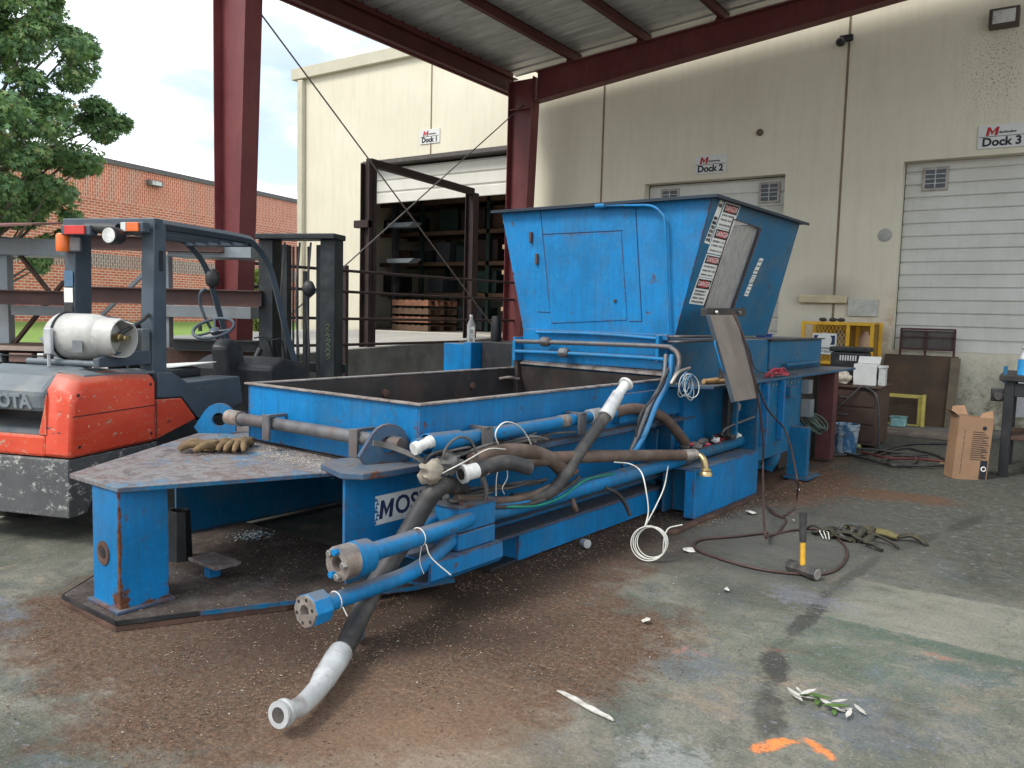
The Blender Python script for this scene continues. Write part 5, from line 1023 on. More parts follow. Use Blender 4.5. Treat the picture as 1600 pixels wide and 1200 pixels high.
b = MB(K); b.ring((-.44, tcy, tcz), (1, .02, .05), tr + .004, .009, 30, 6); sb = b.make('strap_band', M_black, fk, smooth=50)
MB(K).box(-.47, -.41, tcy - tr - .035, tcy - tr - .004, tcz - .12, tcz + .06).make('strap_buckle', M_galv, sb, .008)
MB(K).tube([(-.44, tcy - tr - .02, tcz - .1), (-.45, tcy - tr - .01, tcz - .2)], .012, 6).make('strap_hook', M_galv, sb)
kk(MB(K).tube([(-.05, tcy + .02, tcz + .02), (.0, tcy + .2, tcz + .12), (-.15, tcy + .45, tcz + .16), (-.3, tcy + .55, tcz + .05), (-.35, .95, tcz - .25)], .014, 8), 'fuel_hose', M_rub, 0, smooth=50)
kk(MB(K).tube([(-.85, .88, 1.42), (-.5, .88, 1.46), (-.2, .88, 1.40)], .05, 10), 'air_duct', M_blackpl, 0, smooth=50)
# ================================================================ loose hoses and wires lying over the press
def H(pts, r, name, m, label, cat='hose', sub=6, n=12, group=None, flat=1.0):
    o = MB().tube([tuple(M.m @ Vector(p)) for p in pts], r, n, sub, flat=flat, wob=.05).make(name, m, smooth=60); tag(o, label, cat, group); return o
def u3(px, py, u): return tuple(at(px, py, 'x', u, M))
# large hose hanging off the corner with a pale sleeve and elbow
t = thing('suction_hose', 'thick black hose hanging off the press corner with pale grey sleeve and flanged elbow', 'hose', -2.78, 2.9, .4, fr=M)
hp_ = [u3(730, 772, -2.97), u3(702, 758, -2.88), u3(682, 764, -2.80), u3(662, 790, -2.83), u3(632, 842, -2.87), u3(592, 905, -2.88), u3(566, 955, -2.82), u3(545, 1000, -2.72), u3(527, 1030, -2.66)]
MB(M).tube(hp_, [.046, .051, .051, .048, .047], 18, 6, wob=.04).make('hose', M_rub, t, smooth=60)
a = Vector(u3(532, 1020, -2.66)); b_ = Vector(u3(495, 1078, -2.50)); c_ = Vector(u3(470, 1103, -2.44)); d_ = Vector(u3(438, 1116, -2.42))
MB(M).tube([a, a + (b_ - a) * .5, b_ * .85 + a * .15], [.054, .052, .046], 20, 4).make('sleeve', M_galv, t, smooth=60)
MB(M).tube([a + (b_ - a) * .62, a + (b_ - a) * .70], .051, 20, 2).make('sleeve_band', M_galv, t, smooth=60)
MB(M).tube([b_ + (a - b_) * .2, b_, c_, c_ + (d_ - c_) * .75], [.044, .040, .036], 20, 5).make('elbow', M_galv, t, smooth=60)
dd_ = (d_ - c_).normalized()
for q_ in range(2): MB(M).tube([a + (b_ - a) * (.18 + q_ * .08), a + (b_ - a) * (.21 + q_ * .08)], .0545, 20, 2).make('crimp_band', M_galv, t, smooth=60)
MB(M).lathe(c_ + (d_ - c_) * .72, dd_, [(0, .036), (.005, .052), (.018, .052), (.02, .044), (.03, .05), (.042, .05), (.043, .03)], 24).make('end_flange', M_galv, t, smooth=40); MB(M).lathe(c_ + (d_ - c_) * .72, dd_, [(.0432, .029), (.0445, .029)], 20).make('bore_shade', M_rub, t)  # black disc at the tip stands for the shade in the opening
# hose sticking up with a white ferrule
t = thing('return_hose', 'dark hose angled up over the press side ending in a long white ferrule', 'hose', -2.84, 4.5, .6, fr=M)
p0 = Vector(u3(868, 762, -2.80)); p1 = Vector(u3(905, 708, -2.82)); p2 = Vector(u3(948, 648, -2.84)); p3 = Vector(u3(968, 612, -2.84)); p4 = Vector(u3(983, 592, -2.84))
MB(M).tube([u3(800, 782, -2.86), u3(840, 775, -2.82), p0, p1, p2], .040, 16, 6, wob=.04).make('hose', M_rub, t, smooth=60)
MB(M).tube([p2 + (p1 - p2) * .05, p2 + (p3 - p2) * .9], [.052, .043], 18, 3).make('ferrule', M_galv, t, smooth=60)
MB(M).lathe(p2 + (p3 - p2) * .85, (p4 - p3), [(0, .036), (.04, .034), (.12, .034), (.122, .052), (.14, .052), (.142, .034)], 20).make('ferrule_tip', M_white, t, smooth=40)
H([u3(738, 722, -2.86), u3(775, 708, -2.86), u3(822, 706, -2.86), u3(860, 718, -2.86), u3(885, 742, -2.84)], .048, 'fat_hose', M_rubbrown, 'short fat grey-brown hose lying arched along the pile beside the white cap')
t = thing('rusty_hose', 'straight rusty brown hose along the press side ending in a brass elbow', 'hose', -2.82, 5, .6, fr=M)
q = [u3(720, 732, -2.92), u3(800, 722, -2.88), u3(900, 714, -2.84), u3(1000, 712, -2.80), u3(1068, 711, -2.74)]
MB(M).tube(q, .042, 14, 5, wob=.05).make('hose', M_rubbrown, t, smooth=60)
e0 = Vector(q[-1]); e1 = Vector(u3(1086, 710, -2.70)); e2 = Vector(u3(1100, 720, -2.62)); e3 = Vector(u3(1103, 738, -2.60))
MB(M).tube([e0, e1], .045, 14, 2).make('ferrule', M_raw, t, smooth=60); MB(M).tube([e1, Vector(u3(1094, 712, -2.66)), e2, e3], .026, 12, 4).make('elbow', M_brass, t, smooth=60)
MB(M).lathe(e3 + Vector((0, 0, .03)), (0, 0, -1), [(0, .03), (.01, .042), (.02, .036), (.035, .050), (.055, .052), (.056, .03)], 18).make('swivel_nut', M_brass, t, smooth=40)
H([u3(712, 778, -2.86), u3(760, 782, -2.84), u3(815, 778, -2.82), u3(862, 760, -2.82), u3(900, 735, -2.84)], .022, 'slim_hose', M_rubbrown, 'slim brown hose curving low across the lower blue pipe')
H([u3(700, 782, -2.84), u3(770, 792, -2.80), u3(830, 787, -2.79), u3(880, 765, -2.80), u3(905, 745, -2.82)], .012, 'black_cable', M_rub, 'thin black cable curving beside the green cable over the clamp block', 'cable')
H([u3(792, 792, -2.78), u3(840, 790, -2.77), u3(880, 775, -2.78), u3(915, 750, -2.80), u3(960, 740, -2.82)], .007, 'green_cable', plain('green_cable_jacket', (.01, .20, .13), .5), 'thin green cable curving over the lower blue pipe', 'cable')
H([u3(945, 762, -2.80), u3(965, 772, -2.76), u3(978, 790, -2.74), u3(984, 805, -2.73)], .014, 'stub_hose', M_rub, 'short black hose stub drooping below the lower blue pipe')
H([u3(892, 775, -2.84), u3(897, 790, -2.80), u3(900, 797, -2.80)], .018, 'stub_hose', M_rubbrown, 'very short brown hose stub poking down under the pipe beside the clamp block')
o = MB(M).lathe(Vector(u3(646, 702, -2.93)), (.2, 1, .3), [(0, .02), (0, .034), (.03, .036), (.035, .028), (.09, .028), (.095, .034), (.12, .034)], 18).make('white_fitting', M_white, smooth=40); tag(o, 'small white plastic fitting jammed between the front lug and the open blue pipe', 'fitting')
# white capped pipe end and rag, webbing straps
t = thing('capped_hose_end', 'round white flanged hose end facing the camera on the hose pile', 'hose fitting', -2.85, 3.2, .8, fr=M)
cc = Vector(u3(721, 741, -2.80)); dx = Vector((-.25, -1, -.12)).normalized() * -1
MB(M).lathe(cc, dx, [(0, .030), (0, .052), (.022, .052), (.025, .042), (.16, .042)], 26, cap=False).make('flange', M_white, t, smooth=40)
MB(M).lathe(cc + dx * .006, dx, [(0, .001), (0, .032)], 20, cap=False).make('dark_bore', M_rub, t); MB(M).tube([cc + dx * .1, cc + dx * .3, cc + dx * .45 + Vector((.02, 0, -.06))], .044, 14).make('hose', M_rub, t, smooth=60)
MB(M).lathe(cc - dx * .006 + Vector((0, 0, 0)), dx, [(0, .001), (0, .03)], 20, cap=False).make('plug', M_rub, t)
g = G('dusty_rag', .95); n_ = g.noise(16, 5, .7); M_rag = g.end(g.mix(g.rmp(n_, .3, .7), (.21, .18, .14), (.34, .30, .24)), None, g.bump(n_, .6, .01))
rg_c = Vector(u3(672, 738, -2.80)); o = MB(M).blob(rg_c, .055, .07, .055, 5, .55, 1.8, 16, 12).make('rag', M_rag, smooth=60); tag(o, 'crumpled dusty beige rag stuffed on the hose pile left of the white hose end', 'rag')
o = MB(M).blob(Vector(u3(700, 725, -2.84)), .06, .08, .05, 8, .6, 2.2, 16, 12).make('rag', M_tape, smooth=60); tag(o, 'dark greasy cloth bundle between the beige rag and the white hose end', 'rag')
def strap(pts, w, name, m, label, th=.004, cat='strap'):
    P = curve(pts, 6); b = MB(M); vs = []; fs = []
    for i, p in enumerate(P):
        tt = (P[min(i + 1, len(P) - 1)] - P[max(i - 1, 0)]).normalized(); s = tt.cross(Vector((1, .2, .1))).normalized()
        n2 = tt.cross(s).normalized()
        vs += [p + s * w / 2 + n2 * th, p - s * w / 2 + n2 * th, p - s * w / 2 - n2 * th, p + s * w / 2 - n2 * th]
    for i in range(len(P) - 1):
        for k in range(4): fs.append((i * 4 + k, i * 4 + (k + 1) % 4, i * 4 + 4 + (k + 1) % 4, i * 4 + 4 + k))
    fs += [(0, 1, 2, 3), tuple(4 * len(P) - 4 + k for k in range(4))]
    b.add(vs, fs); o = b.make(name, m, smooth=50); tag(o, label, cat); return o
strap([u3(583, 692, -3.06), u3(610, 698, -3.04), u3(645, 712, -2.95), u3(662, 722, -2.9)], .03, 'webbing_strap', M_tape, 'grey webbing strap hooked round the front lifting lug')
strap([u3(735, 722, -2.80), u3(752, 742, -2.76), u3(760, 765, -2.76), u3(758, 780, -2.78)], .035, 'webbing_strap', M_tape, 'grey webbing strap hanging down right of the white hose end')
H([u3(662, 730, -2.9), u3(672, 712, -2.88), u3(695, 705, -2.86), u3(715, 715, -2.84)], .009, 'black_cable', M_rub, 'black cable arching low just above the beige rag', 'cable')
H([u3(690, 728, -2.84), u3(697, 700, -2.82), u3(718, 683, -2.80), u3(738, 692, -2.80), u3(748, 725, -2.80), u3(754, 760, -2.80)], .007, 'black_cable', M_tape, 'thin grey cable looping high above the white hose end', 'cable')
tt_ = thing('cable_tangle', 'tangle of thin black and grey cables lying along the top flange behind the hoses', 'cables', -2.95, 3.9, .78, fr=M)
for k in range(11):
    v0 = 3.05 + rnd.uniform(0, .35); q_ = [(-3.02 + rnd.uniform(-.1, .12), v0 + .22 * i + rnd.uniform(-.06, .06), .775 + rnd.uniform(.0, .05) + (.05 if i in (1, 3) and k % 3 == 0 else 0)) for i in range(rnd.choice((4, 5, 6)))]
    MB(M).tube(q_, rnd.choice((.005, .008, .011)), 7, 6).make('cable', [M_rub, M_rub, M_tape, M_pipe][k % 4], tt_, smooth=60)
for k in range(5):
    q_ = [(-2.90 + rnd.uniform(-.03, .05), 3.25 + .2 * i, .585 + rnd.uniform(0, .03) - (.01 * i)) for i in range(5)]
    MB(M).tube(q_, rnd.choice((.007, .010)), 7, 6).make('cable', [M_rub, M_tape][k % 2], tt_, smooth=60)
def wire(pts, label, r=.0035, m=None): return H(pts, r, 'wire', m or M_wire, label, 'wire', 7, 6)
wire([u3(686, 742, -2.78), u3(725, 722, -2.76), u3(762, 702, -2.78), u3(790, 702, -2.8)], 'taut off-white wire stretched across the front of the white hose end')
wire([u3(783, 704, -2.9), u3(774, 680, -2.9), u3(783, 663, -2.9), u3(798, 660, -2.9), u3(815, 670, -2.9), u3(828, 690, -2.9), u3(831, 704, -2.9)], 'white wire making a tall loop against the side of the bin', .0045)
wire([u3(783, 722, -2.80), u3(776, 745, -2.78), u3(775, 775, -2.78)], 'thin pale wire dropping from the fat hose, straight one of two', .0025)
wire([u3(790, 722, -2.80), u3(793, 745, -2.78), u3(785, 762, -2.78), u3(788, 772, -2.78)], 'thin pale wire dropping from the fat hose, bent one of two', .0025)
# hanging wires with the coil
t = thing('wire_coil', 'off-white wire hanging from the side pipe into a round coil just above the floor', 'wire', -2.44, 5.4, .05, fr=M)
cw_ = Vector(u3(1014, 849, -2.44)); wc = MB(M)
wc.tube([u3(960, 722, -2.74), u3(985, 725, -2.70), u3(1002, 738, -2.52), u3(1010, 770, -2.46), u3(1013, 800, -2.44), u3(1008, 822, -2.44)], .0045, 6, 6); wc.make('wire_drop', M_wire, t, smooth=60)
MB(M).tube([u3(1044, 728, -2.74), u3(1038, 760, -2.48), u3(1025, 790, -2.44), u3(1008, 822, -2.44)], .0045, 6, 6).make('wire_drop', M_wire, t, smooth=60)
for k in range(4): MB(M).ring(cw_ + Vector((.004 * k, .012 * k - .01, .006 * (k % 2))), (.45, -.88 + .05 * k, .1), .112 - .004 * k, .004, 36, 6).make('wire_turn', M_wire, t, smooth=60)
MB(M).tube([u3(1036, 862, -2.44), u3(1038, 840, -2.43), u3(1044, 826, -2.42), u3(1056, 822, -2.40), u3(1066, 820, -2.38)], .0045, 6, 6).make('wire_tail', M_wire, t, smooth=60)
# blue-white wire bundle on the shelf corner, tools, red rags
t = thing('wire_bundle', 'tangled loops of pale blue wire hanging over the shelf corner', 'wire', -2.76, 5.9, .95, fr=M)
bc = Vector(u3(1074, 603, -2.74)); M_bw = plain('pale_blue_wire', (.10, .24, .42), .5)
for k in range(7): MB(M).ring(bc + Vector((.01 * k - .03, rnd.uniform(-.02, .02), rnd.uniform(-.02, .02))), (1, rnd.uniform(-.35, .35), rnd.uniform(-.3, .3)), .085 + rnd.uniform(-.02, .025), .003, 28, 5).make('wire_loop', M_bw if k % 2 else M_wire, t, smooth=60)
MB(M).tube([u3(1048, 600, -2.8), u3(1060, 582, -2.78), u3(1078, 575, -2.78)], .012, 6).make('plug_lead', M_raw, t, smooth=60)
o = MB(M).tube([(-2.80, 6.15, 1.085), (-2.76, 6.32, 1.085), (-2.80, 6.42, 1.085)], [.02, .028, .012], 8, 4).make('rag', plain('tan_leather', (.45, .28, .13), .8, 0, .3, 12), smooth=50); tag(o, 'tan glove finger end lying on the shelf behind the wire loops', 'glove')
o = MB(M).tube([(-2.75, 6.30, 1.08), (-2.72, 6.50, 1.08), (-2.76, 6.6, 1.08)], [.016, .024, .012], 8, 4).make('rag', plain('tan_leather', (.45, .28, .13), .8, 0, .3, 12), smooth=50); tag(o, 'tan rag strip lying nearest the shelf edge beside the dark socket', 'rag')
o = MB(M).lathe((-2.76, 6.42, 1.062), (0, 0, 1), [(0, .028), (.12, .028), (.125, .02)], 14).make('steel_pin', M_rub, smooth=40); tag(o, 'short dark steel pin standing upright on the shelf left of the hanging lid', 'pin')
M_pink = plain('faded_red_rag', (.45, .06, .09), .9, 0, .4, 20, .4)
o = MB(M)
rr = random.Random(4)
for k in range(16): o.tube([(-2.70 + rr.uniform(-.04, .04), 7.35 + rr.uniform(-.05, .2), 1.07 + rr.uniform(0, .03)), (-2.70 + rr.uniform(-.03, .03), 7.5 + rr.uniform(-.05, .2), 1.10 + rr.uniform(-.02, .05)), (-2.68 + rr.uniform(-.03, .03), 7.7 + rr.uniform(-.05, .1), 1.08)], .006, 5, 3)
o = o.make('tangled_cord', M_pink, smooth=50); tag(o, 'small tangle of red and white cord on the shelf right of the hanging lid', 'cord')
t = thing('shop_rags', 'heap of red, pink and dark shop rags lying on the big side pipe', 'rags', -2.78, 6.3, .53, fr=M)
for k in range(26):
    v = 5.95 + rr.uniform(0, .95); m = [M_pink, M_tape, M_rub, M_pink, M_rub, M_txtw][rr.randrange(6)] if v > 6.3 else [M_rub, M_tape, M_pink][rr.randrange(3)]
    MB(M).blob((-2.84 + rr.uniform(-.06, .07), v, .545 + rr.uniform(-.01, .03)), rr.uniform(.02, .05), rr.uniform(.03, .08), rr.uniform(.012, .03), k, .7, 2.5, 9, 7).make('rag', m, t, smooth=60)
# long air hose from the hopper over the lid down to the floor loop
m_air = plain('dark_brown_air_hose', (.055, .03, .025), .5, 0, .3, 8, .1)
gp_ = lambda px, py, z=.012: at(px, py, 'z', z)
o = MB().tube([M.w(*u3(1145, 488, -2.58)), M.w(*u3(1163, 530, -2.50)), M.w(*u3(1180, 600, -2.44)), M.w(*u3(1192, 680, -2.42)), M.w(*u3(1192, 740, -2.42)), gp_(1195, 830, .10), gp_(1205, 836), gp_(1240, 828), gp_(1285, 828), gp_(1318, 850), gp_(1322, 872), gp_(1300, 893), gp_(1255, 897), gp_(1180, 888), gp_(1110, 868), gp_(1085, 855), gp_(1095, 843), gp_(1150, 838), gp_(1200, 832)], .009, 8, 8).make('air_hose', m_air, smooth=60); tag(o, 'dark brown air hose dropping past the lid and looping on the floor round the hammer', 'hose')
o = MB().tube([M.w(*u3(1178, 590, -2.50)), M.w(*u3(1200, 640, -2.46)), M.w(*u3(1228, 675, -2.46)), gp_(1245, 745, .35), gp_(1246, 770, .15), gp_(1240, 795), gp_(1222, 806), gp_(1205, 800), gp_(1198, 790), gp_(1215, 805), gp_(1228, 812), gp_(1215, 833)], .008, 8, 8).make('air_hose', m_air, smooth=60); tag(o, 'second dark hose hanging behind the first from the clamp to a small floor loop', 'hose')
o = MB().tube([M.w(*u3(1150, 500, -2.56)), M.w(*u3(1170, 545, -2.6)), M.w(*u3(1185, 580, -2.64)), M.w(-2.68, 7.9, 1.08), M.w(-2.68, 8.1, 1.075)], .005, 8, 8).make('black_cable', M_rub, smooth=60); tag(o, 'thin black cable curving from the hopper onto the rear shelf', 'cable')
t = thing('hose_tangle', 'tangle of greenish hoses on the end of the rear blue pipe', 'hose', -2.7, 8.9, .45, fr=M)
for k in range(6): MB(M).ring((-2.74 + .01 * k, 8.75 + rnd.uniform(-.15, .2), .52 + rnd.uniform(-.03, .04)), (.6, rnd.uniform(-.5, .5), .8), .13 + rnd.uniform(-.03, .04), .012, 24, 6).make('hose_loop', plain('dirty_green_hose', (.06, .09, .07), .6), t, smooth=60)
# ================================================================ things on the tongue
def glove(cx, cy, z, ang, label, flip=1):
    m = M.m @ Matrix.Translation((cx, cy, z)) @ Matrix.Rotation(ang, 4, 'Z') @ Matrix.Diagonal((1.3, 1.25, 1.35, 1)); F_ = Frame(); F_.m = m; b = MB(F_)
    b.blob((0, 0, .028), .060, .050, .028, 3, .35, 2.2, 18, 12); b.blob((-.085, .0, .024), .055, .046, .024, 4, .4, 2.4, 16, 10)
    for k, (y, L, c) in enumerate(((-.036 * flip, .075, .3), (-.012 * flip, .09, .1), (.014 * flip, .085, -.1), (.038 * flip, .07, -.35))):
        b.tube([(.035, y, .03), (.07, y * 1.3 - .004 * c, .04), (.07 + L * .5, y * 1.6, .03), (.05 + L, y * 1.75, .014)], [.015, .0165, .016, .010], 10, 4, wob=.2)
    b.tube([(-.02, .04 * flip, .03), (.0, .07 * flip, .04), (.03, .095 * flip, .03), (.05, .105 * flip, .018)], [.015, .017, .011], 10, 4)
    o = b.make('work_glove', M_glove, smooth=70); tag(o, label, 'glove', 'work gloves on the tongue plate'); return o
glove(-4.50, 2.74, .70, -2.3, 'left of two dirty tan work gloves, darker, palm down on the tongue plate')
glove(-4.42, 2.90, .703, -.9, 'right of two dirty tan work gloves, yellower, fingers toward the plate edge', -1)
o = MB(M).lathe((-4.515, 2.55, .059), (0, 0, 1), [(0, .074), (0, .074), (.30, .062), (.305, .056), (.29, .054), (.02, .06)], 8, cap=True).make('black_tube', M_black, smooth=20); tag(o, 'short black open tube standing on the bottom plate behind the front post', 'tube')
g = G('teal_glass_chips', .3); M_chipb = g.end(g.ramp(g.isl(), [(0, (.10, .22, .27)), (.5, (.3, .4, .42)), (.8, (.5, .5, .45))]))
# bottle on the cabinet
t = thing('plastic_bottle', 'clear plastic water bottle standing on the blue cabinet beside the hopper', 'bottle', -5.72, 6.6, 1.27, fr=M)
g = G('clear_bottle', .12); g.b.inputs['Transmission Weight'].default_value = .85; g.b.inputs['IOR'].default_value = 1.2; M_clear = g.end((.85, .88, .9))
MB(M).lathe((-5.72, 6.6, 1.268), (0, 0, 1), [(0, .034), (.01, .044), (.08, .044), (.10, .040), (.12, .044), (.20, .044), (.25, .022), (.275, .016), (.29, .016)], 20).make('shell', M_clear, t, smooth=50); MB(M).lathe((-5.72, 6.6, 1.556), (0, 0, 1), [(0, .019), (.02, .019)], 14).make('cap', M_white, t, smooth=40)
# ================================================================ floor items at the right
hm = at(1258, 905, 'z', 0); t = thing('sledgehammer', 'short sledgehammer standing on its head with a yellow and black handle inside the hose loop', 'hammer', hm.x, hm.y)
ax_ = Vector((.87, -.40, 0)).normalized()
hc = Vector((hm.x - .03, hm.y + .05, .043)); MB().lathe(hc - ax_ * .11, ax_, [(0, .034), (.008, .040), (.05, .042), (.06, .036), (.16, .036), (.17, .042), (.212, .040), (.22, .034)], 8).make('head', M_rub, t, .003)
ez = MB().lathe(hc + ax_ * .112, ax_, [(0, .035), (.002, .03)], 16).make('striking_face', M_raw, t)
tp_ = at(1255, 800, 'y', hc.y + .02); MB().tube([hc, hc + (tp_ - hc) * .62], [.017, .016], 10, 2).make('handle', plain('yellow_fibreglass', (.62, .34, .03), .4, 0, .2, 20, .1, ((.15, .09, .04), .5)), t, smooth=50)
MB().tube([hc + (tp_ - hc) * .48, tp_], [.021, .020, .024], 10, 2).make('grip', M_rub, t, smooth=50)
# pile of dirty straps
pc = at(1318, 838, 'z', 0); t = thing('strap_pile', 'heap of oily black straps and cords on the floor behind the hammer', 'straps', pc.x, pc.y)
m_os = plain('oily_strap', (.035, .032, .022), .8, 0, .5, 14, .5, ((.09, .08, .04), .6))
for k in range(15):
    a = rr.uniform(0, 2 * PI); c = Vector((pc.x + rr.uniform(-.18, .22), pc.y + rr.uniform(-.13, .13), .015)); q = []
    for s_ in range(5): q.append(c + Vector((math.cos(a) * .07 * s_ + rr.uniform(-.03, .03), math.sin(a) * .05 * s_ + rr.uniform(-.03, .03), rr.uniform(.0, .06) if 0 < s_ < 4 else 0)))
    MB().tube(q, rr.uniform(.012, .028), 7, 4, flat=rr.uniform(.35, .8)).make('strap', m_os, t, smooth=60)
for k in range(4): MB().ring((pc.x + rr.uniform(-.03, .12), pc.y + rr.uniform(-.1, .1), .045), (rr.uniform(-1, 1), rr.uniform(-1, 1), rr.uniform(0, 1)), rr.uniform(.035, .05), .011, 16, 6).make('ratchet_ring', M_rub, t, smooth=50)
for k in range(3): MB().tube([(pc.x - .12, pc.y - .08, .03), (pc.x - .14 + k * .03, pc.y - .15, .05), (pc.x - .10 + k * .02, pc.y - .19, .008)], .003, 5, 4).make('cord', M_wire, t)
rc = at(1385, 842, 'z', 0); M_camo = plain('olive_camo_cloth', (.10, .085, .035), .9, 0, .5, 9, .4, ((.03, .028, .02), .9))
o = MB().tube([(rc.x - .30, rc.y + .10, .02), (rc.x - .15, rc.y + .04, .035), (rc.x, rc.y, .04), (rc.x + .08, rc.y - .02, .03)], [.03, .05, .055, .03], 10, 5, flat=.55, wob=.4).make('oily_cloth', M_camo, smooth=60); tag(o, 'olive oily cloth stretched on the floor right of the strap heap', 'cloth')
o = MB().tube([(rc.x + .06, rc.y, .02), (rc.x + .16, rc.y + .03, .05), (rc.x + .24, rc.y, .03), (rc.x + .27, rc.y - .05, .015)], [.02, .03, .02], 8, 4, flat=.7).make('oily_cloth', m_os, smooth=60); tag(o, 'small black glove-like cloth at the right end of the olive cloth', 'cloth')
o = MB().tube([at(1322, 822, 'z', .01), at(1335, 820, 'z', .04), at(1352, 825, 'z', .02)], .014, 8, 4, flat=.5).make('blue_strip', M_blued, smooth=60); tag(o, 'short bluish rubber strip behind the oily cloth', 'strip')
# bucket
bk = at(1320, 706, 'z', 0); t = thing('bucket', 'paint-splashed pale blue plastic bucket with wire handle beside the brown desk', 'bucket', bk.x, bk.y)
g = G('splashed_bucket', .5); n_ = g.noise(9, 6, .7, v=g.map((1, 1, .5))); M_bkt = g.end(g.mix(g.rmp(n_, .45, .55), (.32, .38, .42), (.03, .11, .22)))
MB().lathe((bk.x, bk.y, 0), (0, 0, 1), [(0, .125), (.33, .15), (.335, .158), (.35, .158), (.352, .15), (.34, .146), (.02, .12)], 26).make('pail', M_bkt, t, smooth=40)
MB().lathe((bk.x, bk.y, .285), (0, 0, 1), [(0, .148), (.002, .158), (.012, .158), (.014, .149)], 26, cap=False).make('rib', M_bkt, t, smooth=40)
hh = [(bk.x + .155 * math.cos(a), bk.y + .155 * math.sin(a), .33 - .12 * math.sin((a + 2.6) / 2.6 * PI if False else (a - 3.0) / 3.0 * PI)) for a in [3.0 + i * .5 for i in range(7)]]
MB().tube(hh, .004, 6, 3).make('wire_handle', M_pipe, t, smooth=50); MB().lathe((bk.x, bk.y, .03), (0, 0, 1), [(0, .02), (.26, .02)], 8).make('dark_contents', M_rub, t)
bq = at(1341, 698, 'z', .033); o = MB().blob(bq, .033, .033, .033, 1, .02).make('ball', plain('dirty_yellow_ball', (.42, .44, .20), .9), smooth=70); tag(o, 'small dirty yellow-green ball on the floor beside the bucket', 'ball')
# desk with things on it
t = thing('steel_desk', 'rusty brown steel desk cabinet behind the bucket', 'desk', -2.0, 10.8)
M_desk = plain('brown_rusty_desk', (.085, .045, .033), .65, .1, .4, 3, .2, ((.05, .04, .035), .7))
DX0, DX1, DY0, DY1, DZ = -2.55, -1.80, 10.85, 11.75, .80
db = MB().box(DX0, DX1, DY0, DY1, .05, DZ - .03).make('carcass', M_desk, t, .01); MB().box(DX0 - .03, DX1 + .03, DY0 - .04, DY1 + .03, DZ - .028, DZ).make('desk_top', M_desk, t, .008)
for k in range(3): MB().box(DX0 + .03, DX1 - .03, DY0 - .015, DY0 - .001, .1 + k * .22, .29 + k * .22).make('drawer_front', M_desk, db, .006)
for k in range(2): MB().box(DX0 + .3, DX0 + .42, DY0 - .03, DY0 - .016, .42 + k * .22, .44 + k * .22).make('drawer_pull', M_pipe, db, .004)
t = thing('tool_case', 'black lidded tool case standing on the brown desk behind the white carton', 'case', -2.25, 11.5, DZ)
MB().box(-2.50, -2.05, 11.35, 11.70, DZ + .001, DZ + .40).make('case_body', M_blackpl, t, .02); MB().box(-2.52, -2.03, 11.33, 11.72, DZ + .405, DZ + .47).make('case_lid', M_blackpl, t, .02)
for k in range(7): MB().box(-2.38 + k * .032, -2.362 + k * .032, 11.346, 11.3485, DZ + .29, DZ + .36).make('white_bar', M_txtw, t)
t = thing('white_carton', 'open white carton standing on the right end of the brown desk', 'box', -1.98, 11.15, DZ)
MB().box(-2.13, -1.86, 11.0, 11.25, DZ + .001, DZ + .27).make('carton', M_txtw, t, .006); MB().ext([(-2.13, 11.25, DZ + .272), (-1.86, 11.25, DZ + .272), (-1.86, 11.33, DZ + .36), (-2.13, 11.33, DZ + .36)], (0, .006, 0)).make('flap', M_txtw, t)
b = MB(); b.box(-1.859, -1.857, 11.06, 11.20, DZ + .08, DZ + .2); b.make('printed_label', M_txtn, t)
o = MB().box(-1.84, -1.76, 11.05, 11.2, DZ + .001, DZ + .22).box(-1.85, -1.75, 11.04, 11.21, DZ + .222, DZ + .26).make('white_jug', M_white, bevel=.01); tag(o, 'small white capped jug against the right side of the white carton', 'jug')
o = MB().blob((-2.26, 10.98, DZ + .085), .12, .10, .09, 9, .35, 3, 18, 12).make('plastic_bag', plain('cream_plastic_bag', (.55, .48, .38), .4, 0, .3, 16, .6), smooth=60); tag(o, 'crumpled cream plastic bag on the desk left of the white carton', 'bag')
o = MB().blob((-2.42, 10.95, DZ + .06), .07, .07, .07, 12, .35, 3, 14, 10).make('cloth_bundle', plain('grey_blue_cloth', (.16, .2, .27), .9, 0, .4, 12, .4), smooth=60); tag(o, 'small grey-blue cloth bundle at the left edge of the desk', 'cloth')
o = MB().tube([(-1.95, 10.8, .80), (-1.8, 10.75, .70), (-1.74, 10.7, .4), (-1.72, 10.68, .1), (-1.6, 10.7, .012), (-1.2, 10.9, .012)], .014, 8, 6).make('black_cable', M_rub, smooth=60); tag(o, 'thick black cable draped over the desk corner down to the floor', 'cable')
o = MB().tube([(-2.0, 10.8, .79), (-2.15, 10.78, .62), (-2.35, 10.78, .42), (-2.5, 10.7, .3)], .01, 8, 6).make('grey_cable', M_pipe, smooth=60); tag(o, 'thin grey cable running slantwise across the desk front', 'cable')
t = thing('floor_hoses', 'tangle of thick dark welding cables spread on the floor before the yellow frame', 'hoses', -1.5, 10.6)
for k, (pts) in enumerate([[(1290, 712), (1360, 708), (1420, 694), (1480, 693)], [(1320, 708), (1375, 722), (1430, 728), (1480, 727)], [(1345, 706), (1390, 716), (1435, 717), (1480, 722)], [(1370, 712), (1410, 700), (1440, 705), (1465, 712), (1480, 720)], [(1380, 720), (1400, 712), (1430, 714), (1425, 725), (1395, 727), (1380, 720)], [(1330, 700), (1380, 704), (1420, 710), (1450, 716)]]):
    MB().tube([at(px, py, 'z', .02 + .012 * (k % 3)) for px, py in pts], .016 if k != 2 else .014, 8, 8).make('cable', M_rub if k != 2 else plain('dark_red_cable', (.10, .02, .02), .6), t, smooth=60)
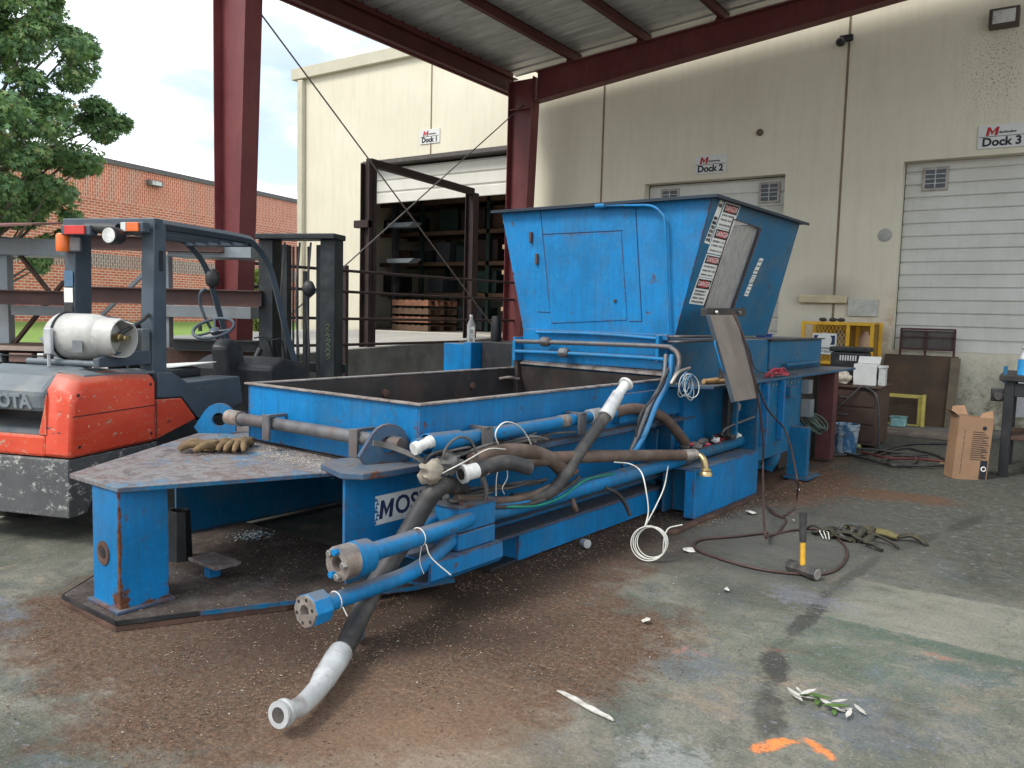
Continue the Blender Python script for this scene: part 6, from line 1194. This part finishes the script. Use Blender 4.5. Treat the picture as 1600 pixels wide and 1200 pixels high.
o = MB().tube([at(1470, 724, 'z', .03), at(1481, 727, 'z', .03)], .018, 8, 2).make('cable_plug', M_brass, smooth=40); tag(o, 'small brass plug at the right end of the dark floor cables', 'plug')
# yellow expanded-metal safety cabinet and its placard
t = thing('safety_cabinet', 'yellow steel cage cabinet with mesh door standing against the wall behind the desk', 'cabinet', -2.8, 13.3)
M_yel = plain('safety_yellow_paint', (.72, .40, .025), .45, 0, .12, 6, .05, ((.35, .2, .05), .4))
X0, X1, X2, Y0, Y1, Z1 = -3.28, -2.62, -2.28, 12.95, 13.65, 1.60
fr_ = MB()
for x in (X0, X1, X2):
    for y in (Y0, Y1): fr_.box(x - .025, x + .025, y - .02, y + .02, .0, Z1)
fr_.make('corner_posts', M_yel, t, .004)
for z in (Z1 - .05, .95, .05): MB().box(X0 + .025, X1 - .025, Y0 - .018, Y0 + .018, z, z + .05).box(X1 + .025, X2 - .025, Y0 - .018, Y0 + .018, z, z + .05).box(X0 + .03, X2 - .03, Y0 + .02, Y1 - .02, z + .02, z + .03).make('shelf_frame', M_yel, t, .004)
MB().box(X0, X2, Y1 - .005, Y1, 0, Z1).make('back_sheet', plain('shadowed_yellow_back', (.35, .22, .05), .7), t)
ms = MB()
for k in range(-12, 24):
    for s_ in (1, -1):
        x0 = X0 + k * .055; z0, z1 = 1.0, Z1 - .05; x1 = x0 + s_ * .30
        def cl_(x, z, xx, zz):
            return None
        a = Vector((x0, Y0 + s_ * .004, z0)); c = Vector((x1, Y0 + s_ * .004, z1)); d = c - a; lo, hi = 0, 1
        if abs(d.x) > 1e-6:
            t0, t1 = sorted(((X0 + .02 - a.x) / d.x, (X1 - .02 - a.x) / d.x)); lo = max(0, t0); hi = min(1, t1)
        if hi > lo: ms.bar(a + d * lo, a + d * hi, .006, .004, (0, 1, 0))
ms.make('door_mesh', M_yel, t, 0)
for (x, z, m) in ((-3.05, 1.25, M_cwt), (-2.83, 1.32, M_cwt), (-2.45, 1.3, M_tan), (-3.1, .3, M_card)):
    MB().lathe((x, 13.35, z - .12), (0, 0, 1), [(0, .09), (.2, .09), (.25, .05), (.28, .05)], 14).make('stored_can', m, t, smooth=40)
pl_ = thing('warning_placard', 'white flammable-materials placard hung on the yellow mesh cabinet door', 'sign', -2.95, 12.9, 1.15)
MB().box(-3.12, -2.77, 12.905, 12.915, 1.20, 1.42).make('panel', M_txtw, pl_, .002); MB().box(-3.08, -2.76, 12.905, 12.915, 1.10, 1.195).make('lower_panel', M_txtw, pl_, .002)
MB().box(-3.10, -2.79, 12.902, 12.9045, 1.25, 1.39).make('dark_band', M_txtn, pl_); MB().lathe((-2.945, 12.9015, 1.32), (0, -1, 0), [(0, .11), (.001, .11)], 20).make('white_oval', M_txtw, pl_)
text('FLAMMABLE\nMATERIALS', .045, (-2.92, 12.903, 1.165), (1, 0, 0), (0, 0, 1), 'lettering', M_txtk, pl_, .0008)
for k, x in enumerate((-3.05, -2.9, -2.78)):
    o = MB().blob((x, 13.2, Z1 + .03), .06, .05, .03, k, .3).make('dark_lump', M_rub, smooth=60); tag(o, ['left', 'middle', 'right'][k] + ' of the three small black lumps on top of the yellow cabinet', 'scrap')
o = MB().lathe((-3.9, 12.2, 1.39 - .12), (0, 0, 1), [(0, .09), (.22, .09), (.23, .10), (.24, .10)], 18).make('blue_can', plain('deep_blue_can', (.01, .04, .22), .45), smooth=40)
p = M.w(-3.5, 9.3, 1.15); o.location = (p.x, p.y, 1.2); tag(o, 'dark blue can standing in the rear trough of the press', 'can')
# foam strip and picture on the wall
o = MB().box(-3.60, -2.85, WY - .10, WY - .01, 1.90, 2.03).make('foam_strip', plain('yellowed_foam', (.52, .45, .30), .9, 0, .15, 8, .4), bevel=.02); tag(o, 'long yellowed foam strip fixed on the wall left of the yellow cabinet', 'foam strip')
o = MB().box(-2.83, -2.38, WY - .05, WY - .01, 1.70, 1.97).make('wall_picture', plain('faded_print', (.45, .46, .42), .7, 0, .2, 9, .1), bevel=.004); tag(o, 'pale faded print on the wall above the yellow cabinet', 'picture')
# leaning panels
o = MB().ext([(-2.22, 13.55, .05), (-1.20, 13.55, .05), (-1.20, 13.80, 1.12), (-2.22, 13.80, 1.12)], (0, .03, 0)).make('leaning_sheet', plain('dark_brown_sheet', (.085, .055, .035), .75, .1, .35, 2.5, .2, ((.05, .035, .03), .6)), bevel=.004); tag(o, 'large dark brown steel sheet leaning on the wall under the Dock 3 door', 'sheet')
o = MB().ext([(-1.30, 13.50, .05), (-1.17, 13.50, .05), (-1.17, 13.76, 1.10), (-1.30, 13.76, 1.10)], (0, .04, 0)).make('leaning_channel', plain('olive_brown_channel', (.15, .12, .08), .7), bevel=.004); tag(o, 'narrow olive-brown channel leaning at the right edge of the brown sheet', 'steel channel')
t = thing('steel_grid', 'dark red steel grid behind the brown sheet in front of the Dock 3 door', 'frame', -1.65, 13.8, 1.0)
M_dkr = plain('dark_red_steel', (.07, .022, .024), .6, .1)
for a, b_ in (((-2.01, 1.0), (-2.01, 1.52)), ((-1.27, 1.0), (-1.27, 1.52)), ((-1.66, 1.0), (-1.66, 1.50))): MB().box(a[0] - .015, a[0] + .015, 13.80, 13.83, a[1], b_[1]).make('upright', M_dkr, t)
for z in (1.20, 1.505, 1.40): MB().box(-2.02, -1.26, 13.77, 13.798, z, z + (.03 if z != 1.4 else .01)).make('rail', M_dkr, t)
g = G('mesh_screen', .7); M_scr = plain('dark_screen', (.10, .09, .08), .8); MB().box(-2.0, -1.28, 13.835, 13.84, 1.2, 1.5).make('screen', M_scr, t)
t = thing('yellow_frame', 'small square yellow angle-iron frame leaning on the brown sheet', 'frame', -1.87, 13.4)
M_pyel = plain('pale_yellow_paint', (.60, .50, .13), .6, 0, .15, 8, .1)
for x0, x1, z0, z1 in ((-2.14, -1.60, .48, .53), (-2.14, -1.60, .04, .08), (-2.14, -2.10, .085, .475), (-1.66, -1.60, .085, .475)): MB().box(x0, x1, 13.42, 13.46, z0, z1).make('bar', M_pyel, t, .003)
MB().box(-1.60, -1.56, 13.36, 13.48, .0, .54).make('side_bar', M_pyel, t, .003)
tb = at(1408, 672, 'z', 0); t = thing('plastic_tub', 'small translucent teal plastic tub in front of the yellow frame', 'tub', -1.88, 13.2)
MB().box(-1.98, -1.77, 13.1, 13.28, .06, .2).make('tub', plain('pale_teal_plastic', (.26, .48, .48), .3), t, .02); MB().box(-1.99, -1.76, 13.09, 13.29, .2, .215).make('lid', plain('pale_teal_plastic', (.26, .48, .48), .3), t, .005)
t = thing('timber_skid', 'low grey timber skid along the floor below the leaning sheet', 'timber', -1.6, 12.9)
for y in (12.55, 12.8, 13.0): MB().box(-2.4, -.9, y, y + .14, .002, .055).make('board', plain('grey_timber', (.22, .18, .15), .9, 0, .3, 5, .3), t, .006)
# cardboard box leaning
cb1 = at(1487, 748, 'z', 0); t = thing('cardboard_box', 'tall open brown cardboard box standing tilted beside the black steel table', 'box', cb1.x + .15, cb1.y + .1)
FQ = Frame(cb1.x, cb1.y, 28); g = G('corrugated_card', .85); n_ = g.noise(5, 5, .6); c1 = g.mix(g.rmp(n_, .3, .7), (.24, .14, .08), (.32, .19, .11)); M_box = g.end(c1)
def bx(x, y, z): return (x - z * .02 + 0, y + z * .02, z + x * .05)
tiltm = Matrix.Rotation(R(3), 4, 'Y')
b = MB(FQ)
for (x0, x1, y0, y1) in ((0, .34, 0, .006), (0, .34, .20, .206), (0, .006, .006, .2), (.334, .34, .006, .2)): b.box(x0, x1, y0, y1, .004, .66, tiltm)
b.box(0.006, .334, .006, .2, .005, .01, tiltm); b.make('box_walls', M_box, t)
MB(FQ).ext([tiltm @ Vector(p) for p in ((.01, .208, .662), (.17, .208, .665), (.15, .26, .76), (.03, .27, .74))], (0, .005, 0)).make('flap', M_box, t); MB(FQ).ext([tiltm @ Vector(p) for p in ((.2, .0, .662), (.335, .0, .662), (.34, .05, .74), (.30, .09, .72), (.24, .06, .70))], (0, .005, 0)).make('flap', M_box, t)
MB(FQ).ext([tiltm @ Vector(p) for p in ((-.002, .0, .662), (-.002, .2, .662), (-.07, .18, .72), (-.05, .03, .70))], (.005, 0, 0)).make('flap', M_box, t)
pr = MB(FQ)
for k in range(14):
    z = .22 + k * .022; w_ = .05 + (k * 37 % 10) * .007; pr.box(.15, .15 + w_ + .06, -.002, -.001, z, z + .007, tiltm)
pr.box(.05, .11, -.002, -.001, .08, .5, tiltm) if False else None
pr.make('printed_lines', M_txtk, t); pr = MB(FQ)
for k in range(8): pr.box(.07, .074, -.002, -.001, .06 + k * .06, .105 + k * .06, tiltm)
pr.make('printed_marks', M_txtk, t); pr = MB(FQ)
for k in range(9): pr.box(.255, .31, -.002, -.001, .25 + k * .025, .255 + k * .025, tiltm)
pr.make('printed_lines', M_txtk, t)
mkr = MB(FQ); cc = tiltm @ Vector((.26, -.002, .555)); mkr.lathe(cc, (0, -1, 0), [(0, .022), (.0008, .022)], 16); mkr.make('round_mark', M_txtk, t)
MB(FQ).box(.26, .33, -.002, -.001, .02, .22, tiltm).make('dark_print', M_txtk, t); o_ = MB(FQ); o_.ring(tiltm @ Vector((.297, -.003, .13)), (0, 1, 0), .022, .006, 18, 5); o_.make('round_print', M_txtw, t)
# black steel table at the right edge
tx = at(1556, 742, 'z', 0); t = thing('steel_table', 'heavy black steel machine table standing at the right edge', 'table', tx.x + .6, tx.y + .3)
TX0, TY0, TY1, TX1 = -.42, 9.95, 10.9, 1.2
for x, y in ((TX0, TY0), (TX0, TY1), (TX1, TY0), (TX1, TY1)): MB().box(x, x + .09, y, y + .09, 0, 1.02).make('leg', M_black, t, .006)
MB().box(TX0 - .05, TX1 + .1, TY0 - .05, TY1 + .12, 1.022, 1.09).make('table_top', M_darksteel, t, .01); MB().box(TX0 + .09, TX1, TY0, TY0 + .08, .86, 1.0).make('apron', M_black, t, .006); MB().box(TX0 + .02, TX1, TY0 + .02, TY1, .40, .44).make('lower_shelf', M_rust, t, .006)
MB().box(TX0 - .02, TX0 + .02, TY0 - .03, TY0 - .005, 1.0, 1.18).make('side_bracket', M_blued, t, .004); MB().lathe((TX0 - .05, TY0 + .03, .86), (0, -1, 0), [(0, .05), (.03, .055), (.06, .04)], 14).make('knob', M_rub, t, smooth=40)
MB().box(TX0 - .12, TX0 - .0, TY0 + .0, TY0 + .05, .80, .94).make('clamp', M_black, t, .01); MB().box(TX0 + .3, TX1, TY0 + .3, TY0 + .8, .445, .6).make('stored_sheet', M_rust, t, .01)
t = thing('spray_bottle', 'bottle of bright blue liquid with clear top standing on the black table', 'bottle', -.26, 10.05, 1.09)
sx, sy = -.27, 10.02; MB().lathe((sx, sy, 1.091), (0, 0, 1), [(0, .05), (.16, .05), (.165, .045)], 18).make('blue_liquid', plain('bright_blue_liquid', (.04, .30, .62), .2), t, smooth=40); MB().lathe((sx, sy, 1.257), (0, 0, 1), [(0, .05), (.03, .045), (.06, .022), (.10, .02), (.12, .03), (.14, .012)], 16).make('neck', M_galv, t, smooth=40)
o = MB().box(-.55, -.25, 13.6, 13.66, .3, .95).make('wall_paper_sheet', plain('grubby_sheet', (.42, .42, .42), .8), bevel=.003); tag(o, 'grubby pale board leaning on the wall behind the cardboard box', 'board')
M_dwhite = plain('grubby_white', (.48, .46, .42), .8, 0, .25, 30, .2, ((.25, .22, .18), .6))
# bits lying on the floor
def floor_bit(px, py, pts, h, name, m, label, cat, group=None):
    c = at(px, py, 'z', 0); o = MB().prism([(c.x + x, c.y + y) for x, y in pts], .006, .006 + h).make(name, m, bevel=0); tag(o, label, cat, group); return o
floor_bit(915, 1105, [(-.16, .038), (-.13, .046), (-.10, .040), (-.06, .034), (.0, .008), (.03, .006), (.09, -.016), (.12, -.020), (.14, -.034), (.15, -.045), (.08, -.034), (.05, -.030), (-.03, -.006), (-.06, .004), (-.12, .024)], .006, 'white_splinter', M_dwhite, 'long thin white splinter lying on the bare floor near the front', 'splinter')
cnn = at(915, 850, 'z', .03); o = MB().lathe(cnn + Vector((-.03, .02, 0)), (.8, -.5, .1), [(0, .024), (.004, .03), (.06, .03), (.062, .02)], 16).make('small_can', M_galv, smooth=40); tag(o, 'small silver can end lying under the press side', 'can')
for k, (px, py, s_) in enumerate(((1172, 803, .055), (1246, 767, .035), (1075, 862, .05), (1240, 817, .02), (1135, 925, .03), (1008, 975, .03))):
    c = at(px, py, 'z', 0); rr3 = random.Random(k); pts = [(c.x + s_ * math.cos(a) * rr3.uniform(.5, 1.1), c.y + s_ * math.sin(a) * rr3.uniform(.5, 1.1), .006 + rr3.uniform(0, .025)) for a in [i * 2 * PI / 7 for i in range(7)]]
    b = MB(); b.add(pts + [(c.x, c.y, .03)], [(i, (i + 1) % 7, 7) for i in range(7)]); o = b.make('paper_scrap', M_dwhite, fixn=False)
    tag(o, ['white paper scrap beside the lower blue side panel', 'white scrap on the rusty floor patch beyond the press', 'white scrap below the wire coil', 'tiny white scrap left of the hammer grip', 'small pale scrap on the floor left of the hammer head', 'small pale scrap midway between coil and front edge'][k], 'paper scrap')
M_leaf = plain('fresh_green_leaf', (.07, .13, .03), .6, 0, .3, 20); gl = at(1285, 1103, 'z', 0); t = thing('leaf_litter', 'green leaves with torn white paper bits on the floor near the orange paint mark', 'litter', gl.x, gl.y)
for k in range(16):
    a = rr.uniform(0, PI); x = gl.x + rr.uniform(-.12, .16); y = gl.y + rr.uniform(-.05, .05); L = rr.uniform(.02, .06); w_ = L * .22; z = .008 + .002 * k
    ca, sa = math.cos(a), math.sin(a); f = lambda u_, v_: (x + u_ * ca - v_ * sa, y + u_ * sa + v_ * ca)
    MB().prism([f(-L, 0), f(-L * .3, -w_), (f(L * .5, -w_ * .8)), f(L, 0), f(L * .4, w_), f(-L * .4, w_)], z, z + .002).make('leaf' if k % 3 == 1 else 'paper_bit', M_leaf if k % 3 == 1 else M_dwhite, t)
# ================================================================ chips and dust on floor and plates
def chips(name, n, fn, smin, smax, stops, zf=lambda x, y: .003, seed=1, thick=.4):
    rg = np.random.default_rng(seed); P = []
    while len(P) < n:
        x, y = fn(rg); P.append((x, y, zf(x, y)))
    P = np.array(P[:n]); s = smin + (smax - smin) * rg.random(n) ** 5; an = rg.random(n) * 6.283; tl = (rg.random((n, 2)) - .5) * 1.1
    base = np.array([(-1, -.35, 0), (.2, -.5, 0), (1, .1, 0), (-.2, .5, 0), (0, 0, thick)]); V = np.zeros((n, 5, 3))
    ca, sa = np.cos(an), np.sin(an); asp = .35 + rg.random(n) * .8
    for k in range(5):
        bx_, by_, bz_ = base[k]; by2 = by_ * asp; V[:, k, 0] = P[:, 0] + s * (bx_ * ca - by2 * sa); V[:, k, 1] = P[:, 1] + s * (bx_ * sa + by2 * ca); V[:, k, 2] = P[:, 2] + s * (bz_ + .5 * abs(tl[:, 0]) * (bx_ + 1) * .5)
    F_ = np.array([(0, 1, 4), (1, 2, 4), (2, 3, 4), (3, 0, 4)]); F_ = (F_[None] + (np.arange(n) * 5)[:, None, None]).reshape(-1, 3)
    me = bpy.data.meshes.new(name); me.from_pydata(V.reshape(-1, 3).tolist(), [], F_.tolist()); me.update()
    g = G(name + '_colour', .9); me.materials.append(g.end(g.ramp(g.isl(), stops))); o = bpy.data.objects.new(name, me); col.objects.link(o); tag(o, kind='stuff'); WM[o.name] = Matrix.Identity(4); return o
br_ = [(0, (.05, .03, .02)), (.3, (.12, .075, .05)), (.6, (.2, .13, .085)), (.93, (.24, .17, .12)), (.985, (.34, .27, .2)), (.997, (.5, .47, .4))]
def dpile(rg):
    while True:
        k = rg.random()
        if k < .55: c, sx_, sy_, a = (-2.4, 2.7), .42, .85, -.5
        elif k < .8: c, sx_, sy_, a = (-2.75, 4.6), .5, 1.6, 0
        else: c, sx_, sy_, a = (-3.5, 2.1), .6, .4, 0
        x, y = rg.normal(0, sx_), rg.normal(0, sy_); X = c[0] + x * math.cos(a) - y * math.sin(a); Y = c[1] + x * math.sin(a) + y * math.cos(a)
        if Y > .9 and noise.noise(Vector((X * 3.2, Y * 3.2, 4))) + .8 * noise.noise(Vector((X * 11, Y * 11, 2))) + .25 > rg.random() * .9 - .2: return X, Y
chips('wood_chips', 38000, dpile, .0012, .008, br_)
chips('floor_grit', 3500, lambda rg: (rg.uniform(-6, 2.5), rg.uniform(1, 12) ** 1), .0015, .008, [(0, (.05, .045, .04)), (.6, (.13, .12, .105)), (.85, (.25, .23, .2)), (.95, (.45, .43, .38))], seed=3)
chips('rust_flakes', 4500, lambda rg: (rg.normal(-1.95, .35), rg.normal(8.1, 1.0)), .003, .011, [(0, (.08, .035, .02)), (.5, (.2, .09, .045)), (.9, (.35, .2, .12))], seed=4)
def inpoly(x, y, P):
    c = False
    for i in range(len(P)):
        x0, y0 = P[i]; x1, y1 = P[i - 1]
        if (y0 > y) != (y1 > y) and x < (x1 - x0) * (y - y0) / (y1 - y0) + x0: c = not c
    return c
def onplate(P, cx, cy, sx_, sy_):
    def f(rg):
        while True:
            x, y = rg.normal(cx, sx_), rg.normal(cy, sy_)
            if inpoly(x, y, P): q = M.m @ Vector((x, y, 0)); return q.x, q.y
    return f
chips('plate_dust', 3500, onplate([p for p in botp], -4.1, 2.7, .6, .4), .002, .010, br_, zf=lambda x, y: .059, seed=5)
chips('pale_shavings', 5200, onplate([(-5.3, 3.35), (-5.3, 3.1), (-3.3, 2.72), (-3.25, 3.1), (-3.6, 3.1)] , -4.0, 3.0, .7, .12), .002, .007, [(0, (.25, .2, .15)), (.5, (.42, .37, .28)), (.85, (.55, .5, .42))], zf=lambda x, y: .7015, seed=6)
chips('plate_shavings', 1500, onplate([p for p in top if p[1] < 3.5], -4.1, 2.7, .5, .4), .002, .006, [(0, (.1, .08, .06)), (.5, (.3, .25, .2)), (.85, (.5, .46, .4))], zf=lambda x, y: .7015, seed=7)
chips('base_debris', 6000, lambda rg: tuple((M.m @ Vector((-2.66 + abs(rg.normal(0, .10)), rg.uniform(5.7, 9.5), 0)))[:2]), .002, .012, br_, seed=11)
chips('beam_debris', 5000, lambda rg: tuple((M.m @ Vector((rg.normal(-2.95, .16), rg.uniform(3.4, 6.2), 0)))[:2]), .002, .012, br_, seed=12)
o = chips('blue_chips', 260, lambda rg: tuple((M.m @ Vector((rg.normal(-4.62, .06), rg.normal(3.12, .06), 0)))[:2]), .006, .02, [(0, (.10, .20, .25)), (.5, (.3, .4, .42)), (.8, (.5, .5, .45))], zf=lambda x, y: .06 + .02 * rnd.random(), seed=8)
# ================================================================ yard rack beyond the forklift
fw = Vector((CF.x, CF.y, 0)).normalized(); RD = 9.3
ang_ = math.degrees(math.atan2(fw.y, fw.x)) - 90; Y_ = Frame(fw.x * RD, fw.y * RD, ang_)
def yp(px, py, y=0.0): return at(px, py, 'y', y, Y_)
rkt = thing('pipe_rack', 'grey steel cantilever rack with diagonal braces behind the forklift', 'rack', yp(10, 600).x, 0, 0, fr=Y_)
M_rackg = plain('pale_blue_grey_steel', (.26, .29, .31), .5, .2, .15, 4, .08, ((.2, .15, .12), .4))
for p0, p1, top_ in ((-4, 17, 370), (250, 267, 398), (-330, -308, 370)):
    a = yp(p0, 450); c = yp(p1, 450); zt_ = yp(p0, top_).z; MB(Y_).box(a.x, c.x, -.06, .06, 0, zt_).make('post', M_rackg, rkt, .004)
for (p, q) in (((18, 382), (82, 462)), ((233, 420), (160, 492)), ((100, 440), (20, 540))): MB(Y_).bar(yp(*p), yp(*q), .035, .06, (0, 1, 0)).make('brace', M_rackg if p[0] > 200 else M_rust, rkt)
def arm(x0, x1, y0, y1, nm, m, dy=-.45): a = yp(x0, y0, dy); c = yp(x1, y1, dy); MB(Y_).box(a.x, c.x, dy, .3, min(a.z, c.z), max(a.z, c.z)).make(nm, m, rkt, .004)
arm(-330, 100, 389, 374, 'arm', M_rackg, -.2); arm(17, 104, 492, 479, 'arm', M_rackg, -.1); arm(262, 392, 400, 384, 'arm', M_rackg, -.2); arm(255, 392, 495, 480, 'arm', M_rackg, -.1)
arm(-330, 400, 560, 548, 'base_arm', M_rust, -.3)
M_beamr = plain('brown_primer_steel', (.085, .045, .038), .65, .1, .3, 3, .15)
def steel(x0, x1, y0, y1, dy, w_, name, m, label, grp='steel lengths stored on the yard rack'):
    a = yp(x0, y1, dy); c = yp(x1, y0, dy); b = MB(Y_); b.box(a.x, c.x, dy, dy + w_, a.z, a.z + .012).box(a.x, c.x, dy, dy + w_, c.z - .012, c.z).box(a.x, c.x, dy + w_ / 2 - .005, dy + w_ / 2 + .005, a.z + .012, c.z - .012)
    o = b.make(name, m); tag(o, label, 'steel beam', grp); return o
steel(-250, 98, 455, 469, -.5, .14, 'steel_beam', M_beamr, 'left brown steel beam on the middle arms of the yard rack')
steel(102, 405, 454, 472, -.62, .16, 'steel_beam', M_beamr, 'right dark brown steel beam passing in front of the red column')
steel(110, 345, 372, 388, -.3, .14, 'steel_beam', M_beamr, 'dark steel beam on the top arms behind the forklift guard')
steel(265, 402, 533, 547, -.5, .2, 'steel_beam', M_black, 'low black steel beam behind the steering wheel of the forklift')
steel(-250, 90, 556, 566, -.62, .25, 'steel_beam', M_black, 'low black steel beam left of the gas cylinder')
a = [yp(-120, 352, -.9), yp(52, 343, -.4), yp(106, 351, .1), yp(20, 372, .2), yp(-120, 385, -.2)]
o = MB(Y_).ext([yp(-140, 360, -.95), yp(50, 352, -.95), yp(108, 350, .25), yp(-100, 352, .25)], (0, 0, .02)).make('steel_sheet', plain('rust_red_sheet', (.15, .07, .06), .7, 0, .3, 2), bevel=0); tag(o, 'thin rusty red steel sheet lying on top of the yard rack at the left edge', 'sheet')
o = MB(Y_).box(yp(-100, 540, -.5).x, yp(84, 540, -.5).x, -.6, -.1, yp(0, 546, -.5).z, yp(0, 541, -.5).z).make('timber_plank', plain('pinkish_plank', (.30, .23, .20), .8, 0, .2, 3, .1)); tag(o, 'pale pinkish plank on the low shelf of the yard rack', 'plank')
for k, (x0, x1) in enumerate(((-20, 7), (18, 54), (62, 72))):
    a = yp(x0, 565, -.55); c = yp(x1, 552, -.55); o = MB(Y_).box(a.x, c.x, -.6, -.2, a.z, c.z).make('timber_block', [M_cwt, plain('brown_block', (.2, .12, .10), .8), M_txtw][k], bevel=.008); tag(o, ['grey block end at the far left below the pinkish plank', 'brown block end below the pinkish plank', 'small white block end near the gas cylinder'][k], 'block')
o = MB(Y_).ext([yp(60, 528, -.7), yp(82, 532, -.7), yp(86, 545, -.7), yp(70, 540, -.7)], (0, .2, .02)).make('bent_offcut', M_rackg); tag(o, 'bent grey steel offcut left of the gas cylinder', 'offcut')
# ================================================================ tree and shrub
def leaf_crown(name, clumps, n_per, size, cols, parent, seed=2, droop=.25):
    rg = np.random.default_rng(seed); C_ = np.array([c[:3] for c in clumps]); r = np.array([c[3] for c in clumps]); n = len(clumps) * n_per
    idx = np.repeat(np.arange(len(clumps)), n_per); d = rg.normal(size=(n, 3)); d /= np.linalg.norm(d, axis=1)[:, None]; rad = r[idx] * rg.random(n) ** .45
    P = C_[idx] + d * rad[:, None] * np.array([1.15, 1.15, .72]); nr = d * .6 + rg.normal(size=(n, 3)) * .55 + np.array([0, 0, .55]); nr /= np.linalg.norm(nr, axis=1)[:, None]
    t = rg.normal(size=(n, 3)); t[:, 2] -= droop * 3; t -= nr * (t * nr).sum(1)[:, None]; t /= np.linalg.norm(t, axis=1)[:, None]; s = np.cross(nr, t); L = size * (.6 + .8 * rg.random(n))[:, None]
    shp = [(r_ * math.cos(R(a_)), r_ * math.sin(R(a_))) for a_, r_ in ((180, .25), (115, .62), (85, .30), (50, .92), (25, .40), (0, 1.15), (-25, .40), (-50, .92), (-85, .30), (-115, .62))]
    V = np.stack([P + t * L * a + s * L * b - nr * L * .12 * abs(b) for a, b in shp], 1).reshape(-1, 3)
    me = bpy.data.meshes.new(name); me.vertices.add(len(V)); I = np.array(WM[parent.name].inverted()); V = V @ I[:3, :3].T + I[:3, 3]
    me.vertices.foreach_set('co', V.ravel().astype(np.float32)); k = 10; me.loops.add(n * k); me.loops.foreach_set('vertex_index', np.arange(n * k, dtype=np.int32)); me.polygons.add(n); me.polygons.foreach_set('loop_start', np.arange(n, dtype=np.int32) * k); me.polygons.foreach_set('loop_total', np.full(n, k, dtype=np.int32)); me.update(); me.validate()
    g = G(name + '_leaf', .5, 0, .35); c = g.ramp(g.isl(), cols); g.put(g.b.inputs['Base Color'], c)
    tr_ = g.n('ShaderNodeBsdfTranslucent'); g.put(tr_.inputs[0], g.mix(.5, c, (.14, .22, .03))); ms_ = g.n('ShaderNodeMixShader'); ms_.inputs[0].default_value = .3
    g.t.links.new(g.b.outputs[0], ms_.inputs[1]); g.t.links.new(tr_.outputs[0], ms_.inputs[2]); g.t.links.new(ms_.outputs[0], g.t.nodes['Material Output'].inputs[0])
    me.materials.append(g.m); o = bpy.data.objects.new(name, me); col.objects.link(o); o.parent = parent; WM[o.name] = WM[parent.name]; return o
M_bark = plain('grey_bark', (.12, .10, .08), .9, 0, .35, 8, .5)
TD = 17.0
def tq(px, py, dd=0.0):
    d = CF + CX * ((px - 800) / FOC) - CU * ((py - 600) / FOC); k = (TD + dd) / math.hypot(d.x, d.y); return Vector((0, 0, HC)) + d * k
tb_ = gp(-45, TD, 0); tree = thing('maple_tree', 'large leafy green maple tree at the left edge in front of the brick building', 'tree', tb_.x, tb_.y)
tt = Vector((tb_.x, tb_.y, 0)); MB().tube([tt, tt + Vector((.05, 0, 2.2)), tt + Vector((-.05, .1, 5)), tt + Vector((.1, 0, 8)), tt + Vector((.05, 0, 10.3))], [.24, .18, .15, .10, .03], 12, 5).make('trunk', M_bark, tree, smooth=60)
rt = random.Random(21); prof_ = [(-150, 60), (-80, 85), (0, 108), (50, 132), (100, 150), (150, 152), (185, 158), (215, 158), (250, 150), (300, 116), (335, 78), (360, 25)]
def edge_x(y):
    for (y0, x0), (y1, x1) in zip(prof_, prof_[1:]):
        if y0 <= y <= y1: return x0 + (x1 - x0) * (y - y0) / (y1 - y0)
    return 40
cl_ = []
while len(cl_) < 180:
    py = rt.uniform(-150, 352); ex_ = edge_x(py); ctr = -45; half = ex_ - ctr; px = ctr + half * rt.uniform(-1, 1) ** 1 * .93
    w_ = half / 74 * math.sqrt(max(0.03, 1 - ((px - ctr) / half) ** 2)); dd = rt.uniform(-1, 1) * w_ * .9
    if rt.random() < .35 and abs(dd) < w_ * .5: continue
    q = tq(px, py, dd); cl_.append((q.x, q.y, q.z, rt.uniform(.16, .42)))
for px, py, r_ in ((175, 185, .26), (188, 196, .18), (160, 205, .28), (196, 190, .10), (150, 165, .25), (128, 65, .25), (140, 80, .2), (52, 392, .26), (62, 405, .2), (80, 378, .22), (38, 385, .25), (102, 366, .14), (60, 418, .14), (110, 340, .2), (135, 258, .25)): q = tq(px, py, -.2); cl_.append((q.x, q.y, q.z, r_))
lb = MB()
for k in range(0, len(cl_), 2):
    q = Vector(cl_[k][:3]); z0 = max(1.8, q.z - rt.uniform(.6, 1.6) - .2 * (q - tt).xy.length); a = Vector((tt.x + .02, tt.y, min(z0, 9.5))); m_ = (a + q) / 2 + Vector((0, 0, -.12)); lb.tube([a, m_, q], [.05, .028, .008], 5, 4)
lb.make('limbs', M_bark, tree, smooth=60)
leaf_crown('crown', cl_, 330, .075, [(0, (.10, .19, .10)), (.4, (.15, .28, .12)), (.75, (.21, .36, .13)), (.96, (.31, .44, .16)), (1, (.34, .24, .12))], tree)
sp_ = gp(402, 33, 0); shb = thing('shrub', 'yellow-green garden shrub seen between the red column and the forklift mast', 'shrub', sp_.x, sp_.y)
MB().tube([(sp_.x, sp_.y, 0), (sp_.x, sp_.y, 1.4)], .06, 8).make('stem', M_bark, shb)
leaf_crown('foliage', [(sp_.x + rt.uniform(-.5, .5), sp_.y + rt.uniform(-.5, .5), rt.uniform(.7, 2.9), rt.uniform(.25, .45)) for k in range(26)], 130, .12, [(0, (.10, .15, .03)), (.5, (.16, .23, .05)), (1, (.26, .32, .08))], shb, 5)
